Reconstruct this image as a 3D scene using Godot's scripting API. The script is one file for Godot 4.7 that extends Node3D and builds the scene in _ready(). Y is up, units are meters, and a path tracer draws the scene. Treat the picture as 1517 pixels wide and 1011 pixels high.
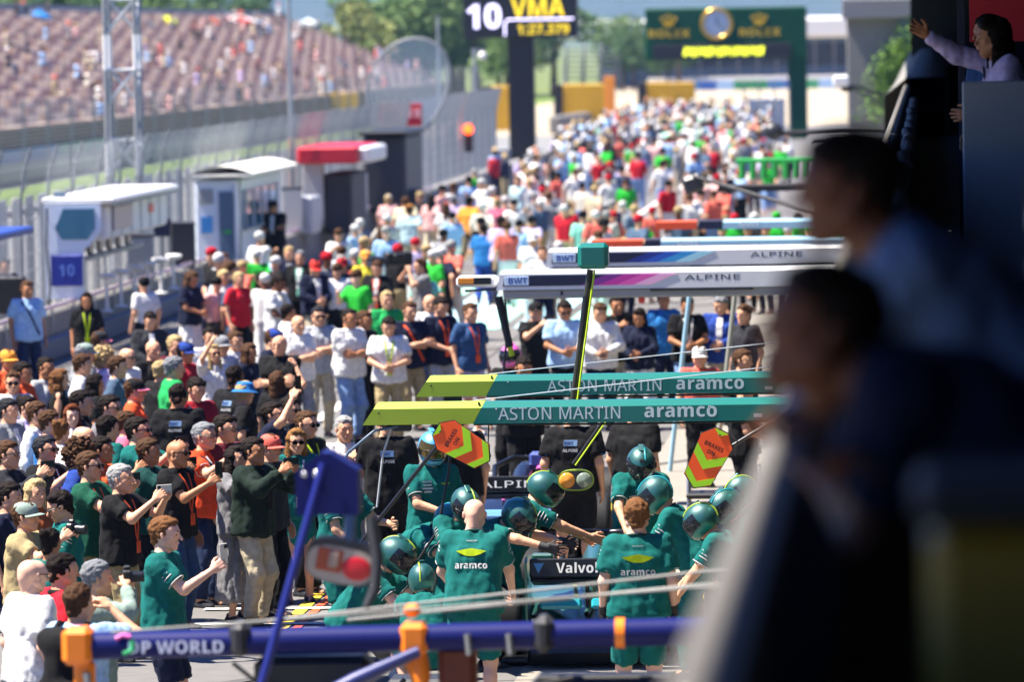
extends Node3D
# The scene: a race pit lane seen from a balcony. x runs across the lane, -z runs down it, metres.
var rng := RandomNumberGenerator.new()
var mats := {}
var fields := {}
var bodies := {}
var tops := {}
var bottoms := {}
var shared := {}
var poses := {}
var used := {}
var folds := FastNoiseLite.new()
var bold: Font
var plain_font: Font

const PAL := {
	"white": "dedddb", "offwhite": "d2cdc0", "cream": "dfd3b0", "ltblue": "9dc0e6", "mist": "b4d0d8", "blue": "2f5cab", "royal": "23408f", "navy": "141b34", "black": "121214",
	"charcoal": "2b2c31", "grey": "85888c", "ltgrey": "abaeb2", "ash": "7b7a7d", "slate": "4a5f77", "teal": "08645f", "bottle": "0b3c38", "dkgreen": "12503c", "forest": "16261f",
	"green": "1f9c52", "neon": "27b035", "lime": "b9d420", "red": "c01a2c", "scarlet": "d2352f", "crimson": "9c1c2a", "wine": "5f1c28", "orange": "e2572c", "tangerine": "dd4a22", "rust": "9a4f2a",
	"amber": "e59a3a", "pink": "cf6a86", "blush": "e3b0ab", "coral": "e2695a", "yellow": "dfcb3e", "khaki": "a8966d", "stone": "bdb196", "beige": "cdbd9e", "brown": "543a27", "maroon": "4c1a26",
	"lilac": "c3b4da", "jeans": "31486b", "ltjeans": "7c9ac6", "denim": "2f4d78", "indigo": "1d2a48", "skyblue": "2c76b8", "sage": "86998f", "mint": "8fd8bf", "blond": "c2a878", "honey": "93693c",
	"ginger": "7d5433", "auburn": "6d3a20", "silver": "a5a5a3", "purple": "5b3a8a"}
const SKIN := ["d6a890", "c99676", "a87350", "6b412b", "45291c"]

func hex(c: String) -> Color:
	return Color(PAL[c]) if PAL.has(c) else Color(c)

func mat(called: String, c: Color, rough := 0.8, metal := 0.0, spec := 0.5) -> StandardMaterial3D:
	if mats.has(called):
		return mats[called]
	var m := StandardMaterial3D.new()
	m.resource_name = called
	m.albedo_color = c
	m.roughness = rough
	m.metallic = metal
	m.metallic_specular = spec
	mats[called] = m
	return m

func paint(c: String, rough := 0.45) -> StandardMaterial3D:
	return mat("paint_%s_%.2f" % [c, rough], hex(c), rough)

func weave(called: String, low: float, stretch: float, seed_no: int) -> ImageTexture:  # a shared grey pattern that tints cloth and hair
	if not shared.has(called):
		var n := FastNoiseLite.new()
		n.seed = seed_no
		n.frequency = 0.03
		n.fractal_octaves = 4
		var a := n.get_seamless_image(256, 256)
		var im := Image.create(256, 256, false, Image.FORMAT_RGB8)
		for y in 256:
			for x in 256:
				var t := a.get_pixel(x, int(y * stretch) % 256).r
				var g := lerpf(low, 1.0, clampf(t * 1.4 - 0.2, 0.0, 1.0))
				im.set_pixel(x, y, Color(g, g, g))
		shared[called] = ImageTexture.create_from_image(im)
	return shared[called]

func cloth(c: String) -> StandardMaterial3D:
	if mats.has("cloth_" + c):
		return mats["cloth_" + c]
	var m := mat("cloth_" + c, hex(c), 0.86, 0.0, 0.3)
	m.albedo_texture = weave("weave", 0.84, 1.0, 71)
	m.uv1_triplanar = true
	m.uv1_scale = Vector3.ONE * 1.6
	m.rim_enabled = true
	m.rim = 0.25
	m.rim_tint = 0.7
	return m

func skin(i: int) -> StandardMaterial3D:
	return mat("skin_%d" % i, hex(SKIN[i]), 0.55, 0.0, 0.4)

func hair_mat(c: String) -> StandardMaterial3D:
	if mats.has("hair_" + c):
		return mats["hair_" + c]
	var m := mat("hair_" + c, hex(c), 0.75, 0.0, 0.22)
	m.albedo_texture = weave("strands", 0.62, 0.12, 72)
	m.uv1_triplanar = true
	m.uv1_scale = Vector3.ONE * 9.0
	return m

func metal(c: String, rough := 0.4) -> StandardMaterial3D:
	return mat("metal_%s_%.2f" % [c, rough], hex(c), rough, 0.8)

func noisy(called: String, a: Color, b: Color, size: float, rough: float, seed_no: int, bump := 0.0, world := true) -> StandardMaterial3D:
	if mats.has(called):
		return mats[called]
	var im := Image.create(512, 512, false, Image.FORMAT_RGB8)
	var n := FastNoiseLite.new()
	n.seed = seed_no
	n.frequency = 0.012
	n.fractal_octaves = 5
	n.fractal_gain = 0.62
	var g := FastNoiseLite.new()
	g.seed = seed_no + 5
	g.frequency = 0.22
	var big := n.get_seamless_image(512, 512)
	var fine := g.get_seamless_image(512, 512)
	for y in 512:
		for x in 512:
			var t := clampf(big.get_pixel(x, y).r * 0.75 + fine.get_pixel(x, y).r * 0.35 - 0.05, 0.0, 1.0)
			im.set_pixel(x, y, a.lerp(b, t))
	var m := mat(called, Color.WHITE, rough)
	m.albedo_texture = ImageTexture.create_from_image(im)
	m.uv1_triplanar = true
	m.uv1_world_triplanar = world
	m.uv1_scale = Vector3.ONE / size
	if bump > 0.0:
		m.heightmap_enabled = true
		m.heightmap_scale = bump
		m.heightmap_texture = ImageTexture.create_from_image(fine)
	return m

# ---- mesh builder -------------------------------------------------------------------------------------------------
class MB:
	var v := PackedVector3Array()
	var n := PackedVector3Array()
	var idx := PackedInt32Array()

	func tri(a: Vector3, b: Vector3, c: Vector3) -> void:  # counter-clockwise seen from outside
		var nn := (b - a).cross(c - a)
		if nn.length_squared() < 1e-14:
			return
		nn = nn.normalized()
		var at := v.size()
		v.append_array([a, b, c])
		n.append_array([nn, nn, nn])
		idx.append_array([at, at + 2, at + 1])

	func quad(a: Vector3, b: Vector3, c: Vector3, d: Vector3) -> void:
		tri(a, b, c)
		tri(a, c, d)

	func box(c: Vector3, size: Vector3, bevel := 0.0, b := Basis()) -> MB:
		var h := size * 0.5
		var e := minf(bevel, minf(h.x, minf(h.y, h.z)) * 0.9)
		var faces := []
		for ax in 3:
			for s in [-1.0, 1.0]:
				var u := (ax + 1) % 3
				var w := (ax + 2) % 3
				var quad_pts := []
				for k in [[-1, -1], [1, -1], [1, 1], [-1, 1]]:
					var p := Vector3()
					p[ax] = h[ax] * s
					p[u] = (h[u] - e) * k[0]
					p[w] = (h[w] - e) * k[1]
					quad_pts.append(c + b * p)
				if s < 0:
					quad_pts.reverse()
				quad(quad_pts[0], quad_pts[1], quad_pts[2], quad_pts[3])
		if e > 0.0:
			for ax in 3:  # edges along ax
				var u := (ax + 1) % 3
				var w := (ax + 2) % 3
				for su in [-1.0, 1.0]:
					for sw in [-1.0, 1.0]:
						var ps := []
						for k in [[0, -1], [0, 1], [1, 1], [1, -1]]:
							var p := Vector3()
							p[ax] = (h[ax] - e) * k[1]
							p[u] = su * (h[u] - (e if k[0] == 0 else 0.0))
							p[w] = sw * (h[w] - (e if k[0] == 1 else 0.0))
							ps.append(c + b * p)
						if su * sw < 0:
							ps.reverse()
						var mid: Vector3 = (ps[0] + ps[2]) * 0.5 - c
						if (ps[1] - ps[0]).cross(ps[2] - ps[0]).dot(mid) < 0:
							ps.reverse()
						quad(ps[0], ps[1], ps[2], ps[3])
			for sx in [-1.0, 1.0]:
				for sy in [-1.0, 1.0]:
					for sz in [-1.0, 1.0]:
						var s := Vector3(sx, sy, sz)
						var p0 := c + b * (s * Vector3(h.x, h.y - e, h.z - e))
						var p1 := c + b * (s * Vector3(h.x - e, h.y, h.z - e))
						var p2 := c + b * (s * Vector3(h.x - e, h.y - e, h.z))
						if (p1 - p0).cross(p2 - p0).dot(p0 - c) < 0:
							tri(p0, p2, p1)
						else:
							tri(p0, p1, p2)
		return self

	func tube(points: Array, radius: Variant, sides := 8, caps := true) -> MB:
		var first := v.size()
		var side := Vector3.UP
		for i in points.size():
			var p: Vector3 = points[i]
			var t: Vector3 = (points[mini(i + 1, points.size() - 1)] - points[maxi(i - 1, 0)]).normalized()
			if absf(t.dot(side)) > 0.95:
				side = Vector3.RIGHT if absf(t.x) < 0.9 else Vector3.BACK
			var a := (side - t * side.dot(t)).normalized()
			side = a
			var b := t.cross(a)
			var r: float = radius[i] if radius is Array else radius
			for k in sides:
				var d := a * cos(TAU * k / sides) + b * sin(TAU * k / sides)
				v.append(p + d * r)
				n.append(d)
		for i in points.size() - 1:
			for k in sides:
				var a := first + i * sides + k
				var b := first + i * sides + (k + 1) % sides
				idx.append_array([a, b + sides, b, a, a + sides, b + sides])
		if caps:
			for e in 2:
				var at: int = first + (points.size() - 1) * sides * e
				for k in range(1, sides - 1):
					if e == 1:
						tri(v[at], v[at + k], v[at + k + 1])
					else:
						tri(v[at], v[at + k + 1], v[at + k])
		return self

	func rod(a: Vector3, b: Vector3, r: float, sides := 8) -> MB:
		return tube([a, b], r, sides)

	func sheet(rows: Array, closed := false) -> MB:  # rows of points, smooth; outside = (along a row) x (to the next row)
		var first := v.size()
		var w: int = rows[0].size()
		for r in rows.size():
			for k in w:
				v.append(rows[r][k])
				var k1: int = (k + 1) % w if closed else mini(k + 1, w - 1)
				var k0: int = (k + w - 1) % w if closed else maxi(k - 1, 0)
				var du: Vector3 = rows[r][k1] - rows[r][k0]
				var dv: Vector3 = rows[mini(r + 1, rows.size() - 1)][k] - rows[maxi(r - 1, 0)][k]
				var nn := du.cross(dv)
				if nn.length_squared() < 1e-12:
					var rr: Array = rows[1 if r == 0 else rows.size() - 2]
					nn = (rr[k1] - rr[k0]).cross(dv)
				n.append(nn.normalized())
		for r in rows.size() - 1:
			for k in (w if closed else w - 1):
				var a: int = first + r * w + k
				var b: int = first + r * w + (k + 1) % w
				idx.append_array([a, b + w, b, a, a + w, b + w])
		return self

	func lathe(profile: Array, sides := 20, t := Transform3D()) -> MB:  # [radius, height] from the bottom up
		var rows := []
		for q in profile:
			var row := []
			for k in sides:
				row.append(t * Vector3(q[0] * cos(-TAU * k / sides), q[1], q[0] * sin(-TAU * k / sides)))
			rows.append(row)
		return sheet(rows, true)

	func prism(outline: PackedVector2Array, depth: float, t := Transform3D()) -> MB:  # outline in xy, extruded along +z from 0
		var o := outline
		if not Geometry2D.is_polygon_clockwise(o):
			pass
		else:
			o = o.duplicate()
			o.reverse()
		var tr := Geometry2D.triangulate_polygon(o)
		for k in range(0, tr.size(), 3):
			var a := Vector3(o[tr[k]].x, o[tr[k]].y, 0)
			var b := Vector3(o[tr[k + 1]].x, o[tr[k + 1]].y, 0)
			var c := Vector3(o[tr[k + 2]].x, o[tr[k + 2]].y, 0)
			if (b - a).cross(c - a).z < 0:
				var s := b
				b = c
				c = s
			var dz := Vector3(0, 0, depth)
			tri(t * (a + dz), t * (b + dz), t * (c + dz))
			tri(t * a, t * c, t * b)
		for k in o.size():
			var a := Vector3(o[k].x, o[k].y, 0)
			var b := Vector3(o[(k + 1) % o.size()].x, o[(k + 1) % o.size()].y, 0)
			var dz := Vector3(0, 0, depth)
			quad(t * a, t * b, t * (b + dz), t * (a + dz))
		return self

	func ball(c: Vector3, r: Vector3, rings := 8, sides := 12) -> MB:
		var rows := []
		for i in rings + 1:
			var th := PI * i / rings
			var row := []
			for k in sides:
				row.append(c + r * Vector3(sin(th) * cos(TAU * k / sides), -cos(th), -sin(th) * sin(TAU * k / sides)))
			rows.append(row)
		return sheet(rows, true)

	func put(arr: Array, t := Transform3D()) -> MB:
		var at := v.size()
		for p in arr[0]:
			v.append(t * p)
		var bi := t.basis.inverse().transposed()
		for p in arr[1]:
			n.append((bi * p).normalized())
		var flip := t.basis.determinant() < 0
		var ii: PackedInt32Array = arr[2]
		for k in range(0, ii.size(), 3):
			if flip:
				idx.append_array([at + ii[k], at + ii[k + 2], at + ii[k + 1]])
			else:
				idx.append_array([at + ii[k], at + ii[k + 1], at + ii[k + 2]])
		return self

	func mesh(into: ArrayMesh = null) -> ArrayMesh:
		var m := into if into else ArrayMesh.new()
		var arr := []
		arr.resize(Mesh.ARRAY_MAX)
		arr[Mesh.ARRAY_VERTEX] = v
		arr[Mesh.ARRAY_NORMAL] = n
		arr[Mesh.ARRAY_INDEX] = idx
		m.add_surface_from_arrays(Mesh.PRIMITIVE_TRIANGLES, arr)
		return m

# ---- a distance field on a grid, and its surface -------------------------------------------------------------------
class Field:
	var lo: Vector3
	var c: float
	var nx: int
	var ny: int
	var nz: int
	var d := PackedFloat32Array()

	# each bone: [a, b, radius at a, radius at b, blend, flat end (0 none, 1 at b, 2 cut away)]
	func _init(bones: Array, cell: float) -> void:
		c = cell
		var hi := Vector3(-9, -9, -9)
		lo = Vector3(9, 9, 9)
		for q in bones:
			var r: float = maxf(q[2], q[3])
			lo = lo.min(q[0].min(q[1]) - Vector3.ONE * r)
			hi = hi.max(q[0].max(q[1]) + Vector3.ONE * r)
		lo -= Vector3.ONE * cell * 2.5
		hi += Vector3.ONE * cell * 2.5
		nx = int((hi.x - lo.x) / c) + 1
		ny = int((hi.y - lo.y) / c) + 1
		nz = int((hi.z - lo.z) / c) + 1
		d.resize(nx * ny * nz)
		d.fill(1.0)
		for q in bones:
			var a: Vector3 = q[0]
			var b: Vector3 = q[1]
			var ra: float = q[2]
			var dr: float = q[3] - ra
			var k: float = q[4]
			var kq := 0.25 / k
			var how: int = q[5] if q.size() > 5 else 0
			var ab := b - a
			var ln := ab.length()
			var inv := 1.0 / maxf(ab.length_squared(), 1e-9)
			var reach := Vector3.ONE * (maxf(q[2], q[3]) + maxf(k, cell * 2.2))
			var p0 := (a.min(b) - reach - lo) / c
			var p1 := (a.max(b) + reach - lo) / c
			var x0 := maxi(0, int(p0.x))
			var x1 := mini(nx - 1, int(p1.x) + 1)
			for z in range(maxi(0, int(p0.z)), mini(nz - 1, int(p1.z) + 1) + 1):
				for y in range(maxi(0, int(p0.y)), mini(ny - 1, int(p1.y) + 1) + 1):
					var at := (z * ny + y) * nx + x0
					var p := lo + Vector3(x0, y, z) * c - a
					for x in range(x0, x1 + 1):
						var tu := p.dot(ab) * inv
						var t := clampf(tu, 0.0, 1.0)
						var dd := (p - ab * t).length() - ra - dr * t
						if how == 1:
							dd = maxf(dd, (tu - 1.0) * ln)
						var e := d[at]
						if how == 2:
							d[at] = maxf(e, -dd)
						else:
							var h := k - absf(e - dd)
							if h > 0.0:
								d[at] = minf(e, dd) - h * h * kq
							elif dd < e:
								d[at] = dd
						at += 1
						p.x += c

	func surface(noise: FastNoiseLite = null, amount := 0.0, grain := Vector3(1.5, 0.6, 1.5)) -> Array:
		var vs := PackedVector3Array()
		var ix := PackedInt32Array()
		var where := PackedInt32Array()
		where.resize(nx * ny * nz)
		where.fill(-1)
		var sy := nx
		var sz := nx * ny
		var most := 1.8 * c
		for z in nz - 1:
			for y in ny - 1:
				var i := (z * ny + y) * nx
				for x in nx - 1:
					var v0 := d[i]
					if v0 > -most and v0 < most:
						var v1 := d[i + 1]
						var v2 := d[i + sy]
						var v3 := d[i + sy + 1]
						var v4 := d[i + sz]
						var v5 := d[i + sz + 1]
						var v6 := d[i + sz + sy]
						var v7 := d[i + sz + sy + 1]
						var neg := int(v0 < 0) + int(v1 < 0) + int(v2 < 0) + int(v3 < 0) + int(v4 < 0) + int(v5 < 0) + int(v6 < 0) + int(v7 < 0)
						if neg > 0 and neg < 8:
							var g := Vector3(v1 + v3 + v5 + v7 - v0 - v2 - v4 - v6, v2 + v3 + v6 + v7 - v0 - v1 - v4 - v5, v4 + v5 + v6 + v7 - v0 - v1 - v2 - v3) * 0.25
							var mid := (v0 + v1 + v2 + v3 + v4 + v5 + v6 + v7) * 0.125
							var off := -g * mid / maxf(g.length_squared(), 1e-8)
							off = off.clamp(Vector3(-0.5, -0.5, -0.5), Vector3(0.5, 0.5, 0.5))
							where[i] = vs.size()
							var at := lo + (Vector3(x + 0.5, y + 0.5, z + 0.5) + off) * c
							if noise:
								at += g.normalized() * (noise.get_noise_3dv(at * grain) + 0.3 * noise.get_noise_3dv(at * Vector3(1.2, 2.4, 1.2) + Vector3(7, 1, 3)) + 0.32) * amount
							vs.append(at)
							if y > 0 and z > 0 and (v0 < 0) != (v1 < 0):
								_quad(ix, where, i, i - sy, i - sy - sz, i - sz, v0 < 0)
							if x > 0 and z > 0 and (v0 < 0) != (v2 < 0):
								_quad(ix, where, i, i - sz, i - sz - 1, i - 1, v0 < 0)
							if x > 0 and y > 0 and (v0 < 0) != (v4 < 0):
								_quad(ix, where, i, i - 1, i - 1 - sy, i - sy, v0 < 0)
					i += 1
		var ns := PackedVector3Array()
		ns.resize(vs.size())
		for k in range(0, ix.size(), 3):
			var a := ix[k]
			var b := ix[k + 1]
			var e := ix[k + 2]
			var w := (vs[e] - vs[a]).cross(vs[b] - vs[a])
			ns[a] += w
			ns[b] += w
			ns[e] += w
		for k in ns.size():
			ns[k] = ns[k].normalized()
		return [vs, ns, ix]

	func _quad(ix: PackedInt32Array, where: PackedInt32Array, i: int, j: int, k: int, l: int, out: bool) -> void:
		var a := where[i]
		var b := where[j]
		var e := where[k]
		var f := where[l]
		if a < 0 or b < 0 or e < 0 or f < 0:
			return
		if out:
			ix.append_array([a, e, b, a, f, e])
		else:
			ix.append_array([a, b, e, a, e, f])

	func value(p: Vector3) -> float:
		var q := (p - lo) / c
		var x := int(q.x)
		var y := int(q.y)
		var z := int(q.z)
		if x < 0 or y < 0 or z < 0 or x >= nx - 1 or y >= ny - 1 or z >= nz - 1:
			return 1.0
		var f := q - Vector3(x, y, z)
		var i := (z * ny + y) * nx + x
		var s := nx
		var t := nx * ny
		return lerpf(lerpf(lerpf(d[i], d[i + 1], f.x), lerpf(d[i + s], d[i + s + 1], f.x), f.y), lerpf(lerpf(d[i + t], d[i + t + 1], f.x), lerpf(d[i + t + s], d[i + t + s + 1], f.x), f.y), f.z)

	func hit(from: Vector3, dir: Vector3, most := 0.6) -> Vector3:
		var s := 0.0
		while s < most:
			var w := value(from + dir * s)
			if w < 0.0:
				return from + dir * maxf(s - 0.004, 0.0)
			s += 0.004 if w < 0.05 else 0.02
		return from + dir * most * 0.5

# ---- names and things ----------------------------------------------------------------------------------------------
func numbered(called: String) -> String:
	var k: int = used.get(called, -1) + 1
	used[called] = k
	return called if k == 0 else "%s_%03d" % [called, k]

func tag(o: Node, label: String, category: String, group := "", kind := "") -> void:
	o.set_meta("label", label)
	if category:
		o.set_meta("category", category)
	if group:
		o.set_meta("group", group)
	if kind:
		o.set_meta("kind", kind)

func thing(called: String, label: String, category: String, at := Vector3.ZERO, turn := 0.0, group := "") -> Node3D:
	var o := Node3D.new()
	o.name = numbered(called)
	add_child(o, true)
	o.position = at
	o.rotation.y = turn
	tag(o, label, category, group)
	return o

func part(called: String, m: Variant, material: Material, parent: Node, t := Transform3D()) -> MeshInstance3D:
	var o := MeshInstance3D.new()
	o.name = called
	o.mesh = m.mesh() if m is MB else m
	if material:
		o.material_override = material
	o.transform = t
	parent.add_child(o, true)
	return o

func struct(called: String, m: Variant, material: Material, label := "") -> MeshInstance3D:
	var o := part(numbered(called), m, material, self)
	o.set_meta("kind", "structure")
	if label:
		o.set_meta("label", label)
	return o

func at(p: Vector3, b := Basis()) -> Transform3D:
	return Transform3D(b, p)

func text_mesh(words: String, size: float, font: Font, deep := 0.0012) -> Array:  # centred, size = cap height in metres
	var t := TextMesh.new()
	t.text = words
	t.font = font
	t.font_size = 64
	t.pixel_size = size / 46.0
	t.depth = deep
	t.curve_step = 1.5
	var a := t.get_mesh_arrays()
	return [a[Mesh.ARRAY_VERTEX], a[Mesh.ARRAY_NORMAL], a[Mesh.ARRAY_INDEX]]

func lettering(parent: Node, words: String, size: float, material: Material, t: Transform3D, font: Font = null, stretch := 1.0) -> MeshInstance3D:
	var m := MB.new().put(text_mesh(words, size, font if font else bold), at(Vector3.ZERO, Basis.from_scale(Vector3(stretch, 1, 1))))
	return part("lettering", m, material, parent, t)

# ---- people ---------------------------------------------------------------------------------------------------------
# A skeleton for a 1.75 m person who faces +z; his left is +x. Hands and feet are given, elbows and knees follow.
func joint(a: Vector3, b: Vector3, l1: float, l2: float, hint: Vector3) -> Vector3:
	var d := b - a
	var ln := minf(d.length(), l1 + l2 - 0.004)
	var x := (l1 * l1 - l2 * l2 + ln * ln) / (2.0 * ln)
	var u := d.normalized()
	var h := (hint - u * hint.dot(u)).normalized()
	return a + u * x + h * sqrt(maxf(l1 * l1 - x * x, 0.0))

func pose(called: String) -> Dictionary:
	if poses.has(called):
		return poses[called]
	var q := {"pel": Vector3(0, 0.95, 0), "lean": 0.03, "twist": 0.0, "hp": 0.08, "hy": 0.0, "lh": Vector3(0.25, 0.90, 0.06), "rh": Vector3(-0.25, 0.90, 0.06), "le": Vector3(0.35, 0, -1), "re": Vector3(-0.35, 0, -1),
		"lf": Vector3(0.11, 0.09, 0.0), "rf": Vector3(-0.11, 0.09, 0.02), "lk": Vector3(0.1, 0, 1), "rk": Vector3(-0.1, 0, 1), "lhand": "relaxed", "rhand": "relaxed", "palm": "in"}
	var w := {
		"stand": {},
		"lookl": {"hy": 0.7, "lean": 0.02, "lh": Vector3(0.22, 0.93, 0.12)},
		"fold": {"lh": Vector3(-0.09, 1.16, 0.23), "rh": Vector3(0.10, 1.20, 0.22), "le": Vector3(1, -0.6, -0.2), "re": Vector3(-1, -0.6, -0.2), "palm": "body"},
		"front": {"lh": Vector3(0.06, 1.10, 0.29), "rh": Vector3(-0.07, 1.07, 0.28), "le": Vector3(1, -0.3, -0.6), "re": Vector3(-1, -0.3, -0.6), "hp": 0.35, "lhand": "grip", "rhand": "grip"},
		"phones": {"lh": Vector3(0.115, 1.45, 0.40), "rh": Vector3(-0.115, 1.45, 0.40), "le": Vector3(0.8, -1, 0), "re": Vector3(-0.8, -1, 0), "hp": -0.02, "lhand": "grip", "rhand": "grip"},
		"phone1": {"rh": Vector3(-0.07, 1.36, 0.40), "re": Vector3(-0.6, -1, -0.2), "hp": 0.05, "rhand": "grip"},
		"high": {"rh": Vector3(-0.14, 1.80, 0.28), "re": Vector3(-0.7, -0.4, 0.3), "hp": -0.12, "rhand": "grip"},
		"walk": {"lh": Vector3(0.26, 0.93, 0.2), "rh": Vector3(-0.26, 0.93, -0.16), "lf": Vector3(0.09, 0.15, -0.34), "rf": Vector3(-0.09, 0.09, 0.27), "pel": Vector3(0, 0.93, 0), "lean": 0.06},
		"camera": {"lh": Vector3(0.08, 1.54, 0.27), "rh": Vector3(-0.11, 1.57, 0.24), "le": Vector3(0.7, -1, 0), "re": Vector3(-0.9, -0.8, 0), "hp": 0.02, "lhand": "grip", "rhand": "grip"},
		"kneel": {"pel": Vector3(0, 0.50, -0.12), "lean": 0.62, "hp": 0.45, "rf": Vector3(-0.13, 0.10, -0.52), "rk": Vector3(-0.1, -0.2, 1), "lf": Vector3(0.14, 0.09, 0.26), "lh": Vector3(0.14, 0.52, 0.62), "rh": Vector3(-0.16, 0.46, 0.60), "le": Vector3(0.8, -0.4, -0.3), "re": Vector3(-0.8, -0.4, -0.3), "rhand": "grip", "lhand": "grip"},
		"squat": {"pel": Vector3(0, 0.40, -0.16), "lean": 0.62, "hp": 0.2, "lf": Vector3(0.17, 0.09, 0.06), "rf": Vector3(-0.17, 0.09, 0.04), "lk": Vector3(0.5, 0.3, 1), "rk": Vector3(-0.5, 0.3, 1), "lh": Vector3(0.13, 0.58, 0.66), "rh": Vector3(-0.16, 0.52, 0.64), "le": Vector3(0.7, -0.7, 0), "re": Vector3(-0.7, -0.7, 0), "rhand": "grip", "lhand": "grip"},
		"bend": {"pel": Vector3(0, 0.91, -0.22), "lean": 0.98, "hp": 0.55, "lf": Vector3(0.14, 0.09, -0.05), "rf": Vector3(-0.14, 0.09, -0.16), "lh": Vector3(0.15, 0.86, 0.68), "rh": Vector3(-0.16, 0.80, 0.70), "le": Vector3(0.9, -0.2, -0.5), "re": Vector3(-0.9, 0.3, -0.4)},
		"bend2": {"pel": Vector3(0, 0.91, -0.22), "lean": 0.95, "hp": 0.55, "lf": Vector3(0.14, 0.09, -0.05), "rf": Vector3(-0.14, 0.09, -0.16), "lh": Vector3(0.15, 1.08, 0.72), "rh": Vector3(-0.16, 1.06, 0.74), "le": Vector3(0.9, -0.2, -0.5), "re": Vector3(-0.9, 0.3, -0.4)},
		"lean": {"pel": Vector3(0, 0.93, -0.1), "lean": 0.55, "hp": 0.5, "lh": Vector3(0.2, 1.04, 0.62), "rh": Vector3(-0.16, 1.08, 0.64), "le": Vector3(1, -0.3, -0.5), "re": Vector3(-1, -0.3, -0.4), "lhand": "grip"},
		"stoop": {"pel": Vector3(0, 0.93, -0.1), "lean": 0.55, "hp": 0.5, "lh": Vector3(0.2, 0.86, 0.46), "rh": Vector3(-0.16, 0.92, 0.52), "le": Vector3(1, 0.0, -0.5), "re": Vector3(-1, 0.1, -0.4), "lhand": "grip"},
		"reach": {"lean": 0.2, "hp": 0.3, "lh": Vector3(0.2, 1.00, 0.40), "rh": Vector3(-0.24, 0.98, 0.42), "le": Vector3(0.9, -0.2, -0.6), "re": Vector3(-0.9, -0.2, -0.6), "lhand": "grip", "rhand": "grip"},
		"pole": {"lean": 0.12, "hp": 0.2, "lh": Vector3(0.16, 1.18, 0.46), "rh": Vector3(-0.16, 0.98, 0.34), "le": Vector3(0.7, -1, 0), "re": Vector3(-0.7, -0.7, -0.4), "lhand": "grip", "rhand": "grip"},
		"watch": {"lean": 0.05, "hp": 0.3, "rh": Vector3(0.02, 1.10, 0.32), "re": Vector3(-1, -0.4, -0.4), "lh": Vector3(0.27, 0.93, 0.1), "palm": "body"},
		"rail": {"pel": Vector3(0, 0.90, -0.34), "lean": 1.12, "hp": -0.55, "hy": 0.15, "lf": Vector3(0.12, 0.09, -0.30), "rf": Vector3(-0.12, 0.09, -0.42), "lh": Vector3(-0.12, 0.93, 0.19), "rh": Vector3(0.12, 0.96, 0.17), "le": Vector3(1, -0.3, -0.2), "re": Vector3(-1, -0.3, -0.2), "palm": "down"},
		"rail2": {"pel": Vector3(0, 0.90, -0.34), "lean": 0.75, "hp": -0.2, "hy": 0.1, "lf": Vector3(0.12, 0.09, -0.30), "rf": Vector3(-0.12, 0.09, -0.42), "lh": Vector3(-0.12, 0.92, 0.2), "rh": Vector3(0.12, 0.94, 0.18), "le": Vector3(1, -0.3, -0.2), "re": Vector3(-1, -0.3, -0.2), "palm": "down"},
		"point": {"lean": 0.28, "hp": 0.05, "rh": Vector3(-0.12, 1.62, 0.62), "re": Vector3(-0.6, -1, 0), "lh": Vector3(0.14, 1.10, 0.36), "rhand": "relaxed"},
	}
	if w.has(called):
		q.merge(w[called], true)
	var tb := Basis(Vector3.UP, q.twist) * Basis(Vector3.RIGHT, q.lean)
	q.torso = Transform3D(tb, q.pel - tb * Vector3(0, 0.95, 0))
	var neck: Vector3 = q.torso * Vector3(0, 1.50, -0.005)
	var hb := Basis(Vector3.UP, q.hy) * Basis(Vector3.RIGHT, q.hp + q.lean * 0.35)
	q.head = Transform3D(hb, neck + (hb * Vector3(0, 0.115, 0.022)).lerp(tb * Vector3(0, 0.115, 0.022), 0.5))
	for s in [["l", 1.0], ["r", -1.0]]:
		var sh: Vector3 = q.torso * Vector3(0.178 * s[1], 1.415, -0.005)
		var h: Vector3 = q[s[0] + "h"]
		if (h - sh).length() > 0.54:
			h = sh + (h - sh).normalized() * 0.54
		q[s[0] + "h"] = h
		q[s[0] + "s"] = sh
		q[s[0] + "el"] = joint(sh, h, 0.285, 0.26, q[s[0] + "e"])
		var hip: Vector3 = q.pel + Vector3(0.09 * s[1], -0.03, 0)
		q[s[0] + "hip"] = hip
		q[s[0] + "kn"] = joint(hip, q[s[0] + "f"], 0.43, 0.42, q[s[0] + "k"])
		var fd: Vector3 = (h - q[s[0] + "el"]).normalized()
		var pn := Vector3(-s[1], 0, 0)
		if q.palm == "down":
			pn = Vector3(0, -1, 0)
		elif q.palm == "body":
			pn = Vector3(0, -0.2, -1)
		pn = (pn - fd * pn.dot(fd)).normalized()
		q[s[0] + "ht"] = Transform3D(Basis(fd.cross(pn) * -s[1], fd, pn), h)
	# where a held phone or camera sits
	var both: Vector3 = (q.lht * Vector3(0, 0.09, 0.03) + q.rht * Vector3(0, 0.09, 0.03)) * 0.5
	q.held = Transform3D(Basis(), both)
	if called in ["phone1", "high", "point"]:
		q.held = Transform3D(Basis(), q.rht * Vector3(0, 0.10, 0.03) + Vector3(0, 0.03, 0.01))
	poses[called] = q
	return q

func flip_x(b: Array) -> Array:
	var r := b.duplicate()
	r[0] = b[0] * Vector3(-1, 1, 1)
	r[1] = b[1] * Vector3(-1, 1, 1)
	return r

func both_sides(list: Array) -> Array:
	var r := list.duplicate()
	for b in list:
		r.append(flip_x(b))
	return r

func V(x: float, y: float, z: float) -> Vector3:
	return Vector3(x, y, z)

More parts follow.
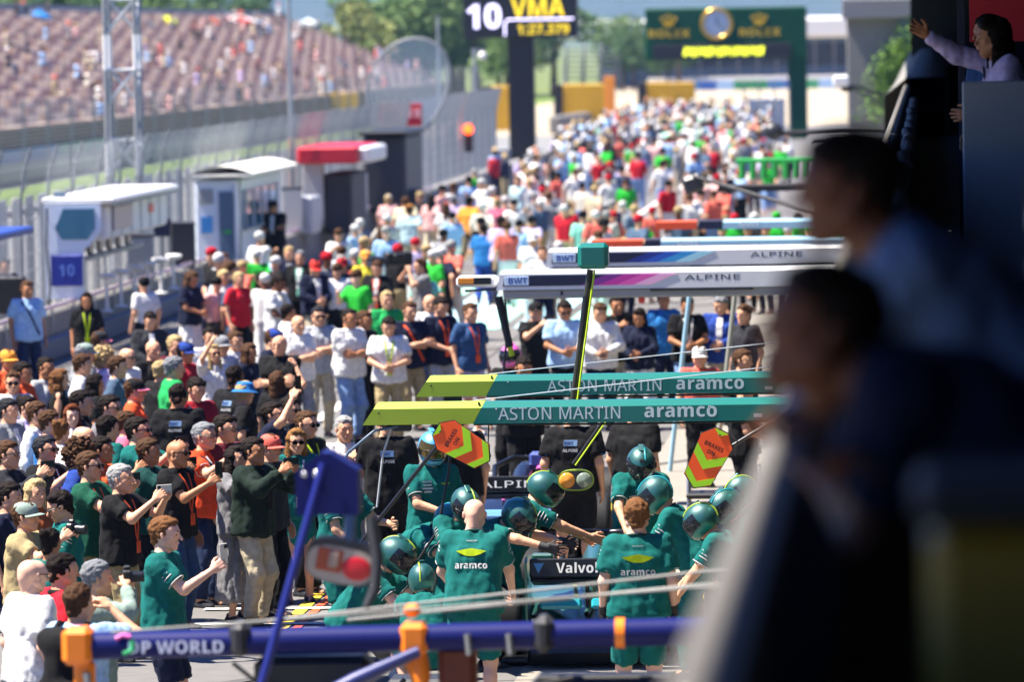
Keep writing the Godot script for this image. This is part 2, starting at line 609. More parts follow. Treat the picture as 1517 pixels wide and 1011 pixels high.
func head_arrays(v := 0) -> Array:
	if not shared.has("head%d" % v):
		var jw: float = [0.036, 0.031, 0.041][v]
		var ns: float = [0.0, 0.0035, 0.002][v]
		var b := [[V(0, 0.032, -0.032), V(0, 0.036, 0.018), 0.081, 0.076, 0.03], [V(0, 0.0, 0.034), V(0, -0.05, 0.042), 0.058, 0.048, 0.03], [V(0, -0.02, -0.06), V(0, -0.10, -0.03), 0.05, 0.05, 0.03]]
		b += both_sides([[V(0.048, -0.045, 0.005), V(0.008, -0.086 - ns * 0.8, 0.062), jw, jw - 0.010, 0.025], [V(0.050, -0.012, 0.058), V(0.042, -0.02, 0.066), 0.018, 0.014, 0.02]])
		b += [[V(0, 0.016, 0.09), V(0, -0.020 - ns * 0.5, 0.113 + ns), 0.0095, 0.013 + ns * 0.3, 0.012], [V(-0.036, 0.032, 0.080), V(0.036, 0.032, 0.080), 0.013, 0.013, 0.014], [V(-0.017, -0.052, 0.089), V(0.017, -0.052, 0.089), 0.0095, 0.0095, 0.01]]
		b += both_sides([[V(0.079, 0.014, -0.012), V(0.084, -0.012, -0.004), 0.016, 0.011, 0.008]])
		b += both_sides([[V(0.032, 0.011, 0.112), V(0.033, 0.011, 0.108), 0.017, 0.017, 0.01, 2]])
		shared["head%d" % v] = Field.new(b, 0.0065).surface()
		var e := MB.new()
		for s in [-1.0, 1.0]:
			e.ball(V(0.032 * s, 0.010, 0.084), V(0.012, 0.007, 0.010), 5, 8)
			e.tube([V(0.014 * s, 0.033, 0.097), V(0.032 * s, 0.040, 0.094), V(0.050 * s, 0.033, 0.080)], [0.003, 0.005, 0.003], 5)
		shared.eyes = e
	return shared["head%d" % v]

func hand_arrays(kind: String) -> Array:  # fingers along +y, palm towards +z, thumb on +x: a right hand
	if not shared.has("hand_" + kind):
		var b := [[V(-0.022, 0.02, 0), V(-0.026, 0.085, 0), 0.016, 0.014, 0.014], [V(0, 0.015, 0), V(0, 0.09, 0), 0.017, 0.014, 0.014], [V(0.022, 0.02, 0), V(0.024, 0.088, 0), 0.017, 0.014, 0.014], [V(0, -0.02, 0), V(0, 0.02, 0), 0.024, 0.022, 0.02]]
		var curl := 0.30 if kind == "relaxed" else 0.95
		for f in 4:
			var p := V(-0.033 + 0.0215 * f, 0.09 - absf(f - 1.6) * 0.004, 0.0)
			var ln: float = [0.058, 0.074, 0.080, 0.072][f]
			var ang := 0.15 + curl * 0.35
			var spread := (f - 1.5) * 0.05
			for k in 3:
				var l: float = ln * [0.45, 0.32, 0.26][k]
				var e := p + V(sin(spread) * l, cos(ang) * l, sin(ang) * l)
				b.append([p, e, 0.0092 - 0.0008 * k, 0.0086 - 0.0008 * k, 0.004])
				p = e
				ang += curl
		var tp := V(0.024, 0.022, 0.006)
		for k in 3:
			var e: Vector3 = tp + [V(0.024, 0.026, 0.012), V(0.012, 0.028, 0.014), V(0.001, 0.024, 0.010)][k]
			b.append([tp, e, 0.0125 - 0.0015 * k, 0.0115 - 0.0015 * k, 0.008])
			tp = e
		shared["hand_" + kind] = Field.new(b, 0.0056).surface()
	return shared["hand_" + kind]

func body_mesh(called: String, v := 0) -> ArrayMesh:
	var key := called + str(v)
	if bodies.has(key):
		return bodies[key]
	var q := pose(called)
	var t: Transform3D = q.torso
	var b := []
	for s in [[V(-0.15, 1.415, -0.01), V(0.15, 1.415, -0.01), 0.055, 0.055], [V(-0.075, 1.30, 0), V(0.075, 1.30, 0), 0.110, 0.110], [V(-0.06, 1.12, 0.005), V(0.06, 1.12, 0.005), 0.106, 0.106], [V(-0.075, 0.95, -0.01), V(0.075, 0.95, -0.01), 0.108, 0.108], [V(0, 1.40, -0.012), V(0, 1.53, 0.0), 0.06, 0.054]]:
		b.append([t * s[0], t * s[1], s[2], s[3], 0.07])
	var hd: Transform3D = q.head
	b.append([t * V(0, 1.50, 0), hd * V(0, -0.06, -0.02), 0.054, 0.052, 0.03])
	for s in ["l", "r"]:
		b.append([q[s + "s"], q[s + "el"], 0.052, 0.042, 0.03])
		b.append([q[s + "el"], q[s + "h"], 0.042, 0.026, 0.02])
		b.append([q[s + "hip"], q[s + "kn"], 0.085, 0.056, 0.05])
		var calf: Vector3 = q[s + "kn"].lerp(q[s + "f"], 0.3)
		b.append([q[s + "kn"], q[s + "f"], 0.054, 0.036, 0.03])
		b.append([calf + V(0, 0, -0.014), q[s + "kn"].lerp(q[s + "f"], 0.45) + V(0, 0, -0.012), 0.050, 0.044, 0.03])
		b.append([q[s + "f"] + V(0, -0.03, -0.02), q[s + "f"] + V(0, -0.05, 0.1), 0.035, 0.03, 0.03])
	var st := MB.new().put(Field.new(b, 0.019).surface())
	st.put(head_arrays(v), hd)
	st.put(hand_arrays(q.rhand), q.rht)
	st.put(hand_arrays(q.lhand), q.lht)
	var m := st.mesh()
	var ey := MB.new()
	ey.put([shared.eyes.v, shared.eyes.n, shared.eyes.idx], hd)
	ey.mesh(m)
	bodies[key] = m
	return m

func torso_field(called: String, kind: String) -> Field:
	var key := called + "/" + kind
	if fields.has(key):
		return fields[key]
	var q := pose(called)
	var t: Transform3D = q.torso
	var b := []
	var big := 0.012 if kind == "jacket" else 0.0
	var hem := 0.86 if kind == "jacket" else 0.88
	b.append([t * V(-0.145, 1.405, -0.008), t * V(0.145, 1.405, -0.008), 0.069 + big, 0.069 + big, 0.07])
	b.append([t * V(-0.078, 1.30, 0.004), t * V(0.078, 1.30, 0.004), 0.127 + big, 0.127 + big, 0.07])
	for x in [-0.078, 0.0, 0.078]:
		b.append([t * V(x, 1.25, 0.006), t * V(x * 1.12, hem, 0.004), 0.122 + big, 0.142 + big, 0.06, 1])
	b.append([t * V(0, 1.44, -0.012), t * V(0, 1.478, -0.010), 0.080, 0.073, 0.04, 1])
	if kind != "tank":
		for s in ["l", "r"]:
			if kind == "tee":
				b.append([q[s + "s"], q[s + "s"].lerp(q[s + "el"], 0.72), 0.070, 0.071, 0.05, 1])
			else:
				b.append([q[s + "s"], q[s + "el"], 0.066 + big, 0.054 + big, 0.05])
				b.append([q[s + "el"], q[s + "el"].lerp(q[s + "h"], 0.94), 0.054 + big, 0.038 + big, 0.03, 1])
	fields[key] = Field.new(b, 0.0175)
	return fields[key]

func top_mesh(called: String, kind: String) -> ArrayMesh:
	var key := called + "/" + kind
	if not tops.has(key):
		tops[key] = MB.new().put(torso_field(called, kind).surface(folds, 0.022)).mesh()
	return tops[key]

func bottom_mesh(called: String, kind: String) -> ArrayMesh:
	var key := called + "/" + kind
	if bottoms.has(key):
		return bottoms[key]
	var q := pose(called)
	var t: Transform3D = q.torso
	var b := []
	b.append([q.pel + V(-0.078, 0.0, -0.01), q.pel + V(0.078, 0.0, -0.01), 0.114, 0.114, 0.06])
	b.append([q.pel + V(0, 0.02, 0), q.pel.lerp(t * V(0, 1.08, 0.0), 0.5), 0.114, 0.104, 0.05, 1])
	if kind in ["skirt", "midi"]:
		var low := 0.60 if kind == "skirt" else 0.24
		var wide := 0.17 if kind == "skirt" else 0.235
		b.append([q.pel + V(-0.05, 0.0, 0), V(-0.07, low, 0.01), 0.12, wide - 0.05, 0.05, 1])
		b.append([q.pel + V(0.05, 0.0, 0), V(0.07, low, 0.01), 0.12, wide - 0.05, 0.05, 1])
	else:
		for s in ["l", "r"]:
			if kind == "shorts":
				b.append([q[s + "hip"], q[s + "hip"].lerp(q[s + "kn"], 0.93), 0.103, 0.088, 0.05, 1])
			else:
				b.append([q[s + "hip"], q[s + "kn"], 0.099, 0.072, 0.05])
				b.append([q[s + "kn"], q[s + "kn"].lerp(q[s + "f"], 0.97), 0.071, 0.058, 0.04, 1])
	bottoms[key] = MB.new().put(Field.new(b, 0.019).surface(folds, 0.02 if kind != "midi" else 0.034, Vector3(2.0, 0.5, 2.0) if kind != "midi" else Vector3(3.0, 0.22, 3.0))).mesh()
	return bottoms[key]

func hair_mesh(kind: String) -> ArrayMesh:
	if shared.has("hair_" + kind):
		return shared["hair_" + kind]
	var g := 0.006 if kind != "crop" else 0.001
	var b := [[V(0, 0.050, -0.044), V(0.004, 0.066, 0.000), 0.077 + g, 0.069 + g, 0.02], [V(0, -0.048, -0.060), V(0, 0.03, -0.05), 0.044 + g, 0.068 + g, 0.03], [V(-0.03, 0.092, 0.045), V(0.035, 0.096, 0.040), 0.020 + g, 0.022 + g, 0.02]]
	b += both_sides([[V(0.056, 0.045, -0.028), V(0.064, 0.000, -0.034), 0.027 + g, 0.019 + g * 0.5, 0.02], [V(0.062, 0.03, 0.0), V(0.069, 0.004, 0.008), 0.016 + g, 0.010, 0.01]])
	var amount := 0.011
	match kind:
		"long":
			b += [[V(0, 0.02, -0.05), V(0, -0.27, -0.085), 0.085, 0.06, 0.03]]
			b += both_sides([[V(0.062, 0.04, -0.02), V(0.085, -0.20, 0.01), 0.034, 0.034, 0.03], [V(0.06, -0.1, -0.04), V(0.06, -0.27, -0.05), 0.05, 0.035, 0.03]])
			amount = 0.016
		"bun":
			b += [[V(0, 0.07, -0.11), V(0, 0.09, -0.13), 0.045, 0.04, 0.015]]
		"curly":
			b += [[V(0, 0.06, -0.03), V(0, 0.075, 0.01), 0.105, 0.09, 0.02]]
			b += both_sides([[V(0.075, 0.05, -0.02), V(0.08, -0.05, -0.03), 0.045, 0.045, 0.03]])
			b += [[V(0, 0.0, -0.09), V(0, -0.06, -0.07), 0.07, 0.06, 0.03]]
			amount = 0.04
		"fringe":
			b = [[V(0, -0.02, -0.085), V(0, 0.01, -0.098), 0.036, 0.03, 0.02]]
			b += both_sides([[V(0.07, 0.015, -0.03), V(0.05, -0.005, -0.085), 0.022, 0.032, 0.02]])
	var n := FastNoiseLite.new()
	n.seed = 11
	n.frequency = 17.0 if kind != "long" else 10.0
	n.fractal_octaves = 3
	var a: Array = Field.new(b, 0.008).surface(n, amount, Vector3(1, 1.5, 1))
	shared["hair_" + kind] = MB.new().put(a).mesh()
	return shared["hair_" + kind]

func gear(kind: String) -> Variant:  # worn things in head axes, shared
	if shared.has(kind):
		return shared[kind]
	var m := MB.new()
	match kind:
		"cap":
			var rows := []
			for q in [[0.101, 0.035], [0.102, 0.06], [0.096, 0.09], [0.078, 0.118], [0.045, 0.135], [0.012, 0.14], [0.0, 0.14]]:
				var row := []
				for k in 20:
					var a := -TAU * k / 20
					row.append(V(q[0] * 0.93 * cos(a), q[1], q[0] * 1.12 * sin(a) - 0.014))
				rows.append(row)
			m.sheet(rows, true)
			m.ball(V(0, 0.141, -0.014), V(0.008, 0.005, 0.008), 4, 8)
		"brim":
			var up := []
			var dn := []
			for r in 4:
				var ru := []
				var rd := []
				for k in 13:
					var a := PI * (0.1 + 0.8 * k / 12.0)
					var e := 1.0 + 0.62 * r / 3.0 * sin(a) ** 0.7
					var p := V(-cos(a) * 0.094 * (1.0 + 0.04 * r), 0.042 - 0.012 * r / 3.0 - 0.022 * cos(a) ** 2, 0.108 * sin(a) * e - 0.012)
					ru.append(p + V(0, 0.003, 0))
					rd.append(p - V(0, 0.003, 0))
				ru.reverse()
				up.append(ru)
				dn.append(rd)
			m.sheet(up)
			m.sheet(dn)
			var rim := []
			for p in up[3]:
				rim.append(p - V(0, 0.003, 0))
			m.tube(rim, 0.0034, 5)
		"bucket":
			var rows := []
			for q in [[0.15, 0.012], [0.152, 0.016], [0.105, 0.05], [0.098, 0.10], [0.085, 0.125], [0.04, 0.135], [0.0, 0.136]]:
				var row := []
				for k in 22:
					var a := -TAU * k / 22
					row.append(V(q[0] * 0.95 * cos(a), q[1], q[0] * 1.08 * sin(a) - 0.014))
				rows.append(row)
			m.sheet(rows, true)
		"shades", "specs":
			for s in [-1.0, 1.0]:
				var lens := PackedVector2Array()
				for k in 12:
					lens.append(Vector2(0.034 * s + 0.028 * cos(TAU * k / 12), 0.010 + 0.020 * sin(TAU * k / 12)))
				if kind == "shades":
					m.prism(lens, 0.006, at(V(0, 0, 0.101), Basis()))
				else:
					var ring := []
					for k in 13:
						ring.append(V(0.034 * s + 0.025 * cos(TAU * k / 12), 0.008 + 0.018 * sin(TAU * k / 12), 0.104))
					m.tube(ring, 0.0032, 5, false)
				m.rod(V(0.06 * s, 0.018, 0.10), V(0.087 * s, 0.018, 0.0), 0.0035, 5)
			m.rod(V(-0.012, 0.018, 0.106), V(0.012, 0.018, 0.106), 0.0035, 5)
		"shell", "visor":
			var rows := []
			var face := []
			for i in 17:
				var th := PI * (0.03 + 0.74 * i / 16.0)
				var row := []
				for k in 33:
					var ph := -TAU * k / 32.0
					var dir := V(sin(th) * sin(ph), cos(th), sin(th) * cos(ph))
					var r := V(0.125, 0.142, 0.158)
					var chin := smoothstep(-0.15, -0.6, dir.y) * maxf(dir.z, 0.0)
					row.append(dir * r * (1.0 + 0.16 * chin) + V(0, 0.022, -0.005))
				rows.append(row)
			if kind == "shell":
				m.sheet(rows)
				m.box(V(0, 0.163, -0.05), V(0.05, 0.014, 0.09), 0.006)
			else:
				for i in range(6, 13):
					var row := []
					for k in range(-8, 9):
						var p: Vector3 = rows[i][(k + 32) % 32]
						row.append(p + (p - V(0, 0.02, 0)).normalized() * 0.004)
					face.append(row)
				m.sheet(face)
		"vent":
			m.box(V(0, 0.138, 0.085), V(0.05, 0.014, 0.03), 0.004, Basis(Vector3.RIGHT, 0.6))
		"trim", "stripe":
			var dirs := []
			if kind == "trim":
				for k in 25:
					var a := TAU * k / 24.0
					dirs.append(V(sin(1.35 * cos(a)), 0.30 * sin(a) - 0.08, cos(1.35 * cos(a))))
			else:
				for k in 13:
					var a := -2.0 + 2.6 * k / 12.0
					dirs.append(V(0.22, cos(a), sin(a)))
			var loop := []
			for d in dirs:
				var dir: Vector3 = d.normalized()
				var chin := smoothstep(-0.15, -0.6, dir.y) * maxf(dir.z, 0.0)
				loop.append(dir * V(0.125, 0.142, 0.158) * (1.0 + 0.16 * chin) * 1.012 + V(0, 0.022, -0.005))
			m.tube(loop, 0.0055 if kind == "trim" else 0.008, 6, kind == "stripe")
			if kind == "trim":
				for s in [-1.0, 1.0]:
					m.tube([V(0.120 * s, 0.02, 0.02), V(0.134 * s, 0.02, 0.02)], 0.022, 12)
		"shoe":
			var f := [[V(0, 0.035, -0.055), V(0, 0.04, 0.03), 0.040, 0.042, 0.03], [V(0, 0.035, 0.03), V(0.0, 0.026, 0.14), 0.043, 0.034, 0.03], [V(0, 0.04, -0.04), V(0, 0.1, -0.02), 0.042, 0.04, 0.02, 1], [V(-0.2, -0.1, 0), V(0.2, -0.1, 0), 0.102, 0.102, 0.01, 2]]
			shared[kind] = MB.new().put(Field.new(f, 0.011).surface()).mesh()
			return shared[kind]
		"phone":
			m.box(V(0, 0, 0), V(0.076, 0.155, 0.009), 0.003)
		"lens":
			m.box(V(0.018, 0.055, 0.0062), V(0.03, 0.034, 0.004), 0.0015)
			for p in [V(0.010, 0.064, 0.008), V(0.026, 0.056, 0.008), V(0.010, 0.046, 0.008)]:
				m.tube([p, p + V(0, 0, 0.003)], 0.0062, 10)
		"badge":
			m.box(V(0, 0, 0), V(0.075, 0.105, 0.005), 0.002)
	shared[kind] = m.mesh()
	return shared[kind]

func on_cloth(f: Field, from: Vector3, dir: Vector3) -> Vector3:  # a spot on the folded surface of a shirt
	var w := f.hit(from, dir)
	return w - dir * (folds.get_noise_3dv(w * V(1.5, 0.6, 1.5)) + 0.3 * folds.get_noise_3dv(w * V(1.2, 2.4, 1.2) + V(7, 1, 3)) + 0.32) * 0.022

func drape(f: Field, t: Transform3D, arr: Array, spot: Vector2, back: bool, lift := 0.004) -> MB:
	# lay flat lettering or a patch on the surface of a shirt: t is the torso, spot the place on it
	var m := MB.new()
	var s := -1.0 if back else 1.0
	var from := 0.45 * s
	var pts := PackedVector3Array()
	var vs: PackedVector3Array = arr[0]
	var ns := PackedVector3Array()
	var dir: Vector3 = t.basis * V(0, 0, -s)
	for p in vs:
		var w := on_cloth(f, t * V(spot.x + p.x * s, spot.y + p.y, from), dir)
		pts.append(w - dir * (lift + (0.001 if p.z > 0.0003 else 0.0)))
		ns.append(-dir)
	var ii: PackedInt32Array = arr[2]
	m.put([pts, ns, ii])
	return m

func patch(w: float, h: float, wave := 0) -> Array:  # a fine grid that can follow a shirt
	var m := MB.new()
	var rows := []
	for i in 5:
		var row := []
		for k in 13:
			var u := k / 12.0 * 2.0 - 1.0
			var v := i / 4.0 * 2.0 - 1.0
			var y := v * h * 0.5
			if wave == 1:
				y = v * h * 0.5 * (1.0 - absf(u) ** 1.6) - h * 0.2 * absf(u) + h * 0.35 * u * u
			row.append(V(u * w * 0.5, y, 0))
		rows.append(row)
	m.sheet(rows)
	return [m.v, m.n, m.idx]

func ribbon(points: Array, wide: float, thick: float) -> MB:
	var m := MB.new()
	for k in points.size() - 1:
		var a: Vector3 = points[k]
		var b: Vector3 = points[k + 1]
		var d := (b - a)
		var side := d.cross(Vector3.BACK).normalized()
		if side.length() < 0.5:
			side = Vector3.RIGHT
		var up := side.cross(d.normalized())
		m.box((a + b) * 0.5, V(wide, d.length() + wide * 0.3, thick), 0.0, Basis(side, d.normalized(), up))
	return m

# One person: clothes, hair, hats, glasses and passes are children; whatever the hands hold is a thing of its own.
func person(row: Dictionary) -> Node3D:
	var o := thing("person", row.label, "person", Vector3(row.x, row.get("y", 0.0), row.z), row.yaw, row.get("group", ""))
	var s: float = row.h / 1.75
	var wide: float = s * (0.93 + 0.14 * float(hash(row.label + "w") % 100) / 100.0) * (0.93 if row.hair in ["long", "bun"] else 1.0)
	o.scale = Vector3(wide, s, wide)
	var q := pose(row.pose)
	var t: Transform3D = q.torso
	var b := part("body", body_mesh(row.pose, hash(row.label) % 3), null, o)
	b.set_surface_override_material(0, skin(row.skin))
	b.set_surface_override_material(1, mat("eye", Color("2a1a14"), 0.3))
	var kind: String = row.top
	var shape := kind
	if kind in ["polo", "alpine", "dress"]:
		shape = "tee" if kind != "dress" else "tee"
	var col: String = row.topcol
	part({"jacket": "jacket", "polo": "polo_shirt", "alpine": "polo_shirt", "dress": "dress_top", "tank": "vest_top", "long": "long_shirt"}.get(kind, "t_shirt"), top_mesh(row.pose, shape), cloth(col), o)
	part({"skirt": "skirt", "midi": "long_skirt", "shorts": "shorts"}.get(row.bot, "trousers"), bottom_mesh(row.pose, row.bot), cloth(row.botcol), o)
	var f := torso_field(row.pose, shape)
	var acc: Dictionary = row.acc
	for side in ["l", "r"]:
		var foot: Vector3 = q[side + "f"]
		var turn := 0.12 if side == "l" else -0.12
		part("shoe", gear("shoe"), cloth(acc.get("shoes", "charcoal" if row.bot != "shorts" else "white")), o, at(foot - V(0, 0.09, 0), Basis(Vector3.UP, turn) * (Basis(Vector3.RIGHT, 0.9) if foot.z < -0.4 else Basis())))
	var hd: Transform3D = q.head
	if acc.has("helmet"):
		var pm: Material = mats.helmet_teal if acc.helmet == "teal" else mats.helmet_blue if acc.helmet == "blue" else mats.helmet_pink
		var hh := hd
		hh.basis = hd.basis * Basis.from_scale(V(1.02, 1.02, 1.02))
		var he := part("helmet", gear("shell"), pm, o, hh)
		part("visor", gear("visor"), mats.visor if acc.helmet != "blue" else mats.visor_gold, he)
		part("vent", gear("vent"), paint("black", 0.5), he)
		part("visor_trim", gear("trim"), paint("black", 0.4), he)
		if acc.helmet == "teal":
			part("stripe", gear("stripe"), mats.team_lime if hash(row.label) % 2 == 0 else mats.beam_teal, he)
	else:
		if row.hair != "bald":
			part("hair", hair_mesh(row.hair), hair_mat(row.haircol if row.haircol != "black" else "221a16"), o, hd)
		for hat in ["cap", "bucket"]:
			if acc.has(hat):
				var h := part(hat if hat == "cap" else "bucket_hat", gear(hat), cloth(acc[hat]), o, hd)
				if hat == "cap":
					part("brim", gear("brim"), cloth(acc.get("brim", acc[hat])), h)
		if acc.has("shades"):
			part("sunglasses", gear("shades"), mats.lens, o, hd)
		if acc.has("specs"):
			part("glasses", gear("specs"), paint("black", 0.3), o, hd)
	if kind in ["polo", "alpine"] or acc.has("trim"):
		var tc := cloth("white" if kind == "polo" else "skyblue" if kind == "alpine" else acc.get("trim", "white"))
		for side in ["l", "r"]:
			var e: Vector3 = q[side + "s"].lerp(q[side + "el"], 0.715)
			var ax: Vector3 = (q[side + "el"] - q[side + "s"]).normalized()
			var u := ax.cross(V(0.3, 0.2, 1)).normalized()
			var w := ax.cross(u)
			var loop := []
			for k in 17:
				loop.append(e + (u * cos(TAU * k / 16.0) + w * sin(TAU * k / 16.0)) * 0.0705)
			if kind == "polo":
				var out: Vector3 = t.basis * V(1.0 if side == "l" else -1.0, 0, 0)
				out = (out - ax * out.dot(ax)).normalized()
				var wid := ax.cross(out)
				for k in 4:
					var c: Vector3 = q[side + "s"].lerp(q[side + "el"], 0.22 + 0.1 * k)
					var line := []
					for i in 5:
						var an: float = (i - 2) * [0.24, 0.3, 0.2, 0.28][k]
						line.append(c + (out * cos(an) + wid * sin(an)) * 0.0735)
					part("sleeve_line", MB.new().tube(line, 0.004, 4, false), tc, o)
			part("sleeve_trim", MB.new().tube(loop, 0.0042, 5, false), tc, o)
		var neck := []
		for k in 17:
			neck.append(t * V(0.071 * cos(TAU * k / 16.0), 1.476 + 0.012 * -sin(TAU * k / 16.0), -0.010 + 0.071 * sin(TAU * k / 16.0)))
		part("collar", MB.new().tube(neck, 0.011, 6, false), cloth("bottle" if col == "teal" else "black" if col == "black" else col), o)
	if acc.has("collar"):
		var neck := []
		for k in 17:
			neck.append(t * V(0.07 * cos(TAU * k / 16.0), 1.47, -0.008 + 0.07 * sin(TAU * k / 16.0)))
		part("collar", MB.new().tube(neck, 0.022, 6, false), cloth(acc.collar), o)
	match acc.get("print", ""):
		"alpine":
			part("lettering", drape(f, t, text_mesh("ALPINE", 0.028, bold), Vector2(0, 1.27), true), cloth("white"), o)
			part("badge_print", drape(f, t, patch(0.12, 0.055), Vector2(0, 1.34), true), cloth("ltblue"), o)
			part("lettering", drape(f, t, text_mesh("BWT", 0.03, bold), Vector2(0.015, 1.34), true, 0.008), cloth("royal"), o)
		"team":
			part("lettering", drape(f, t, text_mesh("aramco", 0.050, bold), Vector2(0, 1.215), true), cloth("white"), o)
			part("wing_print", drape(f, t, patch(0.23, 0.062, 1), Vector2(0, 1.315), true), cloth("lime"), o)
			part("lettering", drape(f, t, text_mesh("VALVOLINE", 0.011, bold), Vector2(0, 1.405), true), cloth("white"), o)
		"chest":
			part("wing_print", drape(f, t, patch(0.09, 0.02, 1), Vector2(0.09, 1.34), false), cloth("lime"), o)
			for k in 4:
				part("chest_print", drape(f, t, patch([0.09, 0.08, 0.10, 0.07][k], 0.014), Vector2(-0.08, 1.36 - 0.028 * k), false), cloth("white"), o)
	if row.bot == "long" and shape != "jacket" and row.pose in ["front", "fold", "stand", "phones", "watch"]:
		var loop := []
		for k in 21:
			var a := TAU * k / 20.0
			loop.append(q.pel + V(0.198 * cos(a), -0.075, 0.122 * sin(a) - 0.004))
		part("belt", MB.new().tube(loop, 0.012, 5, false), paint("black", 0.5), o)
	if kind in ["polo", "long", "alpine"]:
		var pl := []
		for k in (4 if kind != "long" else 9):
			pl.append(on_cloth(f, t * V(0.0, 1.43 - 0.05 * k, 0.4), t.basis * V(0, 0, -1)) + t.basis * V(0, 0, 0.002))
		part("placket", ribbon(pl, 0.026, 0.006), cloth(col), o)
	if kind == "jacket":
		var op := []
		for k in 7:
			op.append(on_cloth(f, t * V(0.0, 1.44 - 0.055 * k, 0.4), t.basis * V(0, 0, -1)) + t.basis * V(0, 0, 0.003))
		part("shirt_front", ribbon(op, 0.075, 0.008), cloth("white" if col != "forest" else "black"), o)
	if acc.has("lanyard"):
		var l := []
		for k in 7:
			var a := k / 6.0
			l.append(on_cloth(f, t * V(-0.06 * (1.0 - a), 1.44 - 0.36 * a, 0.4), t.basis * V(0, 0, -1)) + t.basis * V(0, 0, 0.006))
		var r := []
		for k in 7:
			var a := k / 6.0
			r.append(on_cloth(f, t * V(0.06 * (1.0 - a), 1.44 - 0.36 * a, 0.4), t.basis * V(0, 0, -1)) + t.basis * V(0, 0, 0.008))
		var la := part("lanyard", ribbon(l, 0.020, 0.003), cloth(acc.lanyard), o)
		part("lanyard", ribbon(r, 0.020, 0.003), cloth(acc.lanyard), o)
		part("pass", gear("badge"), cloth(acc.lanyard if acc.lanyard in ["orange", "mint", "lime"] else "ltgrey"), o, at(l[6] - V(0, 0.05, -0.006)))
	if acc.has("strap"):
		var l := []
		for k in 9:
			var a := k / 8.0
			l.append(on_cloth(f, t * V(-0.11 + 0.24 * a, 1.44 - 0.48 * a, 0.4), t.basis * V(0, 0, -1)) + t.basis * V(0, 0, 0.006))
		part("bag_strap", ribbon(l, 0.03, 0.004), cloth(acc.strap), o)
	if acc.has("watch") or acc.has("glove"):
		for side in (["r"] if acc.has("watch") else ["l", "r"]):
			var h: Vector3 = q[side + "h"]
			var dr: Vector3 = (h - q[side + "el"]).normalized()
			if acc.has("watch"):
				part("watch", MB.new().tube([h - dr * 0.045, h - dr * 0.015], 0.034, 10), paint("black", 0.4), o)
			else:
				if side == "r" and acc.has("phone"):
					continue
				var gm := MB.new()
				gm.put(hand_arrays(q[side + "hand"]), (q[side + "ht"] as Transform3D) * Transform3D(Basis.from_scale(V(1.14, 1.04, 1.2)), V(0, -0.004, 0)))
				gm.tube([h - dr * 0.06, h + dr * 0.02], [0.036, 0.034], 10)
				part("glove", gm, paint("black", 0.7), o)
	if acc.has("phone"):
		var pt: Transform3D = o.transform * q.held
		var flat: bool = row.pose == "phones"
		var roll := Basis(Vector3.BACK, PI / 2 if flat else 0.05)
		if row.pose == "front":
			roll = Basis(Vector3.RIGHT, -1.0)
		var ph := thing("phone", "%s phone of the %s" % [acc.phone, brief(row.label)], "phone")
		ph.transform = Transform3D(Basis(Vector3.UP, row.yaw - (0.55 if row.yaw > 0.7 else 0.0)) * roll, pt.origin + V(0, 0.045 if row.pose != "front" else 0.01, 0))
		part("casing", gear("phone"), paint(acc.phone if acc.phone != "white" else "offwhite", 0.35), ph)
		part("camera_bump", gear("lens"), paint("charcoal", 0.2), ph)
	if acc.has("photocam"):
		var cm := thing("camera", "black camera of the %s" % brief(row.label), "camera")
		cm.transform = Transform3D(Basis(Vector3.UP, row.yaw), (o.transform * q.held).origin + Vector3(0, 0.03, 0))
		part("camera_body", MB.new().box(V(0, 0, 0), V(0.14, 0.095, 0.06), 0.012).box(V(0, 0.06, 0), V(0.05, 0.035, 0.05), 0.01), paint("black", 0.5), cm)
		part("camera_lens", MB.new().lathe([[0.038, 0.03], [0.04, 0.06], [0.036, 0.09], [0.042, 0.12], [0.034, 0.122], [0.0, 0.112]], 18, at(V(0, -0.005, 0), Basis(Vector3.RIGHT, PI / 2))), paint("black", 0.35), cm)
	if acc.has("pack"):
		var bp := thing("backpack", "%s backpack of the %s" % [acc.pack, brief(row.label)], "backpack")
		bp.transform = o.transform * t
		part("bag", MB.new().put(Field.new([[V(-0.08, 1.38, -0.21), V(0.08, 1.38, -0.21), 0.08, 0.08, 0.06], [V(-0.09, 1.02, -0.22), V(0.09, 1.02, -0.22), 0.10, 0.10, 0.06], [V(0, 1.36, -0.21), V(0, 1.02, -0.22), 0.09, 0.10, 0.06]], 0.02).surface(folds, 0.012)), cloth(acc.pack), bp)
		for sx in [-1.0, 1.0]:
			part("strap", MB.new().tube([V(0.11 * sx, 1.40, -0.16), V(0.11 * sx, 1.49, -0.06), V(0.115 * sx, 1.46, 0.06), V(0.12 * sx, 1.30, 0.13), V(0.15 * sx, 1.08, 0.08), V(0.13 * sx, 1.0, -0.14)], 0.018, 6), cloth(acc.pack), bp)
	return o

func brief(label: String) -> String:
	return " ".join(label.replace(",", "").split(" ").slice(0, 12))

func crowd_row(line: String) -> Dictionary:
	# "x z|height|yaw|pose|skin|hair colour|top colour|bottom colour|extras|label"
	var f := line.split("|")
	var r := {"x": float(f[0].get_slice(" ", 0)), "z": float(f[0].get_slice(" ", 1)), "h": float(f[1]), "yaw": deg_to_rad(float(f[2])), "pose": f[3], "skin": int(f[4]), "hair": f[5].get_slice(" ", 0), "haircol": f[5].get_slice(" ", 1),
		"top": f[6].get_slice(" ", 0), "topcol": f[6].get_slice(" ", 1), "bot": f[7].get_slice(" ", 0), "botcol": f[7].get_slice(" ", 1), "label": f[9], "acc": {}}
	for a in f[8].split(",", false):
		r.acc[a.get_slice(":", 0)] = a.get_slice(":", 1) if ":" in a else "yes"
	return r

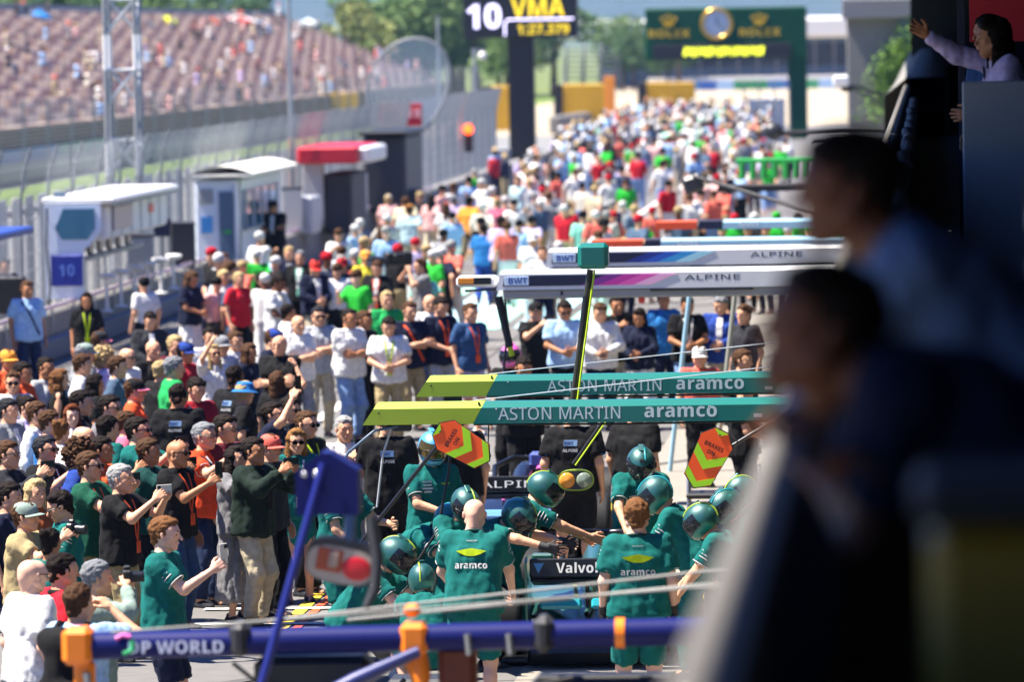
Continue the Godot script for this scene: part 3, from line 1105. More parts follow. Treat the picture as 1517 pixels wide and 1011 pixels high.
# far people: the same skeleton on a coarse grid, one mesh with a surface each for skin, top, bottom and hair
func far_mesh(called: String) -> ArrayMesh:
	if shared.has("far_" + called):
		return shared["far_" + called]
	var q := pose(called)
	var t: Transform3D = q.torso
	var hd: Transform3D = q.head
	var b := [[hd * V(0, 0.03, -0.01), hd * V(0, -0.06, 0.03), 0.088, 0.06, 0.03], [t * V(0, 1.4, 0), hd * V(0, -0.05, 0), 0.06, 0.055, 0.03]]
	for s in ["l", "r"]:
		b.append([q[s + "s"], q[s + "el"], 0.05, 0.045, 0.03])
		b.append([q[s + "el"], q[s + "ht"] * V(0, 0.1, 0.0), 0.045, 0.035, 0.03])
		b.append([q[s + "kn"], q[s + "f"] - V(0, 0.05, 0), 0.055, 0.045, 0.03])
		b.append([q[s + "f"] - V(0, 0.05, 0), q[s + "f"] + V(0, -0.05, 0.12), 0.04, 0.035, 0.03])
	var m := MB.new().put(Field.new(b, 0.034).surface()).mesh()
	var c := [[t * V(-0.14, 1.40, 0), t * V(0.14, 1.40, 0), 0.075, 0.075, 0.06], [t * V(-0.07, 1.3, 0), t * V(-0.07, 0.9, 0), 0.12, 0.12, 0.05, 1], [t * V(0.07, 1.3, 0), t * V(0.07, 0.9, 0), 0.12, 0.12, 0.05, 1]]
	for s in ["l", "r"]:
		c.append([q[s + "s"], q[s + "s"].lerp(q[s + "el"], 0.8), 0.07, 0.07, 0.04, 1])
	MB.new().put(Field.new(c, 0.034).surface()).mesh(m)
	var e := [[q.pel + V(-0.07, 0, 0), q.pel + V(0.07, 0, 0), 0.12, 0.12, 0.05]]
	for s in ["l", "r"]:
		e.append([q[s + "hip"], q[s + "kn"], 0.1, 0.075, 0.05])
		e.append([q[s + "kn"], q[s + "kn"].lerp(q[s + "f"], 0.9), 0.073, 0.06, 0.05])
	MB.new().put(Field.new(e, 0.034).surface()).mesh(m)
	MB.new().put(Field.new([[hd * V(0, 0.05, -0.03), hd * V(0, 0.055, 0.005), 0.096, 0.088, 0.02]], 0.03).surface()).mesh(m)
	shared["far_" + called] = m
	return m

func far_person(x: float, z: float, h: float, yaw: float, called: String, sk: int, top: String, bot: String, hair: String, label: String, group: String) -> void:
	var o := MeshInstance3D.new()
	o.name = numbered("person")
	o.mesh = far_mesh(called)
	add_child(o)
	o.position = V(x, 0, z)
	o.rotation.y = yaw
	o.scale = Vector3.ONE * h / 1.75
	o.set_surface_override_material(0, skin(sk))
	o.set_surface_override_material(1, cloth(top))
	o.set_surface_override_material(2, cloth(bot))
	o.set_surface_override_material(3, hair_mat(hair))
	tag(o, label, "person", group)

# ---- the place --------------------------------------------------------------------------------------------------------
func _ready() -> void:
	rng.seed = 20
	bold = SystemFont.new()
	bold.font_names = PackedStringArray(["Droid Sans"])
	bold.font_weight = 700
	plain_font = SystemFont.new()
	plain_font.font_names = PackedStringArray(["Droid Sans"])
	folds.seed = 4
	folds.frequency = 5.5
	folds.fractal_octaves = 3
	var cam := Camera3D.new()
	cam.name = "camera"
	cam.fov = 6.866
	cam.near = 0.3
	cam.far = 20000.0
	cam.basis = Basis(Vector3.UP, deg_to_rad(4.2)) * Basis(Vector3.RIGHT, deg_to_rad(-3.05)) * Basis(Vector3.BACK, deg_to_rad(-1.0))
	cam.position = V(0, 5.4, 0)
	var lens := CameraAttributesPhysical.new()
	lens.frustum_focal_length = 200.0
	lens.frustum_focus_distance = 48.0
	lens.frustum_near = 0.3
	lens.frustum_far = 20000.0
	lens.exposure_aperture = 2.8
	cam.attributes = lens
	cam.fov = 6.866
	add_child(cam)
	var we := WorldEnvironment.new()
	we.name = "environment"
	var env := Environment.new()
	env.background_mode = Environment.BG_SKY
	var sky := Sky.new()
	var sm := ProceduralSkyMaterial.new()
	sm.sky_top_color = Color(0.13, 0.28, 0.55)
	sm.sky_horizon_color = Color(0.40, 0.48, 0.60)
	sm.sky_curve = 0.14
	sm.ground_bottom_color = Color(0.35, 0.34, 0.32)
	sm.ground_horizon_color = Color(0.60, 0.62, 0.62)
	sm.sun_angle_max = 12.0
	sky.sky_material = sm
	env.sky = sky
	env.tonemap_mode = Environment.TONE_MAPPER_LINEAR
	env.tonemap_exposure = 3.3
	env.sdfgi_enabled = true
	env.ssao_enabled = true
	env.ssil_enabled = true
	env.fog_enabled = true
	env.fog_density = 0.00009
	env.fog_light_color = Color(0.58, 0.74, 1.0)
	we.environment = env
	add_child(we)
	var sun := DirectionalLight3D.new()
	sun.name = "sun"
	sun.light_energy = 1.6
	sun.light_color = Color(1.0, 0.965, 0.91)
	sun.light_angular_distance = 0.53
	sun.shadow_enabled = true
	add_child(sun)
	sun.look_at_from_position(V(-0.52, 1.0, 0.06), Vector3.ZERO)  # the sun stands high to the left
	special_materials()
	land()
	pit_lane()
	pit_building()
	grandstand()
	trees()
	fence_and_wall()
	far_end()
	arms()
	var t0 := Time.get_ticks_msec()
	cars()
	crew()
	balcony_people()
	foreground()
	for line in CROWD:
		person(crowd_row(line))
	far_crowd()
	print("people ", Time.get_ticks_msec() - t0, " ms")

func special_materials() -> void:
	mat("helmet_teal", Color("0f6a62"), 0.25, 0.6).clearcoat_enabled = true
	mat("helmet_blue", Color("4aa5d0"), 0.25, 0.4).clearcoat_enabled = true
	mat("helmet_pink", Color("e25fb4"), 0.3, 0.1).clearcoat_enabled = true
	mat("beam_teal", Color("1f8f9c"), 0.3)
	mat("visor", Color("20242a"), 0.06, 0.2)
	mat("visor_gold", Color("6b5a30"), 0.08, 0.7)
	mat("lens", Color("08080a"), 0.08)
	mat("rubber", Color("131314"), 0.62, 0.0, 0.4)
	mat("carbon", Color("0d0e10"), 0.35)
	mat("arm_teal", Color("046a62"), 0.3, 0.0)
	mat("car_teal", Color("075a50"), 0.2, 0.4).clearcoat_enabled = true
	mat("team_lime", Color("98b02a"), 0.4)
	mat("clear_pane", Color(0.9, 0.95, 1.0, 0.12), 0.05).transparency = BaseMaterial3D.TRANSPARENCY_ALPHA
	mat("tinted_pane", Color(0.35, 0.55, 0.66, 0.45), 0.05).transparency = BaseMaterial3D.TRANSPARENCY_ALPHA
	var glow := mat("signal_glow", Color("ff4a18"), 0.4)
	glow.emission_enabled = true
	glow.emission = Color("ff4a12")
	glow.emission_energy_multiplier = 2.2
	var led := mat("led_white", Color("e8e4ff"), 0.5)
	led.emission_enabled = true
	led.emission = Color("d8d0ff")
	led.emission_energy_multiplier = 0.75
	var ledy := mat("led_yellow", Color("e0c020"), 0.5)
	ledy.emission_enabled = true
	ledy.emission = Color("d8b820")
	ledy.emission_energy_multiplier = 0.55
	var ledl := mat("led_lime", Color("d8e030"), 0.5)
	ledl.emission_enabled = true
	ledl.emission = Color("d8e028")
	ledl.emission_energy_multiplier = 0.8
	noisy("asphalt", Color("5a5856"), Color("6b6966"), 2.6, 0.9, 3, 0.15)
	noisy("track_asphalt", Color("6c6c6b"), Color("7b7b79"), 6.0, 0.9, 8)
	noisy("apron", Color("78736a"), Color("88837a"), 3.1, 0.88, 13, 0.1)
	noisy("concrete", Color("706f6c"), Color("868480"), 2.2, 0.9, 17, 0.2)
	noisy("grass", Color("4a5a24"), Color("6c7438"), 9.0, 0.95, 23)
	noisy("gravel", Color("92866f"), Color("a59a86"), 7.0, 0.95, 29)
	noisy("hill_forest", Color("25351f"), Color("3c4a30"), 420.0, 0.95, 31)
	noisy("dark_wall", Color("1a1b1e"), Color("242529"), 1.7, 0.85, 37)

func sheet_on(called: String, x0: float, x1: float, z0: float, z1: float, y: float, m: Material, label := "") -> MeshInstance3D:
	var b := MB.new()
	b.quad(V(x0, y, z0), V(x1, y, z0), V(x1, y, z1), V(x0, y, z1))
	return struct(called, b, m, label)

func land() -> void:
	sheet_on("ground", -9000, 9000, 600, -11500, 0.0, mats.grass, "open grassy ground around the circuit")
	sheet_on("track", -32, -15.6, 200, -640, 0.008, mats.track_asphalt, "grey race track beyond the pit wall")
	sheet_on("grass_strip", -35.2, -31.2, 200, -640, 0.016, noisy("verge_grass", Color("5f7a2e"), Color("7f9240"), 5.0, 0.95, 45))
	sheet_on("run_off", -34, 30, -312, -640, 0.012, mats.gravel, "pale run-off area at the end of the pit lane")
	for r in 3:
		var b := MB.new()
		var n := FastNoiseLite.new()
		n.seed = 50 + r
		n.frequency = 0.0007
		var rows := []
		for k in 10:
			var row := []
			for i in 70:
				var x := -4600.0 + i * 110.0
				var up := smoothstep(0.0, 8.0, float(k))
				var h: float = (110.0 + 95.0 * r + 110.0 * n.get_noise_2d(x, r * 300.0)) * up
				row.append(V(x, h - 2.0, -4200.0 - 1900.0 * r - k * 200.0 + n.get_noise_2d(x * 3.0, k * 400.0) * 60.0))
			rows.append(row)
		b.sheet(rows)
		struct("hill", b, mats.hill_forest, "wooded hill beyond the circuit")
	var e := MB.new()
	e.quad(V(-52, 0, -180), V(-52, 0, -620), V(-64, 4.5, -620), V(-64, 4.5, -180))
	e.quad(V(-64, 4.5, -180), V(-64, 4.5, -620), V(-160, 6, -620), V(-160, 6, -180))
	struct("embankment", e, mats.grass, "grassy bank behind the grandstand")

func pit_lane() -> void:
	sheet_on("pit_lane", -15.6, 0.2, 30, -330, 0.016, mats.asphalt, "worn grey asphalt of the pit lane")
	sheet_on("pit_apron", -3.5, 0.2, 30, -330, 0.021, mats.apron, "pale concrete apron in front of the garages")
	var white := paint("white", 0.7)
	for x in [-12.9, -8.7]:
		sheet_on("lane_line", x - 0.09, x + 0.09, 30, -330, 0.025, mat("line_paint", Color("c9c7c1"), 0.75), "white line along the pit lane")
	for z in [-30.0, -55.2, -70.0, -85.0, -100.0, -115.0, -130.0]:
		sheet_on("box_line", -8.4, -3.6, z + 0.07, z - 0.07, 0.025, mats.line_paint, "white line across a pit box")
	sheet_on("box_edge_line", -6.02, -5.90, -51.2, -55.0, 0.029, mat("yellow_line", Color("cfae2a"), 0.75), "yellow line at the edge of a pit box")
	sheet_on("box_edge_line", -5.86, -5.78, -51.2, -55.0, 0.029, mat("red_line", Color("c4542c"), 0.75), "red line beside the yellow line of a pit box")
	for z in [-52.0, -53.4]:
		sheet_on("box_mark", -6.9, -5.2, z, z - 0.16, 0.033, mats.line_paint, "short white mark on the pit lane")
	for k in 5:
		sheet_on("painted_band", -10.4 + k * 0.9, -9.75 + k * 0.9, -104 - k * 0.4, -128, 0.029, mat("mint_paint", Color("93d5bd"), 0.75) if k % 2 == 0 else mat("sky_paint", Color("a9d4e0"), 0.75), "mint painted band on the pit lane")
	var rub := mat("rubber_mark", Color("4a4846"), 0.85)
	for k in 9:
		var zz := -40.0 - k * 11.0
		for w in [0.0, 1.55]:
			var strip := MB.new()
			var left := []
			var right := []
			for i in 14:
				var a := i / 13.0
				var x: float = lerpf(-9.4 - (k % 3) * 0.4, -3.7, smoothstep(0.0, 1.0, a)) + w
				left.append(V(x, 0.027, zz - a * 13.0))
				right.append(V(x + 0.2, 0.027, zz - a * 13.0))
			strip.sheet([left, right])
			struct("tyre_mark", strip, rub, "dark curved tyre mark on the pit lane")
	for k in 5:
		sheet_on("asphalt_patch", -11.6 + k * 1.3, -10.4 + k * 1.4, -58.0 - k * 17.0, -62.0 - k * 18.0, 0.019, noisy("patch", Color("504e4c"), Color("5f5d5a"), 1.9, 0.9, 97), "darker patch of newer asphalt")
	for k in 4:
		sheet_on("joint", -15.4, 0.1, -33.0 - k * 9.0, -33.02 - k * 9.0, 0.031, paint("charcoal", 0.9), "thin dark joint in the asphalt")
	sheet_on("joint", -7.42, -7.40, 20, -120, 0.031, paint("charcoal", 0.9), "long dark joint in the asphalt")

func pit_building() -> void:
	var o := thing("pit_building", "pit building with dark roofed balcony along the right of the lane", "building", V(0, 0, 0))
	part("balcony_slab", MB.new().box(V(1.03, 3.44, -60), V(2.75, 0.36, 130), 0.02), mats.concrete, o)
	part("parapet", MB.new().box(V(-0.305, 4.02, -62.2), V(0.05, 0.84, 133.6), 0.006), mat("parapet_blue", Color("66718a"), 0.45), o)
	part("handrail", MB.new().box(V(-0.318, 4.465, -62.2), V(0.113, 0.07, 134), 0.018), noisy("rail_grey", Color("5a5856"), Color("6e6b68"), 0.7, 0.6, 91), o)
	part("back_wall", MB.new().box(V(2.5, 5.1, -60), V(0.2, 3.0, 130)), mats.dark_wall, o)
	part("balcony_floor", MB.new().box(V(1.05, 3.626, -60), V(2.6, 0.02, 129.8)), paint("charcoal", 0.8), o)
	part("roof", MB.new().box(V(0.585, 6.75, -16.5), V(4.03, 0.3, 67), 0.02), mats.dark_wall, o)
	part("roof", MB.new().box(V(0.585, 6.75, -94.6), V(4.03, 0.3, 89), 0.02), mats.dark_wall, o)
	for k in 18:
		var z := 2.0 - k * 7.0
		part("pillar", MB.new().box(V(0.35, 1.63, z), V(0.5, 3.25, 0.6), 0.03), mats.concrete, o)
		part("garage_back", MB.new().box(V(6.0, 1.63, z - 3.5), V(0.1, 3.25, 6.39)), mats.dark_wall, o)
		part("shutter_box", MB.new().box(V(0.4, 3.05, z - 3.5), V(0.36, 0.4, 6.38), 0.02), paint("grey", 0.5), o)
	part("end_wall", MB.new().box(V(1.03, 5.1, 4.6), V(2.7, 2.95, 0.2)), mats.dark_wall, o)
	part("end_wall", MB.new().box(V(1.03, 5.1, -124.7), V(2.7, 2.95, 0.2)), mats.dark_wall, o)
	part("lower_slab", MB.new().box(V(4.3, 3.42, -60), V(3.78, 0.3, 130)), mats.concrete, o)
	for k in 3:
		part("window", MB.new().box(V(2.385, 5.1, -14.0 - k * 14.0), V(0.03, 1.9, 8.0)), mat("dark_glass", Color("0a0c10"), 0.08), o)
	# what lies along the inside of the rail further down
	var pts := []
	for k in 46:
		pts.append(V(-0.16 + 0.02 * sin(k * 1.7), 4.47 + 0.03 * sin(k * 2.3), -20.0 - k * 1.25))
	part("cable_bundle", MB.new().tube(pts, 0.05, 7), paint("black", 0.6), o)
	part("partition", MB.new().box(V(0.72, 4.36, -39.0), V(0.95, 1.38, 0.06), 0.01), paint("8f959c", 0.4), o)
	part("red_banner", MB.new().box(V(0.60, 5.75, -48.0), V(0.46, 0.9, 0.04)), paint("red", 0.6), o)
	part("blue_post", MB.new().box(V(0.30, 5.1, -48.0), V(0.06, 2.9, 0.06)), paint("navy", 0.5), o)
	# a bin in front of the near partition
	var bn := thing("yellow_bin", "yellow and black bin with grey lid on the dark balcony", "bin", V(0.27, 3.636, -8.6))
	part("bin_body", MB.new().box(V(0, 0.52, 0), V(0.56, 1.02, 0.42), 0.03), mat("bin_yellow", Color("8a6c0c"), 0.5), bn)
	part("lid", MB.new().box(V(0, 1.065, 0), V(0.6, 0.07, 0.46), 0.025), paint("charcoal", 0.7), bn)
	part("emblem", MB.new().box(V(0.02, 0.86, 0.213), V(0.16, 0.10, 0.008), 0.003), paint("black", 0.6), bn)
	# the building that ends the pit lane, with planting on its terrace
	var e := thing("end_building", "grey concrete building with green planting at the far end of the garages", "building", V(-1.9, 0, -262))
	part("wall", MB.new().box(V(0, 4.0, 0), V(3.3, 8.0, 8), 0.05), mats.concrete, e)
	part("fascia", MB.new().box(V(-0.1, 6.45, 4.3), V(3.5, 0.9, 0.8), 0.05), paint("ash", 0.8), e)
	part("window", MB.new().box(V(1.1, 5.4, 4.06), V(0.9, 1.2, 0.1)), mat("pale_glass", Color("52656c"), 0.1), e)
	var gr := MB.new()
	for k in 1700:
		var p := V(rng.randfn(0.5, 0.5), 3.4 + rng.randfn(0, 0.9), 4.3 + rng.randf() * 0.9)
		p.x += (p.y - 3.4) * 0.35
		leaf(gr, p, 0.13)
	part("planting", gr, mats.leaf_bright if mats.has("leaf_bright") else mat("leaf_bright", Color("5b7f2a"), 0.8), e)
	var rp := thing("concrete_ramp", "pale sunlit concrete parapet curving along the pit building", "parapet", V(0, 0, 0))
	var rows := []
	for k in 12:
		var a := k / 11.0
		var z := lerpf(-96.0, -150.0, a)
		var top := 4.62 + 0.72 * smoothstep(0.0, 1.0, a)
		rows.append([V(-0.75 + 0.1 * a, 2.2, z), V(-0.7 + 0.45 * a, top - 0.3, z), V(-0.32 + 0.45 * a, top, z), V(0.3 + 0.4 * a, top, z), V(0.3 + 0.4 * a, 2.2, z)])
	var rb := MB.new().sheet(rows)
	part("ramp_wall", rb, mats.concrete, rp)

func leaf(m: MB, p: Vector3, s: float) -> void:
	var a := V(rng.randf_range(-1, 1), rng.randf_range(-0.6, 0.6), rng.randf_range(-1, 1)).normalized()
	var b := a.cross(V(rng.randf_range(-1, 1), rng.randf_range(-1, 1), rng.randf_range(-1, 1))).normalized()
	var w := s * rng.randf_range(0.6, 1.3)
	m.quad(p - a * w, p - b * w * 0.5, p + a * w, p + b * w * 0.5)

func trees() -> void:
	var crowns := []
	for kind in 4:
		var m := MB.new()
		var lobes := []
		for k in 9:
			lobes.append([V(rng.randfn(0, 1.3), rng.randf_range(2.6, 6.6), rng.randfn(0, 1.3)), rng.randf_range(1.0, 1.9)])
		for l in lobes:
			for k in 170:
				var d := V(rng.randfn(), rng.randfn(), rng.randfn()).normalized()
				leaf(m, l[0] + d * l[1] * (0.55 + 0.45 * sqrt(rng.randf())) * V(1, 0.8, 1), 0.26)
		crowns.append(m.mesh())
	var trunk := MB.new().tube([V(0, -0.4, 0), V(0.1, 1.5, 0), V(0.0, 3.2, 0.1), V(0.2, 5.5, 0)], [0.28, 0.2, 0.15, 0.05], 8)
	for k in 4:
		trunk.tube([V(0.02, 2.2 + 0.4 * k, 0), V(cos(k * 1.9) * 0.8, 3.2 + 0.5 * k, sin(k * 1.9) * 0.8), V(cos(k * 1.9) * 1.5, 4.0 + 0.5 * k, sin(k * 1.9) * 1.5)], [0.1, 0.06, 0.025], 6)
	var tm := trunk.mesh()
	var tones := ["46642a", "5a7432", "3a5a2a", "7c8240"]
	var spots := []
	for k in 36:
		spots.append([-57.0 - rng.randf() * 9.0, -250.0 - k * 7.5 - rng.randf() * 5.0, 4.0, rng.randf_range(0.6, 1.0), k % 3])
	for k in 22:
		spots.append([-50.0 + k * 0.75 + rng.randf_range(-1, 1), -470.0 - rng.randf() * 70.0, 0.3, rng.randf_range(1.0, 1.5), [1, 3, 1, 0, 1, 2][k % 6]])
	for k in 6:
		spots.append([-31.5 + k * 1.4, -560.0 - rng.randf() * 30.0, 0.2, rng.randf_range(0.8, 1.0), k % 3])
	var words := ["mid green", "fresh green", "deep green", "yellowish"]
	var seen_kind := {}
	for i in spots.size():
		var s: Array = spots[i]
		var where := "above the grandstand" if i < 36 else "in the grove past the stand" if i < 58 else "by the pavilion"
		var nth: int = seen_kind.get(str(s[4]) + where, 0)
		seen_kind[str(s[4]) + where] = nth + 1
		var o := thing("tree", "%s leafy tree %s, number %s from the left" % [words[s[4]], where, ["one", "two", "three", "four", "five", "six", "seven", "eight", "nine", "ten", "eleven", "twelve", "thirteen", "fourteen"][nth]], "tree", V(s[0], s[2], s[1]), rng.randf() * TAU, "trees " + where)
		o.scale = V(s[3], s[3] * rng.randf_range(0.85, 1.15), s[3])
		part("trunk", tm, mat("bark", Color("4a3c2e"), 0.9), o)
		part("crown", crowns[i % 4], mat("leaf_" + tones[s[4]], Color(tones[s[4]]), 0.75), o)

func grandstand() -> void:
	# long open stand; rows step up and away from the track, seat blocks alternate in colour
	var o := thing("grandstand", "long open grandstand with striped tan and maroon seating, full of spectators", "grandstand", V(-36, 0, 0))
	var z0 := -180.0
	var z1 := -425.0
	var rows := 16
	for r in rows:
		var y := 1.9 + r * 0.315
		part("terrace_step", MB.new().box(V(-0.4 - r * 0.72, y * 0.5 - 0.1, (z0 + z1) * 0.5), V(0.72, y + 0.2, z0 - z1)), paint("b3a090", 0.9), o)
	part("front_wall", MB.new().box(V(0.1, 1.1, (z0 + z1) * 0.5), V(0.24, 2.2, z0 - z1 + 0.4), 0.02), noisy("brown_wall", Color("4d3b35"), Color("66524a"), 4.0, 0.9, 41), o)
	part("back_rail", MB.new().box(V(-0.4 - rows * 0.72, 7.2, (z0 + z1) * 0.5), V(0.1, 0.9, z0 - z1)), paint("slate", 0.6), o)
	var seat := MB.new()
	seat.box(V(0, 0.20, 0), V(0.40, 0.05, 0.44), 0.015)
	seat.box(V(-0.2, 0.40, 0), V(0.05, 0.36, 0.44), 0.015)
	var seat_mesh := seat.mesh()
	var xf := []
	var cs := []
	var people := []
	for r in rows:
		var y := 2.0 + r * 0.315
		var k := 0
		var z := z0 - 0.4
		while z > z1 + 0.4:
			var blk := int((-z + r * 0.2) / 3.6)
			if k % 21 < 19:
				xf.append(at(V(-0.4 - r * 0.72, y, z)))
				var tan := blk % 2 == 0
				cs.append((Color(0.70, 0.56, 0.42) if tan else Color(0.42, 0.28, 0.23)) * rng.randf_range(0.85, 1.1))
				if rng.randf() < 0.012 + 0.035 * float(int(-z / 14.0) % 3 == 0):
					people.append(V(-0.4 - r * 0.72, y, z))
			z -= 0.52
			k += 1
	many("seats", seat_mesh, xf, cs, o)
	var torso := MB.new().put(Field.new([[V(-0.1, 0.72, 0), V(0.1, 0.72, 0), 0.11, 0.11, 0.05], [V(-0.06, 0.35, 0), V(0.06, 0.35, 0), 0.13, 0.13, 0.05], [V(-0.19, 0.72, 0.0), V(-0.2, 0.42, 0.1), 0.05, 0.04, 0.03], [V(0.19, 0.72, 0), V(0.2, 0.42, 0.1), 0.05, 0.04, 0.03]], 0.06).surface()).mesh()
	var legs := MB.new().put(Field.new([[V(-0.09, 0.3, 0.02), V(-0.1, 0.3, 0.38), 0.08, 0.07, 0.04], [V(0.09, 0.3, 0.02), V(0.1, 0.3, 0.38), 0.08, 0.07, 0.04], [V(-0.1, 0.3, 0.38), V(-0.1, -0.1, 0.38), 0.06, 0.05, 0.03], [V(0.1, 0.3, 0.38), V(0.1, -0.1, 0.38), 0.06, 0.05, 0.03]], 0.06).surface()).mesh()
	var head := MB.new().ball(V(0, 1.0, 0.02), V(0.085, 0.115, 0.10), 6, 8).mesh()
	var hat := MB.new().ball(V(0, 1.05, 0.0), V(0.10, 0.085, 0.12), 6, 8).mesh()
	var xt := []
	var ct := []
	var cl := []
	var ch := []
	var cc := []
	var names := ["white", "white", "white", "offwhite", "ltblue", "navy", "coral", "black", "blush", "grey", "ltblue", "stone", "lilac", "black", "slate", "khaki", "blush", "stone", "charcoal"]
	for p in people:
		var b := Basis(Vector3.UP, PI / 2 + rng.randf_range(-0.5, 0.5)) * Basis.from_scale(Vector3.ONE * rng.randf_range(0.95, 1.1))
		xt.append(at(p + V(0.02, 0.0 if rng.randf() < 0.85 else 0.35, 0), b))
		ct.append(hex(names[rng.randi() % names.size()]).srgb_to_linear())
		cl.append(hex(["navy", "black", "jeans", "stone", "charcoal"][rng.randi() % 5]).srgb_to_linear())
		ch.append(hex(SKIN[rng.randi() % 3]).srgb_to_linear())
		cc.append(hex(["brown", "black", "white", "brown", "blond", "brown", "coral", "navy"][rng.randi() % 8]).srgb_to_linear())
	many("spectators", torso, xt, ct, null)
	var sp: Node3D = get_node("spectators")
	sp.position = V(-36, 0, 0)
	tag(sp, "distant spectators seated all over the open grandstand", "crowd", "", "stuff")
	many("legs", legs, xt, cl, sp)
	many("faces", head, xt, ch, sp)
	many("hair", hat, xt, cc, sp)
	var shades := [[362, -52.5, "white", "red"], [238, -51.0, "lime", "yellow"], [468, -48.0, "mist", "white"], [320, -50.0, "orange", "orange"], [75, -47.0, "skyblue", "skyblue"]]
	var spots := [V(-46.5, 6.9, -385), V(-46.6, 6.8, -349), V(-46.4, 6.8, -428), V(-46.8, 6.75, -373), V(-46.9, 7.0, -300)]
	for i in 5:
		var u := thing("parasol", "%s parasol open at the top edge of the grandstand" % ["red and white", "lime green", "pale blue and white", "small orange", "bright blue"][i], "parasol", spots[i] - V(0, 0.9, 0))
		part("pole", MB.new().rod(V(0, 0, 0), V(0, 1.3, 0), 0.03), metal("grey"), u)
		var wide: float = [1.5, 0.7, 0.85, 0.5, 0.7][i]
		for k in 8:
			var a0 := TAU * k / 8.0
			var a1 := TAU * (k + 1) / 8.0
			var c := MB.new()
			c.tri(V(0, 1.3, 0), V(cos(a1) * wide, 0.85, sin(a1) * wide), V(cos(a0) * wide, 0.85, sin(a0) * wide))
			c.quad(V(cos(a0) * wide, 0.85, sin(a0) * wide), V(cos(a1) * wide, 0.85, sin(a1) * wide), V(cos(a1) * wide, 0.72, sin(a1) * wide), V(cos(a0) * wide, 0.72, sin(a0) * wide))
			part("panel", c, cloth(shades[i][2] if k % 2 == 0 else shades[i][3]), u)
	var bn := thing("trackside_banner", "blue and green banner along the foot of the grandstand", "banner", V(-35.6, 0, -212))
	part("blue_banner", MB.new().box(V(0, 0.9, -7), V(0.1, 0.9, 26)), paint("3f78b0", 0.6), bn)
	part("green_banner", MB.new().box(V(0.02, 0.9, -28), V(0.1, 0.9, 16)), paint("4c9470", 0.6), bn)
	var bar := thing("guard_rail", "grey steel guard rail along the far side of the track", "barrier", V(-35.3, 0, -260))
	part("rail", MB.new().box(V(0, 0.55, 0), V(0.1, 0.75, 330), 0.03), metal("grey", 0.5), bar)
	for k in 12:
		var s := k * 14.0
		part("post", MB.new().box(V(-0.12, 0.5, 160 - s * 2.0), V(0.1, 1.0, 0.1)), metal("grey", 0.5), bar)

func many(called: String, m: Mesh, xf: Array, cs: Array, parent: Node) -> void:
	var mm := MultiMesh.new()
	mm.transform_format = MultiMesh.TRANSFORM_3D
	mm.use_colors = true
	mm.mesh = m
	mm.instance_count = xf.size()
	for k in xf.size():
		mm.set_instance_transform(k, xf[k])
		mm.set_instance_color(k, cs[k])
	var o := MultiMeshInstance3D.new()
	o.name = called
	o.multimesh = mm
	var tint := mat("tinted", Color.WHITE, 0.8)
	tint.vertex_color_use_as_albedo = true
	o.material_override = tint
	o.set_meta("kind", "stuff")
	(parent if parent else self).add_child(o, true)

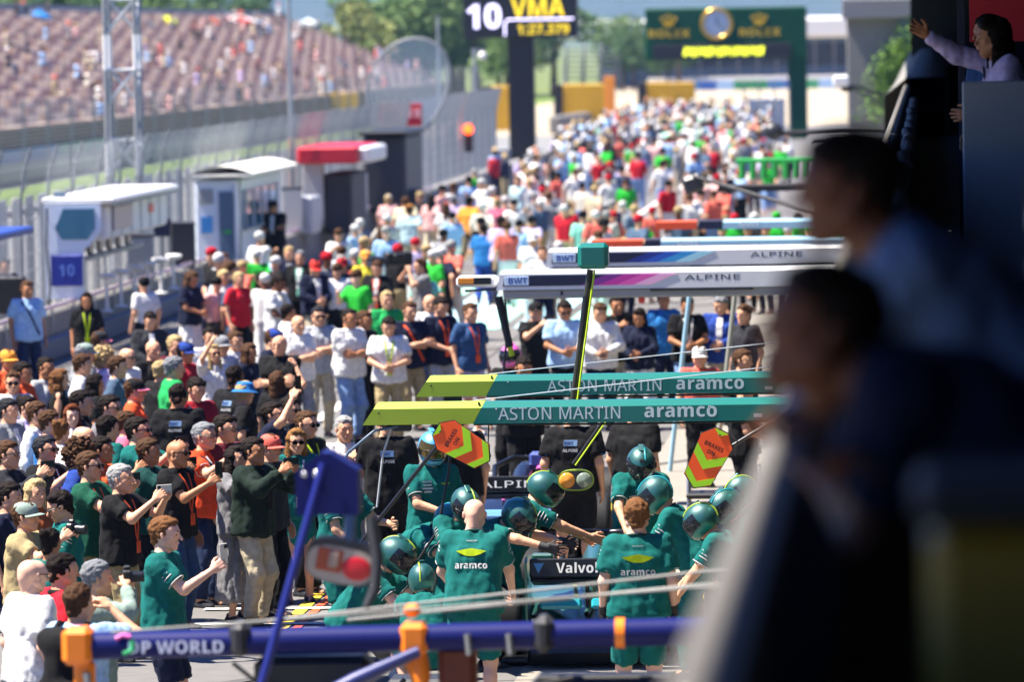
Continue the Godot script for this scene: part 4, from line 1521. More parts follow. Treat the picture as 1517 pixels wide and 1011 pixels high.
func fence_and_wall() -> void:
	# the pit wall, its rail, and the debris fence that stands on it
	var w := thing("pit_wall", "grey concrete pit wall with a dark lower band and pale top rail", "wall", V(-15.0, 0, 0))
	part("wall", MB.new().box(V(-0.25, 0.42, -160), V(0.5, 0.84, 340), 0.04), mats.concrete, w)
	part("band", MB.new().box(V(0.05, 0.22, -84), V(0.12, 0.42, 80), 0.05), paint("49566a", 0.7), w)
	part("top_rail", MB.new().box(V(0.03, 0.93, -112), V(0.05, 0.07, 120), 0.015), paint("d9b9bd", 0.6), w)
	for k in 48:
		part("rail_post", MB.new().box(V(0.03, 0.72, -54 - k * 2.5), V(0.04, 0.36, 0.04)), metal("ltgrey"), w)
	var f := thing("debris_fence", "tall grey debris fence with leaning posts along the pit wall", "fence", V(-15.55, 0.8, 0))
	for k in 46:
		var z := -70.0 - k * 3.0
		part("post", MB.new().tube([V(0, 0, z), V(0, 1.9, z), V(0.05, 2.45, z), V(0.2, 2.85, z)], 0.026, 6), paint("6d7378", 0.6), f)
	var mesh := MB.new()
	for k in 9:
		var y := 0.1 + k * 0.3
		var x := 0.0 if y < 1.9 else (y - 1.9) * 0.2
		mesh.rod(V(x, y, -68), V(x, y, -206), 0.008, 4)
	for k in 690:
		var z := -68.0 - k * 0.2
		mesh.tube([V(0, 0, z), V(0, 1.9, z), V(0.19, 2.82, z)], 0.010, 3, false)
	var wm := part("wire_mesh", mesh, paint("9ba0a3", 0.6), f)
	wm.set_meta("kind", "stuff")
	var f2 := thing("track_fence", "grey safety fence on the far side of the track", "fence", V(-33.5, 0, 0))
	var m2 := MB.new()
	for k in 16:
		m2.rod(V(0, 0.9 + k * 0.16, -190), V(0, 0.9 + k * 0.16, -430), 0.012, 4)
	part("wire_mesh", m2, paint("9ba0a3", 0.6), f2).set_meta("kind", "stuff")
	for k in 40:
		part("post", MB.new().box(V(0, 1.7, -192 - k * 6.0), V(0.09, 3.4, 0.09)), paint("6d7378", 0.6), f2)
	var hd := thing("trackside_hoarding", "row of pale upright boards behind the pit wall cabins", "hoarding", V(-17.4, 0, 0))
	for k in 46:
		var bz := -96.0 - k * 1.7
		part("board", MB.new().box(V(0, 1.25, bz), V(0.08, 2.5, 0.62 + 0.3 * float(k % 3 == 0)), 0.015), paint(["ltgrey", "offwhite", "grey"][k % 3], 0.6), hd)
	part("rail", MB.new().box(V(-0.06, 2.2, -134), V(0.05, 0.1, 78)), metal("grey"), hd)
	# lattice mast
	var mast := thing("lattice_mast", "tall grey and white steel lattice mast behind the pit wall", "mast", V(-16.0, 0, -113))
	var legs := [V(-0.3, 0, 0.3), V(0.3, 0, 0.3), V(0.3, 0, -0.3), V(-0.3, 0, -0.3)]
	for l in legs:
		for k in 14:
			part("leg", MB.new().rod(l + V(0, k * 0.7, 0), l + V(0, k * 0.7 + 0.7, 0), 0.048), paint("white" if k % 3 == 1 else "85888c", 0.5), mast)
	for k in 14:
		for s in 4:
			var a: Vector3 = legs[s]
			var b: Vector3 = legs[(s + 1) % 4]
			part("brace", MB.new().rod(a + V(0, k * 0.7, 0), b + V(0, k * 0.7 + (0.7 if k % 2 == 0 else 0.0), 0), 0.036, 5), paint("b4b7ba", 0.5), mast)
	pole("light_pole", "thin grey pole with an orange foot behind the red canopy", V(-17.9, 0, -160), 6.9, 0.075, "amber", 1.9)
	pole("light_pole", "slim grey pole with a white lamp left of the timing tower", V(-18.3, 0, -231), 5.0, 0.1, "", 0.0)
	pole("light_pole", "thin grey pole beside the curved clear screen", V(-16.6, 0, -194), 6.2, 0.06, "", 0.0)
	# curved clear screen with a red sign
	var cs := thing("curved_screen", "round topped clear screen with a red sign on the debris fence", "screen", V(-15.57, 3.5, -170))
	var rim := []
	var face := PackedVector2Array()
	for k in 25:
		var a := TAU * k / 24.0
		var p := V(1.22 * cos(a) * (1.0 + 0.12 * sin(a)), 1.55 * sin(a) + 0.4, 0.0)
		p.x += p.y * 0.18
		rim.append(p)
		if k < 24:
			face.append(Vector2(p.x, p.y))
	part("frame", MB.new().tube(rim, 0.04, 8), paint("grey", 0.5), cs)
	part("pane", MB.new().prism(face, 0.02, at(V(0, 0, -0.01))), mats.clear_pane, cs)
	var red := part("sign", MB.new().box(V(-0.15, -0.35, 0.06), V(1.3, 0.66, 0.05), 0.01), paint("red", 0.5), cs)
	part("triangle", MB.new().prism(PackedVector2Array([Vector2(-0.7, -0.6), Vector2(-0.32, -0.6), Vector2(-0.51, -0.22)]), 0.01, at(V(0, 0, 0.087))), paint("6b1414", 0.5), red)
	for k in 3:
		part("mark", MB.new().box(V(-0.1 + k * 0.24, -0.3, 0.09), V(0.17, 0.26, 0.012), 0.004), paint("e8a0a0", 0.5), red)
	# pit wall stands
	stand_white("white pit wall cabin with blue panel and glazed end, nearest of the cabins", -99.0, 8.5, true)
	stand_white("white pit wall cabin with curved roof, between the glazed cabin and the red canopy", -119.5, 8.5, false)
	var rc := thing("pit_stand", "red topped pit wall canopy with a black screen housing", "canopy", V(-14.8, 0.98, -141))
	part("roof", MB.new().box(V(0.1, 1.62, -1), V(1.5, 0.42, 5.5), 0.06), paint("red", 0.4), rc)
	part("roof_end", MB.new().box(V(0.96, 1.6, -1.0), V(0.28, 0.40, 4.4), 0.06), paint("white", 0.4), rc)
	part("post", MB.new().box(V(-0.35, 0.7, 0.8), V(0.5, 1.4, 0.5), 0.02), paint("ltgrey", 0.5), rc)
	part("cabinet", MB.new().box(V(-0.35, 0.25, 4.6), V(0.95, 0.9, 2.0), 0.04), paint("ltgrey", 0.45), rc)
	part("screen", MB.new().box(V(-0.4, 0.42, 5.62), V(0.5, 0.22, 0.04), 0.01), paint("navy", 0.2), rc)
	for k in 4:
		part("louvre", MB.new().box(V(-0.4, 0.0 + k * 0.07, 5.62), V(0.7, 0.03, 0.03)), paint("grey", 0.5), rc)
	part("seat_back", MB.new().box(V(0.25, 0.4, -1.0), V(0.7, 1.5, 3.6), 0.06), paint("charcoal", 0.6), rc)
	var bh := thing("screen_housing", "large black screen housing behind the red canopy", "screen housing", V(-14.75, 0.9, -155))
	part("housing", MB.new().box(V(0.2, 0.9, 0), V(1.15, 2.05, 5.0), 0.07), paint("charcoal", 0.5), bh)
	part("hood", MB.new().box(V(0.2, 2.0, 0.2), V(1.3, 0.12, 5.6), 0.03), paint("black", 0.5), bh)
	part("tail", MB.new().box(V(0.85, 0.2, 1.2), V(0.5, 0.5, 1.2), 0.05), paint("charcoal", 0.5), bh)
	var spk := thing("loudspeaker", "black loudspeaker box beside the pale blue polo man", "loudspeaker", V(-15.1, 0.0, -93))
	part("stand", MB.new().box(V(0, 0.5, 0), V(0.1, 1.0, 0.1)), paint("charcoal", 0.5), spk)
	part("cabinet", MB.new().box(V(0, 1.3, 0), V(0.46, 0.62, 0.4), 0.02), paint("charcoal", 0.6), spk)
	part("grille", MB.new().box(V(0.0, 1.3, 0.205), V(0.40, 0.56, 0.02), 0.005), paint("black", 0.8), spk)
	var mon := thing("monitor", "small dark monitor on the rail right of the lattice mast", "monitor", V(-14.9, 0.9, -111))
	part("screen", MB.new().box(V(-0.1, 0.9, 0), V(0.34, 0.36, 0.08), 0.015), paint("navy", 0.3), mon)
	part("stem", MB.new().box(V(-0.1, 0.4, 0), V(0.06, 0.7, 0.06)), metal("grey"), mon)
	var sh := thing("shade_roof", "blue and white shade roof on the pit wall at the left edge", "shade roof", V(-15.1, 0.84, -88))
	part("roof", MB.new().box(V(0.0, 1.62, 0), V(1.6, 0.12, 5.0), 0.03), paint("royal", 0.5), sh)
	part("valance", MB.new().box(V(0.0, 1.48, 2.5), V(1.6, 0.14, 0.04)), paint("white", 0.5), sh)
	part("post", MB.new().box(V(0.55, 0.7, 2.3), V(0.06, 1.4, 0.06)), metal("charcoal"), sh)
	for k in 9:
		var cz := -109.0 - k * 5.2 - rng.randf() * 2.0
		var cb := thing("equipment_case", "%s equipment case standing on the pit wall, %s along the wall" % [["grey", "black", "white"][k % 3], ["first", "second", "third", "fourth", "fifth", "sixth", "seventh", "eighth", "ninth"][k]], "case", V(-15.2, 0.84, cz), rng.randf() * 0.4)
		var ch := rng.randf_range(0.5, 1.1)
		part("case_body", MB.new().box(V(0, ch * 0.5, 0), V(0.5, ch, 0.7), 0.03), paint(["grey", "charcoal", "offwhite"][k % 3], 0.5), cb)
		part("lid", MB.new().box(V(0, ch + 0.02, 0), V(0.53, 0.05, 0.73), 0.015), paint("charcoal", 0.5), cb)
		part("latch", MB.new().box(V(0.26, ch * 0.8, 0.1), V(0.02, 0.06, 0.08)), metal("ltgrey"), cb)
	# signal lamps of the pit lane
	var sg := thing("signal_light", "black pit lane traffic signal with one orange red lamp lit", "traffic light", V(-15.6, 0, -190))
	part("stem", MB.new().rod(V(0, 0, -0.1), V(0, 2.0, -0.1), 0.05), metal("grey"), sg)
	part("housing", MB.new().box(V(-0.24, 2.05, 0), V(0.27, 0.95, 0.2), 0.03), paint("black", 0.5), sg)
	var hs := part("housing", MB.new().box(V(0.31, 2.08, 0), V(0.29, 0.95, 0.2), 0.03), paint("black", 0.5), sg)
	part("lamp", MB.new().lathe([[0.13, 0.10], [0.165, 0.12], [0.13, 0.17], [0.0, 0.19]], 16, at(V(0.31, 2.38, 0.0), Basis(Vector3.RIGHT, PI / 2))), mats.signal_glow, hs)
	var om := OmniLight3D.new()
	om.name = "signal_lamp"
	om.light_color = Color("ff5a20")
	om.light_energy = 0.15
	om.light_size = 0.1
	om.omni_range = 20.0
	om.omni_attenuation = 2.0
	om.shadow_enabled = true
	add_child(om)
	om.position = V(-15.29, 2.38, -189.6)
	part("bracket", MB.new().box(V(0.03, 2.0, -0.08), V(0.5, 0.06, 0.06)), metal("grey"), sg)
	var sr := thing("pole_signal", "slim dark signal head left of the traffic signal", "signal", V(-16.2, 0, -182))
	part("head", MB.new().box(V(0, 2.0, 0), V(0.3, 0.9, 0.2), 0.03), paint("slate", 0.5), sr)
	part("stem", MB.new().rod(V(0.0, 0, 0), V(0.0, 1.6, 0), 0.06), metal("grey"), sr)
	var bx := thing("banner_board", "long yellow advertising board with a black end across the track", "board", V(-36.0, 0, -342))
	part("board", MB.new().box(V(0.4, 1.7, 0), V(2.9, 1.15, 0.3), 0.03), paint("c79a12", 0.6), bx)
	part("end_panel", MB.new().box(V(-1.3, 1.75, 0.05), V(0.55, 1.3, 0.32), 0.03), paint("black", 0.6), bx)

func pole(called: String, label: String, p: Vector3, h: float, r: float, foot: String, fh: float) -> void:
	var o := thing(called, label, "pole", p)
	part("shaft", MB.new().tube([V(0, 0, 0), V(0, h, 0)], [r, r * 0.75], 10), metal("ltgrey", 0.5), o)
	if foot:
		part("foot", MB.new().tube([V(0, 0.8, 0), V(0, 0.8 + fh, 0)], r * 1.35, 10), paint(foot, 0.6), o)
	if r > 0.09:
		part("lamp", MB.new().ball(V(0.34, h - 0.3, 0), V(0.18, 0.18, 0.18)), paint("white", 0.3), o)
		part("bracket", MB.new().box(V(0.15, h - 0.05, 0), V(0.5, 0.06, 0.08)), metal("ltgrey"), o)

func stand_white(label: String, z: float, ln: float, glazed: bool) -> void:
	var o := thing("pit_stand", label, "cabin", V(-14.9, 0.66, z))
	if glazed:
		# an end panel cut to a hexagon with a window, a blue board, and the cantilevered roof box behind
		var face := PackedVector2Array([Vector2(-0.55, 1.95), Vector2(0.44, 1.95), Vector2(0.44, 1.5), Vector2(0.22, 1.22), Vector2(0.12, 1.18), Vector2(0.12, 0.3), Vector2(-0.55, 0.3)])
		part("end_panel", MB.new().prism(face, 0.09, at(V(0, 0, -0.05))), paint("d3dcea", 0.35), o)
		var hole := PackedVector2Array([Vector2(-0.22, 1.88), Vector2(0.34, 1.88), Vector2(0.34, 1.52), Vector2(0.2, 1.34), Vector2(-0.25, 1.34), Vector2(-0.36, 1.55)])
		part("window", MB.new().prism(hole, 0.02, at(V(0, 0, 0.045))), mat("cabin_glass", Color("3c6f8d"), 0.08, 0.3), o)
		var bd := part("number_board", MB.new().box(V(-0.17, 0.80, 0.06), V(0.56, 0.55, 0.05), 0.02), paint("1a2a8a", 0.4), o)
		lettering(bd, "10", 0.2, paint("5a78c8", 0.5), at(V(-0.17, 0.80, 0.09)))
		part("roof", MB.new().box(V(0.05, 2.02, -ln * 0.5), V(1.3, 0.12, ln), 0.04), paint("white", 0.4), o)
		part("side_box", MB.new().box(V(0.1, 1.62, -ln * 0.5), V(0.8, 0.62, ln - 0.4), 0.05), paint("cdd0d6", 0.4), o)
		part("grey_screen", MB.new().box(V(0.515, 1.66, -2.2), V(0.03, 0.42, 2.4), 0.01), paint("7a7690", 0.3), o)
		part("red_mark", MB.new().box(V(0.515, 1.7, -6.0), V(0.02, 0.16, 0.6)), paint("coral", 0.5), o)
		for k in 6:
			part("stool", MB.new().lathe([[0.14, 0.0], [0.03, 0.04], [0.03, 0.55], [0.17, 0.6], [0.17, 0.66], [0.0, 0.68]], 12, at(V(0.3, 0.0, -1.5 - k * 1.8))), paint("white", 0.4), o)
		part("desk", MB.new().box(V(-0.15, 0.95, -ln * 0.5), V(0.4, 0.08, ln - 0.6), 0.02), paint("grey", 0.5), o)
		part("post", MB.new().box(V(-0.4, 0.9, -ln + 0.5), V(0.12, 1.8, 0.12)), paint("ltgrey", 0.5), o)
		for k in 6:
			part("seam", MB.new().box(V(0.508, 1.62, -0.9 - k * 1.25), V(0.012, 0.6, 0.02)), paint("grey", 0.6), o)
			part("desk_screen", MB.new().box(V(-0.1, 1.14, -1.1 - k * 1.2), V(0.06, 0.3, 0.5), 0.01), paint("black", 0.2), o)
		part("gutter", MB.new().box(V(0.66, 1.95, -ln * 0.5), V(0.05, 0.06, ln), 0.01), paint("grey", 0.5), o)
		part("cable", MB.new().tube([V(-0.5, 1.9, 0.07), V(-0.52, 1.2, 0.08), V(-0.47, 0.5, 0.08), V(-0.52, 0.0, 0.06)], 0.016, 5), paint("black", 0.6), o)
		part("aerial", MB.new().rod(V(-0.3, 2.05, -1.5), V(-0.3, 3.0, -1.5), 0.012, 5), metal("grey"), o)
		part("roof_lamp", MB.new().box(V(-0.35, 2.12, -0.5), V(0.2, 0.1, 0.2), 0.02), paint("slate", 0.4), o)
	else:
		part("cabin_wall", MB.new().box(V(-0.1, 0.9, -ln * 0.5), V(0.9, 1.9, ln), 0.05), paint("c4ccd8", 0.4), o)
		var rows := []
		for k in 9:
			var a := k / 8.0
			var x := lerpf(-0.62, 0.72, a)
			var y := 1.98 + 0.16 * sin(PI * a)
			rows.append([V(x, y, 0.2), V(x, y, -ln)])
		rows.reverse()
		part("roof", MB.new().sheet(rows).box(V(0.05, 1.94, -ln * 0.5 + 0.1), V(1.3, 0.07, ln + 0.2), 0.02), paint("dcd8cc", 0.5), o)
		part("door", MB.new().box(V(0.12, 0.85, 0.02), V(0.3, 1.5, 0.06), 0.01), paint("slate", 0.3), o)
		part("doorframe", MB.new().box(V(0.35, 0.9, 0.03), V(0.08, 1.8, 0.08), 0.01), paint("white", 0.4), o)
		part("green_lamp", MB.new().box(V(0.14, 0.75, 0.06), V(0.16, 0.05, 0.03)), paint("neon", 0.4), o)
		part("window", MB.new().box(V(0.37, 1.2, -ln * 0.5), V(0.03, 0.8, ln - 2.0)), mats.cabin_glass, o)
		for k in 5:
			part("window_bar", MB.new().box(V(0.392, 1.2, -1.3 - k * 1.45), V(0.03, 0.84, 0.06)), paint("ltgrey", 0.5), o)
		part("sill", MB.new().box(V(0.40, 0.77, -ln * 0.5), V(0.08, 0.05, ln - 1.8), 0.01), paint("grey", 0.5), o)
		part("vent", MB.new().box(V(-0.3, 1.5, 0.02), V(0.3, 0.3, 0.05), 0.01), paint("grey", 0.6), o)
		part("notice", MB.new().box(V(-0.3, 0.9, 0.015), V(0.24, 0.34, 0.03)), paint("skyblue", 0.5), o)
		part("cable", MB.new().tube([V(0.42, 1.9, 0.05), V(0.44, 1.0, 0.06), V(0.41, 0.1, 0.06)], 0.016, 5), paint("black", 0.6), o)

func far_end() -> void:
	# timing tower
	var t := thing("timing_tower", "black position tower board with illuminated number ten", "timing tower", V(-16.45, 0, -232))
	part("post", MB.new().box(V(0, 2.75, 0), V(1.06, 5.5, 0.7), 0.05), paint("black", 0.5), t)
	var bd := part("board", MB.new().box(V(0.02, 6.75, 0.2), V(4.66, 2.7, 0.9), 0.04), paint("15171c", 0.4), t)
	var fr := at(V(0, 0, 0.66))
	lettering(bd, "10", 0.98, mats.led_white, at(V(-1.45, 6.28, 0.66)))
	lettering(bd, "VMA", 0.72, mats.led_yellow, at(V(0.75, 6.62, 0.66)))
	lettering(bd, "1:27.379", 0.40, mats.led_yellow, at(V(0.95, 5.74, 0.66)))
	part("outline", MB.new().tube([V(-0.6, 5.5, 0.67), V(-0.6, 6.0, 0.67), V(-0.5, 6.15, 0.67), V(2.2, 6.15, 0.67)], 0.035, 6), mats.led_white, bd)
	for k in 2:
		part("base", MB.new().box(V(-0.9 + k * 1.8, 0.45, 0.3), V(0.9, 0.9, 1.0), 0.05), paint("grey", 0.6), t)
	# green gantry with a clock
	var g := thing("clock_gantry", "dark green gantry board with a gold rimmed clock and yellow lettering", "gantry", V(-6.5, 0, -290))
	var gm := mat("gantry_green", Color("06452f"), 0.6, 0.0, 0.3)
	part("post", MB.new().box(V(0, 3.35, 0), V(0.95, 6.7, 0.9), 0.05), gm, g)
	var b := part("board", MB.new().box(V(-3.6, 5.45, 0.1), V(8.2, 2.66, 1.0), 0.08), gm, g)
	part("clock_rim", MB.new().lathe([[0.82, 0.0], [0.84, 0.06], [0.76, 0.12], [0.66, 0.10], [0.66, 0.02]], 32, at(V(-4.05, 5.95, 0.6), Basis(Vector3.RIGHT, PI / 2))), metal("c9a24a", 0.3), b)
	part("clock_face", MB.new().lathe([[0.68, 0.0], [0.68, 0.05], [0.0, 0.06]], 32, at(V(-4.05, 5.95, 0.6), Basis(Vector3.RIGHT, PI / 2))), paint("b9c6d4", 0.4), b)
	for k in 12:
		part("hour_mark", MB.new().box(V(-4.05 + 0.56 * sin(TAU * k / 12), 5.95 + 0.56 * cos(TAU * k / 12), 0.67), V(0.05, 0.12, 0.02), 0.0, Basis(Vector3.BACK, -TAU * k / 12)), paint("charcoal", 0.4), b)
	part("hand", MB.new().box(V(-4.05, 6.12, 0.685), V(0.06, 0.36, 0.015)), paint("charcoal", 0.4), b)
	part("hand", MB.new().box(V(-3.9, 5.85, 0.705), V(0.05, 0.44, 0.015), 0.0, Basis(Vector3.BACK, 0.9)), paint("charcoal", 0.4), b)
	var gold := paint("d8b020", 0.5)
	for x in [-6.5, -1.9]:
		lettering(b, "ROLEX", 0.40, gold, at(V(x, 5.48, 0.62)), bold, 1.25)
		for k in 5:
			var a := (k - 2) * 0.36
			part("crown_point", MB.new().tube([V(x + 0.09 * (k - 2), 5.92, 0.63), V(x + 0.19 * (k - 2), 6.36 - absf(k - 2) * 0.06, 0.63)], [0.05, 0.022], 5), gold, b)
			part("crown_ball", MB.new().ball(V(x + 0.19 * (k - 2), 6.40 - absf(k - 2) * 0.06, 0.63), V(0.045, 0.045, 0.03), 5, 8), gold, b)
		part("crown_base", MB.new().box(V(x, 5.88, 0.63), V(0.42, 0.08, 0.03), 0.01), gold, b)
	var pn := part("led_panel", MB.new().box(V(-3.8, 4.55, 0.62), V(7.0, 0.76, 0.06), 0.02), paint("1b1c20", 0.4), b)
	for k in 19:  # a row of lit characters too far away to read
		var wd := 0.17 if k % 4 != 3 else 0.1
		part("character", MB.new().box(V(-5.65 + k * 0.215, 4.55 + 0.03 * sin(k * 2.1), 0.66), V(wd, 0.44 - 0.1 * float(k % 3 == 1), 0.02), 0.0, Basis(Vector3.BACK, -0.2)), mats.led_lime, pn)
	# yellow boards by the lane end
	for d in [["yellow board with black end left of the diagonal rail", -19.9, -332.0, 3.0], ["yellow board with black end nearer the green gantry", -15.2, -335.0, 2.9], ["narrow yellow board behind the timing tower", -24.6, -330.0, 1.6]]:
		var o := thing("yellow_board", d[0], "board", V(d[1], 0, d[2]))
		part("board", MB.new().box(V(0.2, 1.35, 0), V(d[3], 2.6, 0.5), 0.06), paint("c79a12", 0.6), o)
		part("end_panel", MB.new().box(V(-d[3] * 0.5, 1.35, 0.03), V(0.55, 2.62, 0.52), 0.05), paint("black", 0.6), o)
	var ob := thing("orange_board", "tall orange marker board beside the yellow board", "board", V(-18.2, 0, -328))
	part("board", MB.new().box(V(0, 1.9, 0), V(0.62, 2.4, 0.12), 0.02), paint("e8902a", 0.6), ob)
	part("leg", MB.new().box(V(0, 0.4, -0.02), V(0.1, 0.8, 0.08)), metal("grey"), ob)
	var dr := thing("lane_barrier", "pale concrete barrier running between the yellow boards", "barrier", V(0, 0, 0))
	part("wall", MB.new().box(V(-18.6, 0.5, -352), V(0.6, 1.0, 70), 0.08, Basis(Vector3.UP, -0.06)), mats.concrete, dr)
	# pavilion with a white roof
	var p := thing("pavilion", "long low pavilion with a white roof and dark glazing beyond the pit exit", "building", V(-22, 0, -600))
	part("roof", MB.new().box(V(0, 6.0, 0), V(32, 2.2, 16), 0.3), paint("white", 0.5), p)
	part("wall", MB.new().box(V(1.5, 2.45, -0.6), V(27, 4.9, 12), 0.05), paint("slate", 0.5), p)
	for k in 13:
		part("window", MB.new().box(V(-10.5 + k * 2.0, 3.2, 5.44), V(1.75, 2.4, 0.08)), mat("dark_glass_far", Color("1a2230"), 0.1), p)
		part("mullion", MB.new().box(V(-9.5 + k * 2.0, 3.0, 5.5), V(0.14, 4.6, 0.14)), paint("grey", 0.5), p)
	var wb := thing("white_barrier", "white barrier rail in front of the pavilion", "barrier", V(-17, 0, -575))
	part("rail", MB.new().box(V(0, 0.85, 0), V(22, 0.5, 0.3), 0.04), paint("white", 0.5), wb)
	for k in 9:
		part("post", MB.new().box(V(-10 + k * 2.5, 0.4, -0.1), V(0.14, 0.8, 0.14)), paint("grey", 0.5), wb)
	var ad := thing("advert_strip", "strip of blue and green advertising boards beyond the run-off", "boards", V(-16, 0, -545))
	for k in 11:
		part("panel", MB.new().box(V(-8.0 + k * 1.62, 0.52, 0), V(1.58, 0.9, 0.12), 0.02), paint(["2f5cab", "3f78b0", "2f5cab", "9dc0e6", "2c8a5a", "2c8a5a", "3f78b0", "2f5cab", "3f9a6a", "9dc0e6", "2f5cab"][k], 0.6), ad)
	var st := thing("steel_stand", "grey steel framed stand left of the pavilion", "stand", V(-33, 0, -560))
	for k in 7:
		part("tier", MB.new().box(V(0, 1.2 + k * 0.5, -k * 0.9), V(5.5, 0.14, 0.9)), paint("grey", 0.5), st)
	for k in 4:
		part("raker", MB.new().rod(V(-2.6 + k * 1.75, 0, 0.6), V(-2.6 + k * 1.75, 4.6, -6.0), 0.12), metal("grey"), st)
		part("post", MB.new().rod(V(-2.6 + k * 1.75, 0, -5.5), V(-2.6 + k * 1.75, 4.4, -5.5), 0.12), metal("grey"), st)
	var gb := thing("grey_gate", "grey gate cabinet under the green gantry", "cabinet", V(-7.9, 0, -283))
	part("cabinet", MB.new().box(V(0, 1.1, 0), V(1.8, 2.2, 0.6), 0.04), paint("b5babd", 0.5), gb)
	for k in 4:
		part("post", MB.new().box(V(-1.1 + k * 0.75, 1.5, 0.36), V(0.07, 3.0, 0.07)), metal("grey"), gb)

# ---- equipment arms, cars, crew -----------------------------------------------------------------------------------------
func arm_bar(o: Node3D, called: String, x0: float, x1: float, y: float, h: float, d: float, cut: float, m: Material, chamfer := 0.05, cut_end := 0.0) -> MeshInstance3D:
	# a beam along x with a chamfered top edge and a slanted tip at x0; local z faces the camera
	var sec := [V(0, -h * 0.5, d * 0.5), V(0, h * 0.5 - chamfer, d * 0.5), V(0, h * 0.5, d * 0.5 - chamfer), V(0, h * 0.5, -d * 0.5 + chamfer), V(0, h * 0.5 - chamfer, -d * 0.5), V(0, -h * 0.5, -d * 0.5)]
	var b := MB.new()
	var a0 := []
	var a1 := []
	for p in sec:
		var s: float = (p.y + h * 0.5) / h
		a0.append(V(x0 + cut * s, y + p.y, p.z))
		a1.append(V(x1 + cut_end * s, y + p.y, p.z))
	for k in 6:
		var k1 := (k + 1) % 6
		b.quad(a0[k], a1[k], a1[k1], a0[k1])
	for k in range(1, 5):
		b.tri(a0[0], a0[k], a0[k + 1])
		b.tri(a1[0], a1[k + 1], a1[k])
	return part(called, b, m, o)

